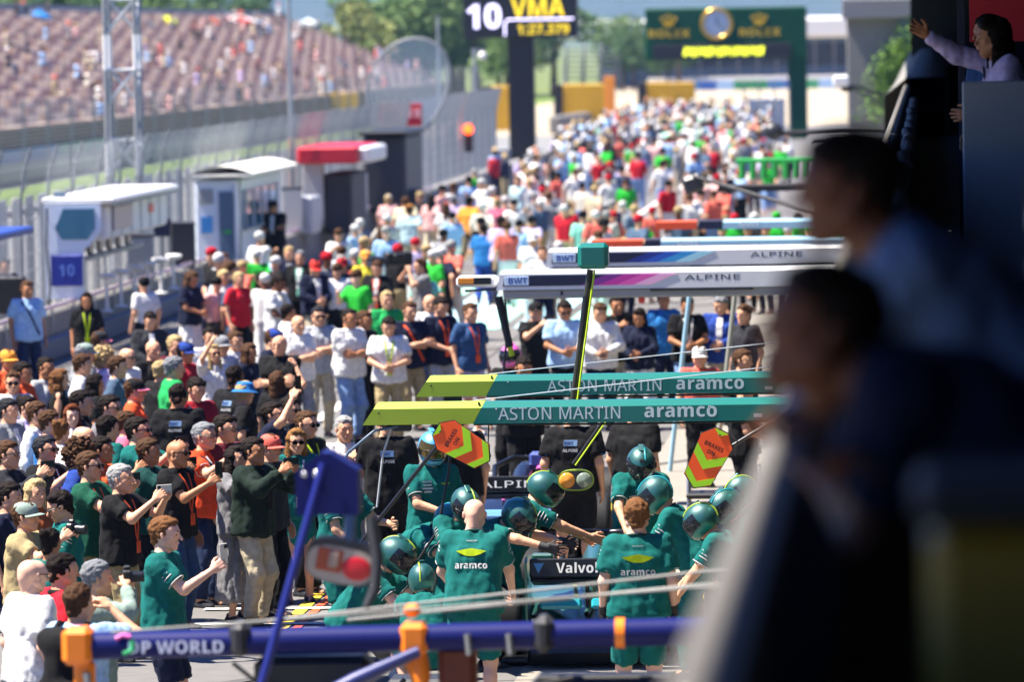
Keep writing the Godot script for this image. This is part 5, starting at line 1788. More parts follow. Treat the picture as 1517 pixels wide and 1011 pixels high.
func arms() -> void:
	# pair of teal arms with lime tips
	for i in 2:
		var z: float = [-48.0, -51.4][i]
		var o := thing("pit_gantry", ["nearer teal overhead arm with lime tip and white lettering", "farther teal overhead arm with lime tip and white lettering"][i], "gantry", V(0, 0, z), 0.0, "teal overhead equipment arms")
		o.rotation.z = 0.0
		var y: float = [2.235, 2.255][i]
		var x0: float = [-4.80, -4.65][i]
		var tip := 0.94 if i == 0 else 0.64
		arm_bar(o, "tip", x0, x0 + tip, y, 0.185, 0.22, 0.13, mats.team_lime, 0.05, 0.10)
		arm_bar(o, "beam", x0 + tip + 0.002, 0.3, y, 0.185, 0.22, 0.10, mats.arm_teal, 0.05)
		part("seam", MB.new().box(V(x0 + tip + 0.05, y + 0.08, 0), V(0.012, 0.02, 0.2)), paint("black", 0.6), o)
		part("bolt", MB.new().ball(V(x0 + 0.14, y + 0.01, 0.108), V(0.01, 0.01, 0.006), 5, 8), paint("black", 0.5), o)
		lettering(o, "ASTON MARTIN", 0.105, paint("bfd2d2", 0.4), at(V([-3.12, -2.93][i], y - 0.012, 0.1108)), plain_font, 1.02)
		lettering(o, "aramco", 0.115, paint("c4d6d6", 0.4), at(V([-2.10, -1.98][i], y + 0.0, 0.1108)), bold, 1.08)
		for k in 8:
			part("cable_clip", MB.new().box(V(x0 + tip + 0.25 + k * 0.45, y - 0.098, 0.04), V(0.03, 0.02, 0.07), 0.004), paint("black", 0.5), o)
			if k % 2 == 0:
				part("bolt", MB.new().ball(V(x0 + tip + 0.2 + k * 0.45, y + 0.03, 0.111), V(0.007, 0.007, 0.004), 4, 8), metal("ltgrey", 0.4), o)
		part("cable", MB.new().tube([V(x0 + tip, y - 0.10, 0.05), V(-2.6, y - 0.112, 0.05), V(-1.6, y - 0.104, 0.05), V(0.2, y - 0.11, 0.05)], 0.009, 6), paint("black", 0.6), o)
		part("maker_plate", MB.new().box(V(-1.45, y - 0.05, 0.111), V(0.07, 0.03, 0.004)), paint("ltgrey", 0.4), o)
		# hoses and hooks below the tip
		part("hook", MB.new().box(V(x0 + 0.33, y - 0.12, 0.02), V(0.16, 0.06, 0.1), 0.01), paint("black", 0.5), o)
		if i == 0:
			part("hose", MB.new().tube([V(x0 + 0.30, y - 0.11, 0.06), V(x0 + 0.1, y - 0.14, 0.1), V(x0 - 0.12, y - 0.32, 0.14), V(x0 - 0.22, y - 0.5, 0.1)], 0.012, 6), paint("slate", 0.4), o)
			part("hose", MB.new().tube([V(x0 + 0.75, y - 0.1, 0.0), V(x0 + 0.72, y - 0.5, 0.02), V(x0 + 0.62, y - 1.0, 0.1), V(x0 + 0.45, y - 1.25, 0.1)], 0.012, 6), paint("black", 0.5), o)
			part("hose", MB.new().tube([V(x0 + 0.8, y - 0.1, 0.05), V(x0 + 0.86, y - 0.3, 0.05), V(x0 + 0.98, y - 0.36, 0.05), V(x0 + 1.06, y - 0.28, 0.05), V(x0 + 1.07, y - 0.1, 0.05)], 0.006, 6), paint("black", 0.5), o)
			part("hose", MB.new().tube([V(x0 + 0.24, y - 0.12, 0.02), V(x0 + 0.16, y - 0.35, 0.0), V(x0 + 0.1, y - 0.8, 0.0)], 0.010, 6), paint("ltgrey", 0.4), o)
		part("stay_wire", MB.new().rod(V(x0 + tip + 0.02, y + 0.10, 0.0), V(0.3, y + 0.52, 0.0), 0.005, 6), metal("white", 0.3), o)
	# teal camera box on a slanted pole above the far arm
	var cp := thing("camera_pole", "teal box on a slanted black and lime pole above the teal arms", "pole", V(-3.13, 2.2, -50.0))
	part("pole", MB.new().tube([V(-0.01, 0.0, 0), V(0.16, 1.15, 0)], 0.028, 10), paint("2a2a1c", 0.4), cp)
	part("sleeve", MB.new().tube([V(0.075, 0.55, 0), V(0.125, 0.92, 0)], 0.034, 10), paint("black", 0.4), cp)
	part("cable", MB.new().tube([V(0.03, 0.0, 0.03), V(0.20, 1.15, 0.03)], 0.009, 6), paint("lime", 0.5), cp)
	part("housing", MB.new().box(V(0.19, 1.27, 0), V(0.27, 0.225, 0.24), 0.035), mats.arm_teal, cp)
	# stop and go lamp frame under the near arm
	var lp := thing("pit_signal", "lime framed pair of round pit lamps hanging on a black rod", "pit lamps", V(-3.04, 1.6, -48.6))
	part("rod", MB.new().rod(V(-0.02, 0.14, 0.02), V(0.30, 0.58, 0.0), 0.016), paint("black", 0.4), lp)
	part("cable", MB.new().rod(V(0.0, 0.13, 0.04), V(0.31, 0.56, 0.03), 0.006), paint("lime", 0.5), lp)
	var oval := PackedVector2Array()
	for k in 32:
		var a := TAU * k / 32.0
		oval.append(Vector2(0.155 * signf(cos(a)) * absf(cos(a)) ** 0.75, 0.092 * signf(sin(a)) * absf(sin(a)) ** 0.85))
	part("frame", MB.new().prism(oval, 0.06, at(V(0, 0, -0.03))), mats.team_lime, lp)
	for s in [-1.0, 1.0]:
		part("lamp_glass", MB.new().lathe([[0.068, 0.0], [0.068, 0.012], [0.05, 0.03], [0.0, 0.038]], 20, at(V(0.074 * s, 0, 0.03), Basis(Vector3.RIGHT, PI / 2))), mat("amber_glass", Color("e8963a"), 0.15) if s < 0 else mat("clear_lamp", Color("8d9a86"), 0.1, 0.3), lp)
	part("plate", MB.new().prism(oval, 0.004, at(V(0, 0, 0.031), Basis.from_scale(V(0.92, 0.86, 1)))), paint("charcoal", 0.5), lp)
	# signal boards held out on poles
	brakes_board("fluorescent orange and lime chevron board under the near teal arm", V(-3.90, 2.02, -47.2), 1.02, 0.40, 0.33)
	brakes_board("fluorescent orange and lime chevron board by the garage side", V(-1.80, 1.97, -46.0), -0.48, 0.40, 0.34)
	var lo := thing("sign_pole", "long black and yellow pole that carries the left chevron board", "pole", V(-4.15, 1.96, -47.25))
	part("shaft", MB.new().rod(V(0.1, 0.12, 0), V(-0.88, -1.08, 0.0), 0.017), mats.carbon, lo)
	for k in 3:
		part("grip", MB.new().rod(V(-0.50 - 0.13 * k, -0.615 - 0.16 * k, 0), V(-0.53 - 0.13 * k, -0.652 - 0.16 * k, 0), 0.021), paint("dfe02a", 0.5), lo)
	var l2 := thing("sign_pole", "black pole that carries the right chevron board from the garage", "pole", V(-1.62, 2.08, -46.05))
	part("shaft", MB.new().rod(V(-0.06, -0.06, 0), V(1.3, 0.75, -0.05), 0.015), mats.carbon, l2)
	part("clamp", MB.new().tube([V(-0.1, -0.02, 0.04), V(-0.02, -0.06, 0.05), V(0.06, 0.02, 0.04), V(0.0, 0.08, 0.02)], 0.008, 6), paint("black", 0.4), l2)
	# white arms with coloured flash
	for i in 2:
		var z: float = [-61.0, -65.0][i]
		var o := thing("pit_gantry", ["nearer white overhead arm with navy and pink flash", "farther white overhead arm with navy and blue flash"][i], "gantry", V(0, 0, z), 0.0, "white overhead equipment arms")
		var x0: float = [-4.62, -4.36][i]
		var y: float = [2.80, 2.88][i]
		arm_bar(o, "beam", x0, 0.3, y, 0.20, 0.5, 0.05, mat("arm_white", Color("dfe0e2"), 0.35), 0.03)
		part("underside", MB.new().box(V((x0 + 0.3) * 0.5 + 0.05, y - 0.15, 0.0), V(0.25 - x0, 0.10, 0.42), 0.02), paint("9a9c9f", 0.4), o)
		var bandm := MB.new()
		bandm.prism(PackedVector2Array([Vector2(x0 + 0.07, y - 0.06), Vector2(x0 + 0.9, y - 0.06), Vector2(x0 + 1.18, y + 0.055), Vector2(x0 + 0.09, y + 0.055)]), 0.006, at(V(0, 0, 0.249)))
		part("navy_band", bandm, paint("141a3a", 0.4), o)
		for k in 4:
			var a := x0 + 0.9 + k * 0.19
			part("flash", MB.new().prism(PackedVector2Array([Vector2(a, y - 0.06), Vector2(a + 0.19, y - 0.06), Vector2(a + 0.47, y + 0.055), Vector2(a + 0.28, y + 0.055)]), 0.006, at(V(0, 0, 0.249))), paint([["7a2a8a", "c0349a", "e05ab0", "ecb0d4"], ["20308a", "2a5ac0", "3a9ad8", "a8dcec"]][i][k], 0.4), o)
		part("plate", MB.new().box(V(x0 + 0.22, y + 0.0, 0.256), V(0.26, 0.10, 0.008), 0.003), paint("c9def4", 0.4), o)
		lettering(o, "BWT", 0.06, paint("2a4a9a", 0.4), at(V(x0 + 0.23, y + 0.0, 0.2608)), bold, 1.2)
		lettering(o, "ALPINE", 0.055, paint("3a3d44", 0.4), at(V([-2.30, -1.72][i], y + 0.01, 0.2508)), plain_font, 2.4)
		part("bolt", MB.new().box(V(x0 + 0.7, y - 0.14, 0.22), V(0.02, 0.04, 0.02)), paint("black", 0.5), o)
		part("slot", MB.new().box(V(x0 + 2.2, y - 0.115, 0.23), V(1.1, 0.03, 0.05)), paint("charcoal", 0.5), o)
		if i == 0:
			part("light_bar", MB.new().box(V(x0 - 0.22, y - 0.01, 0.0), V(0.44, 0.12, 0.3), 0.03), paint("d8dadc", 0.4), o)
			part("light_bar_face", MB.new().box(V(x0 - 0.24, y - 0.0, 0.152), V(0.36, 0.075, 0.012), 0.003), paint("black", 0.4), o)
			part("amber_lamp", MB.new().box(V(x0 - 0.33, y - 0.0, 0.160), V(0.16, 0.06, 0.01), 0.003), paint("e8902a", 0.4), o)
			part("hanger", MB.new().tube([V(x0 - 0.36, y - 0.11, 0), V(x0 + 0.06, y - 0.10, 0), V(x0 + 0.10, y - 0.5, 0), V(x0 + 0.02, y - 1.2, 0.05)], 0.014, 6), paint("charcoal", 0.4), o)
			part("wheel_gun", MB.new().tube([V(x0 + 0.0, y - 0.18, 0.0), V(x0 + 0.12, y - 0.72, 0.05)], [0.045, 0.04], 8), paint("black", 0.5), o)
			part("gun_tip", MB.new().tube([V(x0 + 0.12, y - 0.72, 0.05), V(x0 + 0.14, y - 0.82, 0.05)], 0.03, 8), paint("lime", 0.5), o)
	# struts of the box beyond, pale blue with orange ends
	for i in 2:
		var o := thing("pit_gantry", ["pale blue overhead arm with orange end, nearer of the pair", "pale blue overhead arm with navy and orange end, farther of the pair"][i], "gantry", V(0, 0, [-80.5, -84.0][i]))
		var x0: float = [-4.78, -4.02][i]
		var y: float = [2.46, 2.60][i]
		arm_bar(o, "tip", x0, x0 + [0.75, 0.62][i], y, 0.13, 0.2, 0.03, paint("e2522a", 0.4), 0.02)
		arm_bar(o, "collar", x0 + [0.75, 0.62][i], x0 + 1.0, y, 0.14, 0.21, 0.05, paint("141b3a", 0.4), 0.02)
		arm_bar(o, "beam", x0 + 1.0, 0.3, y, 0.14, 0.22, 0.02, paint("9cc4dc", 0.35), 0.04)
		lettering(o, "GULF", 0.07, paint("e8eef2", 0.4), at(V(x0 + 1.4, y, 0.1108)), bold, 1.3)
		if i == 0:
			part("leg", MB.new().box(V(x0 + 0.72, y - 0.45, 0), V(0.1, 0.8, 0.1), 0.02), paint("e2472a", 0.4), o)
	for i in 2:
		var sp := thing("prop_pole", ["pale blue slanted prop under the white arms", "grey tripod leg under the white arms"][i], "pole", V([-3.02, -2.46][i], 0.9, -70.0))
		part("shaft", MB.new().rod(V(-0.2, -0.9, 0), V(0.12, 1.6, 0), 0.03), paint(["8fb4c4", "8d8f84"][i], 0.4), sp)
	# black arms and the green box at the far garages
	var bl := thing("pit_gantry", "black overhead arm with camera head at the green team's box", "gantry", V(0, 0, -100))
	arm_bar(bl, "beam", -3.7, 0.3, 2.70, 0.13, 0.2, 0.05, paint("black", 0.45), 0.03)
	part("head", MB.new().box(V(-4.1, 2.78, 0), V(0.36, 0.32, 0.3), 0.06, Basis(Vector3.BACK, 0.3)), paint("charcoal", 0.4), bl)
	part("boom", MB.new().rod(V(-4.1, 2.92, 0.1), V(-1.0, 2.05, 3.0), 0.035), paint("black", 0.4), bl)
	var gn := thing("pit_gantry", "green overhead beam hung with a row of green hoses", "gantry", V(0, 0, -125))
	arm_bar(gn, "beam", -4.2, 0.3, 2.62, 0.10, 0.3, 0.02, paint("2aa84a", 0.4), 0.02)
	for k in 9:
		part("hose", MB.new().tube([V(-4.05 + k * 0.24, 2.58, 0.1), V(-4.05 + k * 0.24, 2.22, 0.12)], 0.075, 8), paint("1d8a3a", 0.5), gn)
	var bl2 := thing("pit_gantry", "black overhead arm with round camera above the green hoses", "gantry", V(0, 0, -140))
	arm_bar(bl2, "beam", -3.6, 0.3, 2.95, 0.12, 0.2, 0.05, paint("black", 0.45), 0.03)
	part("head", MB.new().ball(V(-3.75, 3.0, 0), V(0.26, 0.22, 0.2)), paint("charcoal", 0.4), bl2)
	arm_bar(bl2, "lower_beam", -2.8, 0.3, 2.70, 0.10, 0.2, 0.05, paint("charcoal", 0.45), 0.03)
	var bm := thing("camera_boom", "twin black boom with white camera box against the end building", "boom", V(-1.95, 4.0, -150))
	part("boom", MB.new().rod(V(0, 0, 0), V(1.9, -0.62, 0), 0.04), paint("black", 0.4), bm)
	part("boom", MB.new().rod(V(0, -0.05, 0.1), V(1.7, -1.1, 0.1), 0.035), paint("2a3a20", 0.4), bm)
	part("camera_box", MB.new().box(V(-0.28, 0.12, 0), V(0.42, 0.30, 0.3), 0.05), paint("white", 0.4), bm)
	part("camera_mount", MB.new().box(V(-0.1, -0.08, 0), V(0.34, 0.16, 0.2), 0.04), paint("black", 0.4), bm)
	var tv := thing("broadcast_camera", "large shoulder camera of the crouching operator", "camera", V(-8.3, 0, -94.4))
	tv.transform = at(V(-8.98, 1.68, -96.2), Basis(Vector3.UP, -1.05))
	part("camera_body", MB.new().box(V(0, 0, 0), V(0.18, 0.24, 0.5), 0.03), paint("black", 0.5), tv)
	part("camera_lens", MB.new().lathe([[0.07, 0.0], [0.08, 0.1], [0.1, 0.2], [0.11, 0.3], [0.09, 0.3], [0.0, 0.26]], 16, at(V(0, -0.02, 0.24), Basis(Vector3.RIGHT, PI / 2))), paint("charcoal", 0.3), tv)
	part("viewfinder", MB.new().box(V(0.14, 0.05, 0.05), V(0.1, 0.1, 0.2), 0.02), paint("black", 0.5), tv)

func brakes_board(label: String, p: Vector3, turn: float, w: float, h: float) -> void:
	var o := thing("signal_board", label, "signal board", p)
	o.basis = Basis(Vector3.BACK, turn)
	# an elongated hexagon, long axis vertical before the turn
	var hx := PackedVector2Array([Vector2(-0.12, -0.20), Vector2(0.0, -0.275), Vector2(0.12, -0.20), Vector2(0.145, 0.16), Vector2(0.06, 0.255), Vector2(-0.06, 0.255), Vector2(-0.145, 0.16)])
	part("backing", MB.new().prism(hx, 0.02, at(V(0, 0, -0.01))), paint("black", 0.5), o)
	var inner := PackedVector2Array()
	for q in hx:
		inner.append(q * 0.965)
	part("board", MB.new().prism(inner, 0.006, at(V(0, 0, 0.009))), mat("fluo_orange", Color("ff5a14"), 0.55), o)
	var lime := mat("fluo_lime", Color("a8e61c"), 0.55)
	for band in [[0.20, 0.29], [-0.10, -0.02], [-0.27, -0.21]]:
		var a: float = band[0]
		var b: float = band[1]
		var pts := PackedVector2Array([Vector2(-0.15, b + 0.11), Vector2(-0.15, a + 0.11), Vector2(0, a), Vector2(0.15, a + 0.11), Vector2(0.15, b + 0.11), Vector2(0, b)])
		for piece in Geometry2D.intersect_polygons(pts, inner):
			if not Geometry2D.is_polygon_clockwise(piece):
				part("chevron", MB.new().prism(piece, 0.004, at(V(0, 0, 0.016))), lime, o)
	lettering(o, "BRAKES", 0.034, paint("101010", 0.5), at(V(0, 0.105, 0.022), Basis(Vector3.BACK, 0.0)))
	lettering(o, "ON", 0.034, paint("101010", 0.5), at(V(0, 0.05, 0.022)))
	part("bolt", MB.new().ball(V(0, 0.21, 0.02), V(0.008, 0.008, 0.005), 4, 6), paint("black", 0.4), o)

func wheel(parent: Node, p: Vector3, wide: float, turn := Basis()) -> MeshInstance3D:
	var r := 0.36
	var prof := [[0.235, -wide * 0.5 + 0.01], [0.30, -wide * 0.5], [r - 0.025, -wide * 0.5 + 0.02], [r, -wide * 0.5 + 0.06], [r, wide * 0.5 - 0.06], [r - 0.025, wide * 0.5 - 0.02], [0.30, wide * 0.5], [0.235, wide * 0.5 - 0.01]]
	var t := part("tyre", MB.new().lathe(prof, 40, at(Vector3.ZERO, Basis(Vector3.BACK, PI / 2))), mats.rubber, parent, at(p, turn))
	var rim := MB.new()
	rim.lathe([[0.235, -wide * 0.5 + 0.01], [0.21, -wide * 0.5 + 0.05], [0.05, -wide * 0.5 + 0.07], [0.05, wide * 0.5 - 0.07], [0.21, wide * 0.5 - 0.05], [0.235, wide * 0.5 - 0.01]], 30, at(Vector3.ZERO, Basis(Vector3.BACK, PI / 2)))
	part("rim", rim, mats.carbon, t)
	var mk := MB.new()
	for k in 7:
		var a := 0.5 + k * 0.06
		mk.box(V(wide * 0.5 + 0.001, 0.30 * cos(a), 0.30 * sin(a)), V(0.004, 0.022, 0.015), 0.0, Basis(Vector3.RIGHT, -a))
	part("sidewall_mark", mk, paint("yellow", 0.6), t)
	return t

func make_car(called: String, label: String, p: Vector3, main: Material, accent: Material, words: String, stretch: float, beam: Material) -> void:
	var o := thing(called, label, "racing car", p)
	# the nose points down the lane (-z); origin under the rear wing
	var b := MB.new()
	var rows := []
	for q in [[0.25, 0.05, 0.16, 0.30], [0.0, 0.16, 0.16, 0.42], [-0.5, 0.36, 0.12, 0.52], [-1.1, 0.60, 0.10, 0.60], [-1.8, 0.70, 0.10, 0.64], [-2.5, 0.62, 0.12, 0.62], [-2.9, 0.36, 0.16, 0.60], [-3.4, 0.24, 0.2, 0.56], [-4.4, 0.16, 0.22, 0.46], [-5.0, 0.10, 0.22, 0.34], [-5.12, 0.04, 0.24, 0.30]]:
		var row := []
		for k in 18:
			var a := TAU * k / 18.0
			var c := cos(a)
			var s := sin(a)
			row.append(V(q[1] * signf(c) * absf(c) ** 0.6, (q[2] + q[3]) * 0.5 + (q[3] - q[2]) * 0.5 * signf(s) * absf(s) ** 0.6, q[0]))
		rows.append(row)
	rows.reverse()
	part("bodywork", b.sheet(rows, true), main, o)
	var spine := []
	for q in [[0.1, 0.02, 0.5], [-0.4, 0.05, 0.66], [-1.0, 0.10, 0.82], [-1.6, 0.15, 0.94], [-1.9, 0.14, 0.96], [-2.0, 0.08, 0.9]]:
		var row := []
		for k in 14:
			var a := TAU * k / 14.0
			row.append(V(q[1] * cos(a), lerpf(0.45, q[2], 0.5 + 0.5 * sin(a)), q[0]))
		spine.append(row)
	spine.reverse()
	part("engine_cover", MB.new().sheet(spine, true), main, o)
	for s in [-1.0, 1.0]:
		part("accent_line", MB.new().tube([V(0.09 * s, 0.62, 0.0), V(0.16 * s, 0.72, -0.8), V(0.2 * s, 0.76, -1.5)], 0.018, 6), accent, o)
		part("mirror", MB.new().box(V(0.55 * s, 0.72, -2.55), V(0.2, 0.08, 0.1), 0.02), main, o)
	part("floor", MB.new().box(V(0, 0.06, -1.6), V(1.5, 0.05, 3.2), 0.02), mats.carbon, o)
	part("diffuser", MB.new().box(V(0, 0.17, 0.12), V(1.0, 0.16, 0.3), 0.03, Basis(Vector3.RIGHT, 0.4)), mats.carbon, o)
	part("halo", MB.new().tube([V(-0.34, 0.72, -2.05), V(-0.36, 0.86, -2.4), V(-0.2, 0.92, -2.85), V(0, 0.9, -3.02), V(0.2, 0.92, -2.85), V(0.36, 0.86, -2.4), V(0.34, 0.72, -2.05)], 0.03, 8), mats.carbon, o)
	part("halo_post", MB.new().rod(V(0, 0.6, -3.1), V(0, 0.9, -3.0), 0.025), mats.carbon, o)
	# rear wing
	var wing := MB.new()
	var wr := []
	for k in 9:
		var a := k / 8.0
		wr.append([V(-0.49, 0.72 + 0.10 * a * a, -0.34 + 0.36 * a), V(0, 0.70 + 0.11 * a * a, -0.34 + 0.36 * a), V(0.49, 0.72 + 0.10 * a * a, -0.34 + 0.36 * a)])
	wr.reverse()
	wing.sheet(wr)
	wing.box(V(0, 0.735, -0.1), V(0.96, 0.03, 0.3), 0.012, Basis(Vector3.RIGHT, -0.2))
	part("rear_wing", wing, mats.carbon, o)
	var fl := part("wing_flap", MB.new().box(V(0, 0.865, 0.03), V(0.97, 0.165, 0.03), 0.012, Basis(Vector3.RIGHT, -0.12)), paint("15171a", 0.3), o)
	lettering(fl, words, 0.085 if stretch < 2.0 else 0.07, paint("d8dcde", 0.4), at(V(0.02, 0.865, 0.05), Basis(Vector3.RIGHT, -0.12)), bold if stretch < 2.0 else plain_font, stretch)
	if stretch < 2.0:
		part("blue_mark", MB.new().prism(PackedVector2Array([Vector2(-0.45, 0.91), Vector2(-0.36, 0.91), Vector2(-0.41, 0.82)]), 0.004, at(V(0, 0, 0.05))), paint("3a86d0", 0.4), fl)
	for s in [-1.0, 1.0]:
		part("endplate", MB.new().prism(PackedVector2Array([Vector2(-0.1, 0.35), Vector2(0.12, 0.4), Vector2(0.16, 0.92), Vector2(0.05, 0.96), Vector2(-0.42, 0.94), Vector2(-0.44, 0.7)]), 0.02, at(V(0.49 * s - 0.01, 0, 0), Basis(V(0, 0, 1), V(0, 1, 0), V(-1, 0, 0)))), main, o)
		part("beam_wing", MB.new().box(V(0.22 * s, 0.56, 0.06), V(0.36, 0.10, 0.05), 0.02, Basis(Vector3.RIGHT, -0.5)), beam, o)
		wheel(o, V(0.78 * s, 0.36, -0.62), 0.40, Basis(Vector3.UP, 0.0 if s > 0 else PI))
		wheel(o, V(0.80 * s, 0.36, -4.1), 0.34, Basis(Vector3.UP, 0.0 if s > 0 else PI))
		for y in [0.28, 0.42]:
			part("suspension_arm", MB.new().rod(V(0.15 * s, y, -0.5), V(0.6 * s, y * 0.9, -0.62), 0.018), mats.carbon, o)
			part("suspension_arm", MB.new().rod(V(0.15 * s, y + 0.03, -3.9), V(0.66 * s, y * 0.95, -4.1), 0.018), mats.carbon, o)
	part("wing_pylon", MB.new().box(V(0, 0.58, -0.1), V(0.03, 0.34, 0.14), 0.01), mats.carbon, o)
	part("rain_light", MB.new().box(V(0, 0.36, 0.29), V(0.08, 0.12, 0.03), 0.01), paint("5a0d10", 0.3), o)
	part("front_wing", MB.new().box(V(0, 0.14, -5.0), V(1.9, 0.03, 0.4), 0.012).box(V(0, 0.2, -4.86), V(1.86, 0.03, 0.2), 0.012, Basis(Vector3.RIGHT, 0.4)), main, o)

func cars() -> void:
	make_car("racing_car", "teal racing car seen from behind with white lettering on its rear wing", V(-2.95, 0.0, -48.4), mats.car_teal, paint("cfe03a", 0.4), "Valvoline", 1.05, mats.beam_teal)
	make_car("racing_car", "black racing car with pink and blue trim in the next pit box", V(-4.25, 0.0, -57.6), mat("car_black", Color("111219"), 0.25), paint("e25fb4", 0.4), "ALPINE", 2.2, mat("beam_blue", Color("6aa0e0"), 0.3))
	var lt := thing("loose_wheel", "black slick wheel held upright by the kneeling mechanic", "wheel", V(-4.48, 0.37, -48.4), 2.2)
	wheel(lt, Vector3.ZERO, 0.40)
	var l2 := thing("loose_wheel", "black wheel standing behind the kneeling mechanic's helmet", "wheel", V(-4.62, 0.37, -50.4), 1.9)
	wheel(l2, Vector3.ZERO, 0.38)
	# cameras and clutter on the black car's rear
	var kit := thing("tool_box", "small box of tools with pink and blue parts behind the black car's wing", "tool box", V(-4.05, 0, -59.4))
	part("box", MB.new().box(V(0, 0.98, 0), V(0.3, 0.16, 0.2), 0.03), paint("3a4a8a", 0.4), kit)
	part("pink_part", MB.new().box(V(0.1, 0.90, 0.12), V(0.34, 0.05, 0.1), 0.02), paint("e25fb4", 0.4), kit)
	part("pedestal", MB.new().box(V(0, 0.45, 0), V(0.2, 0.9, 0.2), 0.02), paint("charcoal", 0.5), kit)
	for k in 3:
		var tr := thing("trolley", ["black wheeled trolley between the garage and the black car", "black and white trolley stand by the right garage edge", "dark tool trolley beyond the right chevron board"][k], "trolley", V([-2.2, -1.6, -1.25][k], 0, [-60.5, -62.5, -58.0][k]))
		part("tray", MB.new().box(V(0, 0.5, 0), V(0.8, 0.06, 0.5), 0.02), paint("black", 0.5), tr)
		part("tray", MB.new().box(V(0, 0.2, 0), V(0.8, 0.06, 0.5), 0.02), paint("charcoal", 0.5), tr)
		for s in [-1.0, 1.0]:
			part("handle", MB.new().tube([V(0.38 * s, 0.15, 0.2), V(0.38 * s, 0.8, 0.2), V(0.38 * s, 0.8, -0.2), V(0.38 * s, 0.15, -0.2)], 0.016, 6), metal("ltgrey", 0.3), tr)
			part("wheel", MB.new().tube([V(0.36 * s - 0.03, 0.08, 0.2), V(0.36 * s + 0.03, 0.08, 0.2)], 0.08, 12), mats.rubber, tr)

func crew_row(x: float, z: float, h: float, yaw: float, ps: String, acc: Dictionary, label: String, skin_no := 1, hair := "bald -", bot := "shorts teal", top := "polo teal") -> Dictionary:
	return {"x": x, "z": z, "h": h, "yaw": deg_to_rad(yaw), "pose": ps, "skin": skin_no, "hair": hair.get_slice(" ", 0), "haircol": hair.get_slice(" ", 1), "top": top.get_slice(" ", 0), "topcol": top.get_slice(" ", 1), "bot": bot.get_slice(" ", 0), "botcol": bot.get_slice(" ", 1), "acc": acc, "label": label}

func crew() -> void:
	var list := [
		crew_row(-3.59, -44.26, 1.82, 176, "reach", {"print": "team"}, "bald mechanic in teal team shirt with white lettering, back to us", 0),
		crew_row(-2.27, -43.74, 1.83, 184, "stand", {"print": "team", "glove": "y"}, "ginger haired mechanic in teal team shirt and shorts, back to us", 0, "short ginger"),
		crew_row(-4.80, -47.50, 1.80, 78, "kneel", {"helmet": "teal", "glove": "y"}, "kneeling helmeted mechanic at the loose wheel on the left", 0),
		crew_row(-4.16, -46.35, 1.72, 190, "squat", {"helmet": "teal"}, "squatting mechanic whose round helmet shows behind the loose wheel", 0),
		crew_row(-3.62, -49.0, 1.74, 100, "lean", {"helmet": "teal"}, "helmeted mechanic bent over the car with arms stretched to its cover", 1, "bald -", "long teal"),
		crew_row(-3.82, -48.2, 1.80, 65, "bend2", {"helmet": "teal", "glove": "y"}, "helmeted mechanic stooping beside the bald mechanic with bare forearm", 1, "bald -", "long teal"),
		crew_row(-4.40, -48.31, 1.76, 60, "bend", {"helmet": "teal"}, "helmeted mechanic stooping left behind the bald mechanic", 1, "bald -", "long teal"),
		crew_row(-4.07, -48.14, 1.70, 30, "stoop", {"helmet": "teal"}, "mechanic whose helmet top shows above the bald mechanic's head", 1, "bald -", "long teal"),
		crew_row(-4.49, -50.86, 1.86, 22, "watch", {"helmet": "blue", "print": "chest", "watch": "y"}, "standing mechanic in pale blue helmet and teal polo with a watch", 1, "bald -", "long teal"),
		crew_row(-5.15, -49.02, 1.80, 60, "pole", {"print": "chest", "watch": "y"}, "man in teal shirt who holds the chevron board pole, half hidden by the blue box", 1, "short brown", "shorts teal"),
		crew_row(-2.03, -47.39, 1.82, -96, "stoop", {"helmet": "teal", "watch": "y"}, "helmeted mechanic leaning left with bent bare arm right of the ginger mechanic", 1, "bald -", "long teal"),
		crew_row(-2.65, -51.45, 1.80, 8, "stoop", {"helmet": "teal", "print": "chest"}, "helmeted mechanic looking down, facing us behind the car", 1, "bald -", "long teal"),
		crew_row(-1.60, -45.99, 1.70, -100, "stoop", {"helmet": "teal"}, "helmeted mechanic crouching low at the right near the rail", 1, "bald -", "long teal"),
		crew_row(-1.50, -48.01, 1.66, -60, "stoop", {"helmet": "teal"}, "mechanic's helmet left of the rail, second from the edge", 1, "bald -", "long teal"),
		crew_row(-1.38, -48.89, 1.70, -80, "stoop", {"helmet": "teal"}, "mechanic's helmet farthest right beside the rail", 1, "bald -", "long teal"),
		crew_row(-5.22, -54.42, 1.86, 186, "front", {"print": "alpine"}, "broad man in black team polo with lettered back under the lime tip", 1, "crop black", "shorts black", "alpine black"),
		crew_row(-3.52, -55.80, 1.84, 176, "stand", {"print": "alpine"}, "mechanic in black polo and shorts left of the lamp frame", 1, "crop black", "shorts black", "alpine black"),
		crew_row(-2.92, -56.00, 1.86, 150, "stand", {"lanyard": "skyblue"}, "mechanic in black with pink and blue pass right of the lamp frame", 1, "crop black", "shorts black", "tee black"),
		crew_row(-4.62, -55.50, 1.82, 200, "stand", {}, "dark clothed mechanic left of the black car's wing", 1, "crop black", "long black", "alpine black"),
		crew_row(-4.60, -64.20, 1.80, 20, "front", {"glove": "y"}, "mechanic in black trousers beyond the black car", 2, "crop black", "long black", "alpine black"),
		crew_row(-2.00, -60.50, 1.80, 80, "front", {"lanyard": "pink"}, "mechanic in black shorts with pink pass above the right chevron board", 1, "crop black", "shorts black", "tee black"),
	]
	for r in list:
		if r.pose in ["bend", "stoop", "kneel", "squat"]:
			r.acc.turn = Basis()
		person(r)

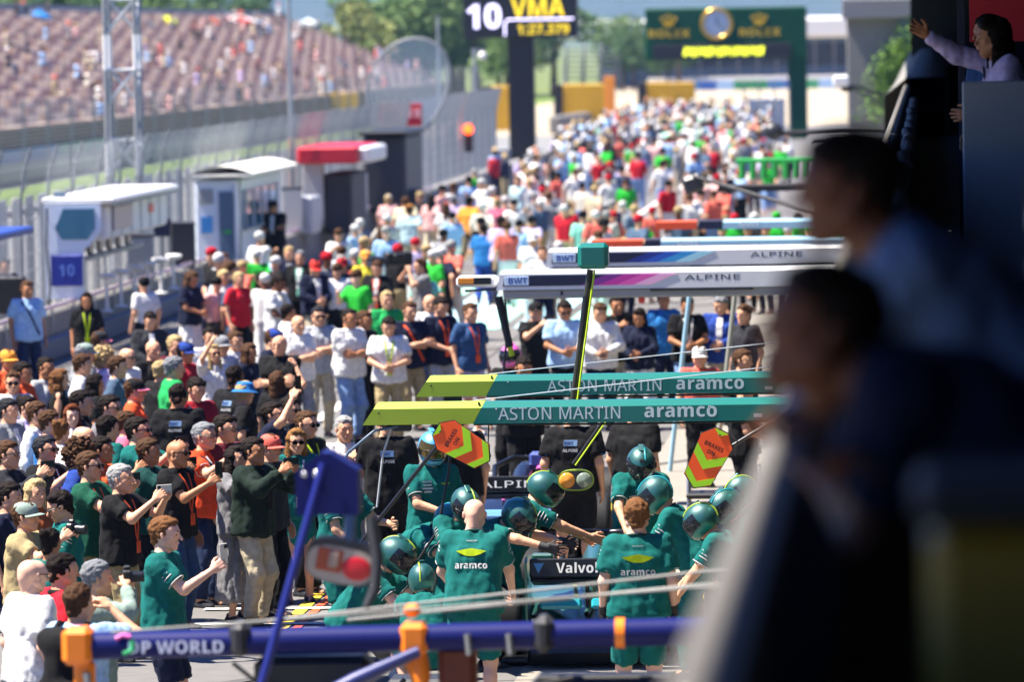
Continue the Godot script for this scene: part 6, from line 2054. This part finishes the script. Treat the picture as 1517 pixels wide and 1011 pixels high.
func balcony_people() -> void:
	var a := crew_row(0.0, -10.5, 1.74, -84, "rail", {}, "dark haired man in navy leaning on the balcony rail, nearest the camera", 3, "short black", "long black", "tee navy")
	var b := crew_row(-0.08, -12.5, 1.77, -86, "rail2", {}, "man in blue shirt leaning on the balcony rail behind the navy man", 3, "short black", "long black", "long 5d7296")
	var c := crew_row(0.52, -11.4, 1.84, -80, "stand", {}, "person in black in the shade of the balcony behind the leaning men", 2, "short black", "long black", "jacket black")
	var d := crew_row(0.45, -14.5, 1.84, -70, "stand", {}, "person in dark jacket farther back on the shaded balcony", 2, "short black", "long black", "jacket charcoal")
	var e := crew_row(0.66, -40.0, 1.88, -78, "point", {"strap": "navy"}, "dark haired woman in pale shirt reaching her arm over the balcony rail", 2, "long black", "long lilac", "long lilac")
	var f := crew_row(1.0, -41.4, 1.88, -60, "stand", {}, "person in pale top at the right edge of the far balcony", 2, "short black", "long navy", "tee white")
	var g := crew_row(0.52, -44.5, 1.88, -60, "stand", {}, "person in blue top behind the reaching woman", 2, "short black", "long navy", "tee denim")
	for r in [a, b, c, d, e, f, g]:
		r.y = 3.636
		person(r)

func foreground() -> void:
	# the nearer team's blue and orange equipment arm
	var o := thing("pit_gantry", "blue overhead arm with orange tip across the foreground", "gantry", V(0, 2.22, -30))
	var blue := mat("arm_blue", Color("111858"), 0.45, 0.0, 0.3)
	var orange := mat("arm_orange", Color("f08018"), 0.35)
	part("beam", MB.new().tube([V(-4.5, -0.025, 0), V(-1.2, 0.025, 0), V(0.3, 0.04, 0)], 0.074, 20), blue, o)
	part("tip", MB.new().box(V(-4.55, -0.02, 0), V(0.16, 0.2, 0.2), 0.03), orange, o)
	part("tip_leg", MB.new().box(V(-4.52, -0.19, 0), V(0.11, 0.2, 0.12), 0.03), orange, o)
	part("pin", MB.new().tube([V(-4.50, -0.16, 0.07), V(-4.49, -0.3, 0.07)], [0.024, 0.016], 10), metal("ltgrey", 0.3), o)
	lettering(o, "DP WORLD", 0.066, paint("d8dcf0", 0.4), at(V(-4.02, -0.028, 0.075)), bold, 1.12)
	part("emblem", MB.new().tube([V(-4.34, 0.02, 0.074), V(-4.30, 0.04, 0.068), V(-4.26, 0.03, 0.074)], 0.012, 6), paint("e25fb4", 0.4), o)
	part("emblem", MB.new().tube([V(-4.25, 0.01, 0.076), V(-4.25, -0.04, 0.074), V(-4.30, -0.06, 0.07)], 0.014, 6), paint("2fa86a", 0.4), o)
	part("clamp", MB.new().box(V(-3.68, 0.01, 0), V(0.11, 0.19, 0.2), 0.04), paint("charcoal", 0.5), o)
	part("clamp", MB.new().box(V(-2.06, 0.02, 0), V(0.11, 0.2, 0.2), 0.04), paint("charcoal", 0.5), o)
	part("collar", MB.new().box(V(-2.75, 0.0, 0), V(0.15, 0.18, 0.18), 0.03), orange, o)
	part("collar_drop", MB.new().tube([V(-2.75, -0.1, 0.0), V(-2.72, -0.2, 0.02), V(-2.73, -0.34, 0.02)], [0.07, 0.055, 0.025], 10), orange, o)
	part("collar_top", MB.new().box(V(-2.76, 0.15, 0), V(0.1, 0.07, 0.1), 0.03), orange, o)
	part("band", MB.new().tube([V(-1.68, 0.018, 0), V(-1.63, 0.018, 0)], 0.081, 20), orange, o)
	for p in [V(-2.46, -0.02, 0.1), V(-2.24, -0.02, 0.1)]:
		part("fitting", MB.new().tube([p + V(0, 0.05, 0), p + V(0.01, -0.06, 0)], 0.02, 8), metal("ltgrey", 0.25), o)
	part("brace", MB.new().tube([V(-2.72, -0.06, 0.1), V(-3.05, -0.2, 0.2), V(-3.5, -0.42, 0.3)], [0.03, 0.045, 0.04], 10), mat("brace_blue", Color("28306a"), 0.4), o)
	part("drop_box", MB.new().box(V(-3.3, -0.24, -0.1), V(0.62, 0.3, 0.3), 0.04), paint("black", 0.5), o)
	part("drop_box", MB.new().box(V(-2.53, -0.2, -0.12), V(0.2, 0.3, 0.2), 0.03), noisy("rust_panel", Color("57220e"), Color("6a2c12"), 0.9, 0.6, 61), o)
	part("drop_box", MB.new().box(V(-1.75, -0.42, -0.2), V(0.8, 0.4, 0.3), 0.05), paint("black", 0.5), o)
	for w in [[V(-3.9, 0.02, -0.5), V(0.2, 0.44, -0.5), 0.008], [V(-3.15, 0.06, -0.4), V(0.2, 0.36, -0.4), 0.009], [V(-4.3, 0.10, 0.5), V(0.2, 0.40, 0.5), 0.006]]:
		part("stay_cable", MB.new().rod(w[0], w[1], w[2], 8), paint("8f8f8b", 0.5), o)
	part("cable", MB.new().tube([V(-3.70, -0.1, 0.2), V(-3.4, -0.35, 0.2), V(-2.6, -0.34, 0.2), V(-1.9, -0.2, 0.15)], 0.012, 6), paint("black", 0.5), o)
	# blue lamp housing on a rod
	var h := thing("lamp_housing", "blue peaked lamp housing on a slanted blue rod in the foreground", "lamp housing", V(-2.99, 3.17, -28))
	var prof := PackedVector2Array([Vector2(-0.155, -0.12), Vector2(0.155, -0.12), Vector2(0.155, 0.10), Vector2(0.02, 0.19), Vector2(-0.03, 0.19), Vector2(-0.155, 0.10)])
	part("housing", MB.new().prism(prof, 0.22, at(V(0, 0, -0.22))), blue, h)
	part("rod", MB.new().rod(V(-0.01, 0.14, 0.03), V(-0.36, -1.05, 0.12), 0.021, 10), mat("rod_blue", Color("1d2577"), 0.35), h)
	part("rivet", MB.new().ball(V(-0.11, 0.085, 0.0), V(0.016, 0.016, 0.008)), metal("white", 0.25), h)
	part("rivet", MB.new().ball(V(-0.05, 0.085, 0.0), V(0.016, 0.02, 0.008)), metal("white", 0.25), h)
	var r := thing("brake_lamp", "black framed lamp with a red and orange lens below the blue housing", "lamp", V(-2.92, 2.82, -28), 0.0)
	r.basis = Basis(Vector3.BACK, -0.2)
	var oval := PackedVector2Array()
	var inner := PackedVector2Array()
	for k in 24:
		var a := TAU * k / 24.0
		oval.append(Vector2(0.185 * signf(cos(a)) * absf(cos(a)) ** 0.6, 0.115 * signf(sin(a)) * absf(sin(a)) ** 0.7))
		inner.append(oval[k] * Vector2(0.9, 0.78) + Vector2(-0.005, -0.018))
	part("frame", MB.new().prism(oval, 0.09, at(V(0, 0, -0.06))), paint("charcoal", 0.5), r)
	part("reflector", MB.new().prism(inner, 0.008, at(V(0, 0, 0.03))), paint("a89c90", 0.35), r)
	part("orange_lens", MB.new().box(V(-0.06, 0.0, 0.04), V(0.13, 0.115, 0.012), 0.02), mat("orange_lens", Color("9a3a1c"), 0.25), r)
	part("pale_lens", MB.new().box(V(-0.04, 0.005, 0.05), V(0.05, 0.08, 0.012), 0.01), paint("9a8478", 0.3), r)
	part("red_lens", MB.new().lathe([[0.085, 0.0], [0.08, 0.006], [0.05, 0.010], [0.0, 0.011]], 20, at(V(0.08, -0.02, 0.036), Basis(Vector3.RIGHT, PI / 2) * Basis.from_scale(V(0.9, 1, 0.72)))), mat("red_lens", Color("c41c28"), 0.35), r)
	part("bracket", MB.new().tube([V(0.02, 0.1, 0), V(0.0, 0.22, -0.02), V(-0.02, 0.3, -0.1)], [0.035, 0.03, 0.025], 8), paint("slate", 0.5), r)
	part("mount", MB.new().tube([V(0.1, 0.24, -0.02), V(0.17, 0.05, 0.02), V(0.19, -0.10, 0.04), V(0.16, -0.2, 0.06)], [0.03, 0.035, 0.03, 0.015], 8), paint("charcoal", 0.5), r)
	# ground equipment under the arm
	for k in 3:
		var t := thing("equipment_cart", ["low black cart with pale wheels beneath the blue arm", "black tyre rack beneath the orange collar", "black jack with pale roller near the rail"][k], "cart", V([-2.9, -3.9, -2.1][k], 0, [-41.5, -42.5, -40.8][k]))
		part("frame", MB.new().box(V(0, 0.28, 0), V(0.9, 0.16, 0.6), 0.03), paint("black", 0.5), t)
		part("top_box", MB.new().box(V(0.1, 0.48, -0.05), V(0.62, 0.24, 0.45), 0.04), paint("charcoal", 0.5), t)
		for s in [-1.0, 1.0]:
			part("strut", MB.new().rod(V(0.4 * s, 0.2, 0.3), V(0.05 * s, 0.62, 0.28), 0.018), metal("charcoal", 0.3), t)
			part("wheel", MB.new().lathe([[0.0, -0.03], [0.07, -0.03], [0.085, 0.0], [0.07, 0.03], [0.0, 0.03]], 16, at(V(0.42 * s, 0.085, 0.32), Basis(Vector3.BACK, PI / 2))), paint("d8d4bc", 0.5), t)
		part("cross_bar", MB.new().rod(V(-0.4, 0.14, 0.34), V(0.4, 0.14, 0.34), 0.014), metal("ltgrey", 0.3), t)
	var sheetp := thing("floor_board", "white board lying on the asphalt by the blue rod", "board", V(-5.05, 0.035, -46.6), 0.5)
	part("board", MB.new().box(V(0, 0.012, 0), V(0.5, 0.024, 0.3), 0.005), paint("white", 0.5), sheetp)

func far_crowd() -> void:
	var tops_ := ["white", "white", "white", "white", "offwhite", "ltblue", "ltblue", "lilac", "blush", "red", "navy", "black", "black", "neon", "coral", "slate", "mint", "grey", "stone"]
	var bots := ["navy", "black", "stone", "ltjeans", "white", "khaki"]
	var hats := ["white", "brown", "black", "blond", "brown", "white", "red", "black", "silver"]
	var tn := {"white": "white", "offwhite": "off-white", "ltblue": "light blue", "lilac": "lilac", "pink": "pink", "red": "red", "navy": "navy", "black": "black", "neon": "bright green", "coral": "coral", "skyblue": "sky blue", "mint": "mint", "grey": "grey", "blush": "blush pink", "slate": "slate blue", "stone": "beige"}
	var bn := {"navy": "navy", "black": "black", "stone": "beige", "ltjeans": "pale denim", "white": "white", "khaki": "khaki"}
	var seen := {}
	var made := 0
	var tries := 0
	while made < 160 and tries < 3000:
		tries += 1
		var d := 87.0 + 125.0 * rng.randf() ** 1.15
		var x0 := -12.8
		var x1 := -4.6 - 1.4 * smoothstep(180.0, 320.0, d) - (2.6 if d > 230.0 else 0.0)
		if d < 104.0:
			x1 = -8.4
		elif d < 128.0:
			x1 = -5.0
		var x := rng.randf_range(x0, x1)
		if d > 200.0 and x < -12.0 - 4.0 * smoothstep(220, 320, d):
			continue
		if d > 250.0:
			x -= 3.5 * smoothstep(240.0, 330.0, d)
		var t: String = tops_[rng.randi() % tops_.size()]
		var b: String = bots[rng.randi() % bots.size()]
		var h: String = hats[rng.randi() % hats.size()]
		var cap := h in ["white", "red"]
		var zone := "near the pale blue arm" if d < 130 else "before the green hoses" if d < 165 else "midway to the timing tower" if d < 205 else "beside the timing tower" if d < 250 else "below the yellow boards"
		var label := "person in %s top and %s trousers, %s, %s" % [tn[t], bn[b], (h + " cap") if cap else {"brown": "brown hair", "black": "black hair", "blond": "blond hair", "silver": "grey hair"}[h], zone]
		if seen.has(label):
			continue
		seen[label] = true
		var fp: String = ["stand", "walk", "front", "walk", "phone1"][rng.randi() % 5]
		far_person(x, -d, rng.randf_range(1.62, 1.86), PI * rng.randf_range(0.75, 1.25) if rng.randf() < 0.55 else rng.randf_range(-1.2, 1.2), fp, rng.randi() % 4 if rng.randf() < 0.3 else 1, t, b, h, label, "far crowd on the pit lane")
		made += 1
	# team members in green and black at the far right box
	for k in 12:
		far_person(-3.9 + (k % 6) * 0.42, -108.0 - (k / 6) * 7.0 - rng.randf() * 2.0, 1.78, rng.randf_range(-1, 1), ["stand", "front"][k % 2], 1, "neon" if k % 3 != 1 else "black", "black", ["neon", "black", "red", "white"][k % 4], "%s team member, %s from left in the %s row, green box" % ["bright green shirted" if k % 3 != 1 else "black shirted", ["first", "second", "third", "fourth", "fifth", "sixth"][k % 6], "front" if k < 6 else "back"], "green and black team at the far box")
	var xf := []
	var cs := []
	var hs := []
	var ls := []
	for k in 330:
		var d := 185.0 + 150.0 * rng.randf() ** 0.8
		var xa := lerpf(-14.6, -16.5, smoothstep(185.0, 335.0, d))
		xf.append(at(V(rng.randf_range(xa, -6.0 - 2.5 * smoothstep(210.0, 330.0, d)), 0.0, -d), Basis(Vector3.UP, rng.randf() * TAU) * Basis.from_scale(Vector3.ONE * rng.randf_range(0.93, 1.06))))
		cs.append(hex(tops_[rng.randi() % tops_.size()] if rng.randf() < 0.7 else ["navy", "charcoal", "slate", "black", "brown"][rng.randi() % 5]).srgb_to_linear())
		hs.append((hex("white") if rng.randf() < 0.24 else hex(["brown", "black", "c08a6b", "blond"][rng.randi() % 4])).srgb_to_linear())
		ls.append(hex(bots[rng.randi() % bots.size()]).srgb_to_linear())
	var body := MB.new().put(Field.new([[V(-0.13, 1.4, 0), V(0.13, 1.4, 0), 0.08, 0.08, 0.05], [V(-0.06, 1.3, 0), V(-0.06, 0.9, 0), 0.13, 0.13, 0.05], [V(0.06, 1.3, 0), V(0.06, 0.9, 0), 0.13, 0.13, 0.05], [V(-0.2, 1.38, 0), V(-0.24, 0.95, 0.05), 0.06, 0.045, 0.03], [V(0.2, 1.38, 0), V(0.24, 0.95, 0.05), 0.06, 0.045, 0.03]], 0.06).surface()).mesh()
	many("distant_crowd", body, xf, cs, null)
	many("heads", MB.new().ball(V(0, 1.63, 0), V(0.095, 0.125, 0.11), 6, 8).mesh(), xf, hs, get_node("distant_crowd"))
	many("legs", MB.new().put(Field.new([[V(-0.1, 0.9, 0), V(-0.1, 0.05, 0), 0.11, 0.06, 0.04], [V(0.1, 0.9, 0), V(0.1, 0.05, 0), 0.11, 0.06, 0.04]], 0.06).surface()).mesh(), xf, ls, get_node("distant_crowd"))
	tag(get_node("distant_crowd"), "mass of tiny people at the far end of the pit lane", "crowd", "", "stuff")


const CROWD := [
	"-6.40 -39.87|1.78|130|stand|0|bald -|tee white|long black|specs|bald man in white polo, lower left, back turned, in front of the crowd",
	"-6.26 -40.38|1.76|120|stand|1|crop black|tee red|long navy|collar:black|man in bright red top with shaved black hair beside the bald man",
	"-5.78 -38.03|1.76|152|camera|1|short brown|tee ltblue|long navy|strap:black,pack:black|man in light blue shirt wearing a black backpack, lowest on the left",
	"-5.95 -39.99|1.74|100|camera|1|short grey|long sage|long charcoal|photocam|grey haired man in sage shirt aiming a camera at the team",
	"-5.86 -42.93|1.80|82|phone1|0|short ginger|polo teal|shorts navy|phone:white,glove|young man with ginger hair in teal team polo holding up a white phone",
	"-6.90 -44.05|1.62|150|stand|2|bun black|tee teal|long black||dark haired woman in teal top crouched in shadow behind the red top man",
	"-7.08 -46.15|1.76|-72|front|1|short black|polo teal|long black|specs|man with glasses in teal team shirt turned away from the car, thumb up",
	"-7.75 -48.72|1.66|40|stand|1|long blond|tank rust|long black||woman with long pale blond hair in rust sleeveless top",
	"-7.69 -46.83|1.78|80|stand|1|short black|tee navy|long navy||man in navy shirt cut by the left frame edge",
	"-7.41 -45.98|1.68|75|phones|1|short brown|tee khaki|shorts khaki|cap:sage,photocam|person in sage cap lifting a small camera beside the blond woman",
	"-8.49 -51.73|1.78|72|phones|1|short brown|long charcoal|long black|specs,phone:black|man with glasses at left edge reaching both arms up with a phone",
	"-8.27 -52.58|1.76|66|phones|1|short charcoal|tee black|long navy|shades,lanyard:white,phone:black|man in black tee and sunglasses shooting with a phone near left edge",
	"-7.43 -49.67|1.82|76|phones|1|short brown|tee dkgreen|long khaki|shades,lanyard:orange,phone:black|bearded man in dark green polo and sunglasses shooting with both hands",
	"-7.08 -49.18|1.74|72|phones|1|short silver|tee black|long khaki|lanyard:orange,phone:white|silver haired man in black tee holding a white phone forward",
	"-7.90 -52.18|1.74|95|stand|1|curly brown|tee royal|long navy|lanyard:white|curly brown haired man in royal blue top behind the dark green polo",
	"-7.72 -52.40|1.76|80|phones|2|short black|tee orange|long black|phone:black|dark haired man in orange top with arms stretched toward the phone line",
	"-7.67 -54.49|1.80|78|phones|1|short black|tee teal|long black|shades,lanyard:white,phone:black|man in sunglasses and teal tee raising his phone above the crowd",
	"-7.27 -52.34|1.74|84|phones|2|short brown|tee bottle|long black|watch,phone:black|man in bottle green tee hiding his face behind a black phone",
	"-6.92 -51.72|1.78|66|phone1|2|bald -|tee black|long jeans|shades,lanyard:orange,phone:black|tanned bald man in black polo holding a phone upright",
	"-6.94 -53.89|1.78|60|phones|1|short grey|polo tangerine|long indigo|specs,lanyard:white,strap:charcoal,phone:black|grey haired man in tangerine polo and dark jeans filming with a phone",
	"-6.77 -54.11|1.84|62|stand|1|short black|tee wine|long black|specs|man with glasses peering over the tangerine polo man",
	"-6.46 -52.44|1.66|58|phones|1|long black|dress ash|midi ash|phone:black|dark haired woman in ash grey patterned long dress filming",
	"-6.25 -52.06|1.76|62|phones|2|short black|jacket forest|long stone|phone:black|young man in forest green blazer and stone trousers filming",
	"-6.18 -52.75|1.74|60|stand|1|short brown|tee charcoal|long black|cap:coral|person in coral cap behind the young man in blazer",
	"-6.07 -54.14|1.70|16|stand|1|long honey|polo teal|skirt teal|shades,lanyard:white|woman with long honey hair and sunglasses in teal polo and skirt",
	"-6.07 -54.86|1.82|55|stand|1|crop brown|tee forest|long black|shades,lanyard:lime|man with mirrored sunglasses in forest green shirt behind teal skirt woman",
	"-6.61 -56.79|1.78|74|high|1|short black|tee navy|long black|shades,phone:black|man in navy tee stretching one arm high with a phone",
	"-6.54 -57.62|1.78|60|stand|1|short black|tee charcoal|long black|shades|man in charcoal tee and sunglasses behind the raised phone arm",
	"-7.40 -64.18|1.66|160|high|1|long brown|tee black|long black||brown haired woman in black raising an open hand",
	"-5.72 -55.20|1.74|24|phone1|1|short silver|tee white|long grey|phone:black|silver haired man in white shirt holding a phone before his face",
	"-7.49 -61.72|1.70|100|lookl|1|short blond|alpine black|long black|bucket:skyblue,print:alpine|boy in pale blue cap and black team polo",
	"-7.76 -63.06|1.80|150|stand|3|crop black|alpine black|long black|print:alpine|dark haired man in black team polo left of the pale blue cap",
	"-7.96 -59.82|1.80|176|stand|2|crop black|alpine black|long black|print:alpine|broad man in black team polo with white lettering across his back",
	"-7.98 -61.33|1.78|40|front|1|short black|tee crimson|long black|strap:navy|man in crimson polo facing the camera amid the crowd",
	"-8.87 -70.11|1.66|30|high|1|long blond|tee white|long jeans|shades,phone:black|blond woman in sunglasses lifting a phone overhead",
	"-8.68 -61.48|1.76|95|stand|1|short brown|tee orange|long black|cap:black,brim:pink|man in orange tee and black cap with pink brim",
	"-9.46 -65.66|1.78|88|stand|1|short brown|tee slate|long navy||brown haired man in slate blue polo seen from the side",
	"-10.19 -69.53|1.66|110|stand|1|curly blond|tee lilac|long jeans||woman with a big blond curly head of hair",
	"-9.68 -68.05|1.76|60|stand|1|bald -|tee white|long grey|shades|sunburnt bald man in white vest behind the curly blond woman",
	"-10.01 -66.55|1.76|98|stand|1|short brown|tee white|long navy||man in bright white shirt seen from behind left of the curls",
	"-10.38 -69.27|1.74|120|stand|1|short grey|tee grey|long navy|cap:sage|man in sage green cap behind the white shirt",
	"-10.56 -71.78|1.76|110|stand|1|short brown|tee charcoal|long black|cap:charcoal,brim:pink|man in charcoal cap with hot pink brim",
	"-10.25 -65.35|1.80|58|stand|2|crop black|tee ltgrey|long black||bearded man in light grey tee above the crowd",
	"-10.09 -65.29|1.66|104|stand|1|long ginger|tank black|long black||woman with long ginger hair and bare shoulders",
	"-10.28 -63.27|1.76|12|stand|1|short brown|tee white|long grey|shades|man in white shirt and black sunglasses facing us at left",
	"-11.07 -67.74|1.76|40|stand|2|short brown|tee orange|long black|cap:amber|man in amber cap at the left edge",
	"-10.47 -65.01|1.76|70|stand|2|short black|tee orange|long black||man in plain orange tee beside the amber cap",
	"-9.50 -57.99|1.78|66|stand|1|short charcoal|jacket grey|long grey||man in grey jacket with greying hair at left edge",
	"-9.11 -57.38|1.78|84|stand|1|short brown|long white|long navy||bearded man in crisp white long sleeved shirt",
	"-9.62 -60.00|1.68|60|stand|1|bun black|tee lilac|long black||dark haired woman in lilac top beside the grey jacket man",
	"-8.91 -56.90|1.72|100|stand|1|short brown|tee skyblue|long navy|strap:black|person in sky blue top with black bag strap",
	"-8.95 -58.86|1.66|20|stand|0|long auburn|tee white|long black||auburn haired woman looking straight at the camera",
	"-8.69 -56.34|1.66|150|stand|1|bun ginger|tee white|long jeans||woman with ginger bun and black hair band",
	"-8.19 -54.41|1.74|62|stand|1|fringe silver|tee white|long navy||balding man with silver sides watching the car",
	"-8.93 -59.20|1.78|92|stand|1|short black|tee black|long black||black haired man in black tee left of the grey tee man",
	"-9.50 -64.13|1.66|110|stand|2|long black|tee black|long black||woman with thick black hair in dark top",
	"-8.45 -58.01|1.80|68|stand|1|short black|tee ash|long black|shades|man in ash grey tee and wraparound sunglasses",
	"-8.09 -55.35|1.76|130|stand|1|short black|tee teal|long black||man in teal tee with black hair seen from behind",
	"-8.13 -56.95|1.70|100|stand|1|short brown|tee pink|long black||person in pale pink top under the orange tee",
	"-9.13 -67.04|1.64|140|stand|1|short blond|tee black|long black||pale blond short haired woman in black top",
	"-8.76 -65.35|1.78|110|stand|1|short grey|tee green|long black||grey haired man in bright green polo",
	"-9.58 -69.68|1.76|40|stand|1|bald -|tee black|long black||bald man in black tee beneath the seated man",
	"-9.48 -70.97|1.74|50|stand|1|short blond|tee wine|long black||fair haired man in wine red top beside the blue cap",
	"-9.08 -68.88|1.76|70|stand|2|short black|tee crimson|long black|cap:royal|man in royal blue cap and crimson top",
	"-10.62 -77.10|1.76|20|front|1|short black|jacket charcoal|long black||man in charcoal jacket resting a hand on his chin",
	"-9.22 -72.47|1.76|30|stand|1|short black|tee white|long navy||black haired man in white tee behind the grey cap",
	"-8.81 -70.37|1.76|40|stand|1|bald -|tee white|long grey|cap:grey|man in grey flat cap and white top",
	"-8.82 -71.76|1.74|50|stand|1|short brown|tee white|long black||brown haired man in white top next to grey cap",
	"-8.47 -70.32|1.66|70|stand|2|long brown|tee navy|long black||brown haired woman in navy top below the leaning man",
	"-7.99 -69.78|1.80|-14|fold|1|bald -|alpine black|long black|strap:black|bald grey bearded man in black team polo leaning in",
	"-8.36 -71.86|1.76|80|front|1|short brown|tee navy|long black|cap:royal|man in navy tee and blue cap bending forward",
	"-8.42 -75.56|1.76|30|fold|1|fringe silver|tee white|long grey||older man with folded arms in white polo",
	"-8.29 -76.93|1.80|20|fold|1|short charcoal|tee ltgrey|long stone|shades|man in light grey polo and sunglasses with folded arms",
	"-9.05 -79.81|1.70|110|stand|2|short black|tee white|long black||dark haired person in white top seen from behind near the folded arms",
	"-7.77 -75.81|1.82|48|fold|2|crop black|tee white|long ltjeans||bearded man in white tee and pale jeans with folded arms",
	"-7.62 -76.25|1.76|60|stand|2|short brown|tee black|long black||person all in black behind the white tee man",
	"-7.78 -81.40|1.80|20|stand|1|short blond|tee green|long navy||fair haired man in vivid green tee",
	"-7.15 -75.07|1.74|6|front|1|short black|tee white|long khaki|lanyard:lime|man in white short sleeved shirt looking down at his hands",
	"-7.14 -77.95|1.80|30|fold|1|short brown|tee navy|long khaki|strap:orange|man in navy polo and khaki trousers with crossed arms",
	"-7.06 -80.34|1.80|10|stand|1|bald -|tee white|long jeans||man in white tee half hidden behind the navy polos",
	"-6.74 -78.14|1.86|40|front|1|short black|tee navy|long ltgrey|lanyard:orange|tall man in navy team polo with orange pass and pale trousers",
	"-6.22 -76.87|1.82|40|stand|1|short brown|tee denim|shorts lilac|lanyard:orange|man in denim blue tee and lilac shorts",
	"-5.41 -78.05|1.76|30|phones|1|short black|tee black|long black|cap:black,phone:black|photographer in black printed tee and black cap under the white arm",
	"-4.98 -77.70|1.80|12|front|2|short black|tee ltblue|long black|shades|man in light blue shirt and sunglasses behind thin struts",
	"-4.48 -77.39|1.78|10|front|1|short brown|long white|long navy|phone:black|man in white shirt checking a phone held low",
	"-4.35 -79.13|1.78|20|phone1|2|short black|tee black|long stone|phone:black|man in black tee taking a photo right of the teal box pole",
	"-3.95 -77.78|1.68|-10|front|2|long black|long navy|midi white||woman with long dark hair in navy jacket and white skirt",
	"-3.76 -80.60|1.78|20|stand|2|short black|tee skyblue|long navy||man in sky blue top behind the long haired woman",
	"-3.33 -78.36|1.82|12|front|2|short black|tee black|long ltjeans|lanyard:white|bearded man in black tee and pale jeans",
	"-2.86 -78.65|1.80|-10|front|1|short grey|jacket royal|long stone||grey haired man in royal blue blazer",
	"-2.41 -74.97|1.84|-40|stand|1|short brown|tee charcoal|long black||man in charcoal tee at the dark right edge of the lane",
	"-2.73 -67.52|1.70|10|stand|1|short brown|tee coral|long black|cap:white|person in white cap just above the teal arms",
	"-2.18 -65.68|1.76|60|stand|1|short brown|tee black|shorts black||brown haired mechanic in black beside the teal arms",
	"-4.95 -67.34|1.74|-20|stand|1|bald -|alpine black|long black|helmet:pink|mechanic with a pink helmet near the white arm",
	"-13.76 -86.21|1.82|30|stand|2|short brown|tee ltblue|long indigo|strap:navy|man in light blue polo and dark jeans on the far left",
	"-12.54 -84.19|1.72|10|stand|2|long black|tee black|long black|lanyard:lime|woman with long black hair and lime lanyard",
	"-11.90 -91.16|1.74|60|front|2|long brown|tee navy|midi white||woman in navy top and long white skirt",
	"-11.46 -92.00|1.72|30|front|1|long blond|long white|long white||blond woman in loose white shirt holding something yellow",
	"-11.07 -90.83|1.72|50|stand|1|short blond|tee red|long black||fair haired person in red top behind the blond woman",
	"-10.79 -91.72|1.68|20|stand|1|long black|tank black|skirt black|cap:black|woman in black cap and black sleeveless top",
	"-10.15 -88.11|1.78|70|front|3|short black|tee white|long ltjeans|lanyard:yellow|man in white tee with yellow lanyard and pale jeans",
	"-12.20 -98.02|1.76|40|stand|1|short brown|tee white|long grey||man in white top by the pit wall rail",
	"-11.42 -101.33|1.74|20|stand|1|short blond|jacket navy|long black|lanyard:white|person in navy jacket and white lanyard beside the large guard",
	"-10.92 -98.74|1.76|-10|stand|1|short grey|jacket black|long black|lanyard:mint|grey haired person in black jacket with mint pass",
	"-10.17 -93.93|1.78|30|front|1|short black|jacket navy|long stone|cap:scarlet,lanyard:white|man in scarlet cap and open navy jacket",
	"-9.76 -94.63|1.78|-20|stand|1|short brown|tee navy|long navy|cap:red,lanyard:mint|man in red cap and navy polo with mint pass",
	"-9.71 -97.85|1.78|40|stand|1|short blond|tee yellow|shorts stone|cap:amber|person in yellow tee and amber cap",
	"-9.06 -93.47|1.78|-10|front|1|short brown|jacket black|long black|lanyard:orange|man in black jacket with orange lanyard",
	"-14.31 -124.03|1.94|0|fold|2|bald -|jacket black|long black|cap:black|large security guard dressed in black by the white cabin",
	"-15.69 -95.95|1.80|30|stand|1|short black|jacket navy|long navy||person in dark navy clothes at the far left edge",
	"-10.82 -112.43|1.74|160|stand|1|long brown|dress black|midi black||long haired woman in a black dress walking away",
	"-12.82 -135.04|1.72|170|stand|1|short blond|tee blush|long offwhite|cap:offwhite|person in blush top and pale hat walking away",
	"-12.16 -132.34|1.76|175|walk|1|short brown|tee cream|long offwhite||person in cream shirt walking away by the pit wall",
	"-11.50 -126.11|1.76|178|walk|1|short brown|tee mist|long stone|cap:amber|person in pale top and amber cap walking away",
	"-11.81 -135.20|1.72|165|walk|2|long black|tee blush|long cream||dark haired woman in blush top and cream trousers",
	"-10.96 -129.36|1.70|180|walk|1|long brown|tee white|shorts ltjeans|cap:orange|woman in orange cap and denim shorts",
	"-11.12 -133.42|1.76|178|walk|1|short grey|tee lilac|long navy||grey haired person in lilac shirt walking away",
	"-10.66 -132.08|1.76|160|walk|2|short black|tee amber|long black||dark haired person in amber top",
	"-8.58 -114.31|1.86|175|walk|3|crop black|long lilac|long navy||tall man in lilac long sleeved shirt",
	"-8.94 -114.38|1.70|178|walk|1|short black|tee skyblue|long royal||person in sky blue top beside the lilac shirt",
	"-9.99 -132.02|1.70|170|stand|1|short blond|tee pink|long grey|cap:red|person in red cap and pink top",
	"-10.72 -149.34|1.76|-30|stand|1|short black|tee mist|long black||person in mist blue shirt by the white lane line",
	"-8.36 -93.77|1.78|-60|camera|1|short brown|tee ash|long black||camera operator in ash grey top shouldering a large camera",
	"-7.41 -106.83|1.72|0|stand|1|short black|tee white|long white|cap:white|person in white top and white cap left of the teal box",
	"-6.82 -100.60|1.70|10|stand|1|short brown|tee white|long navy||dark haired child in white tee left of the teal box",
]
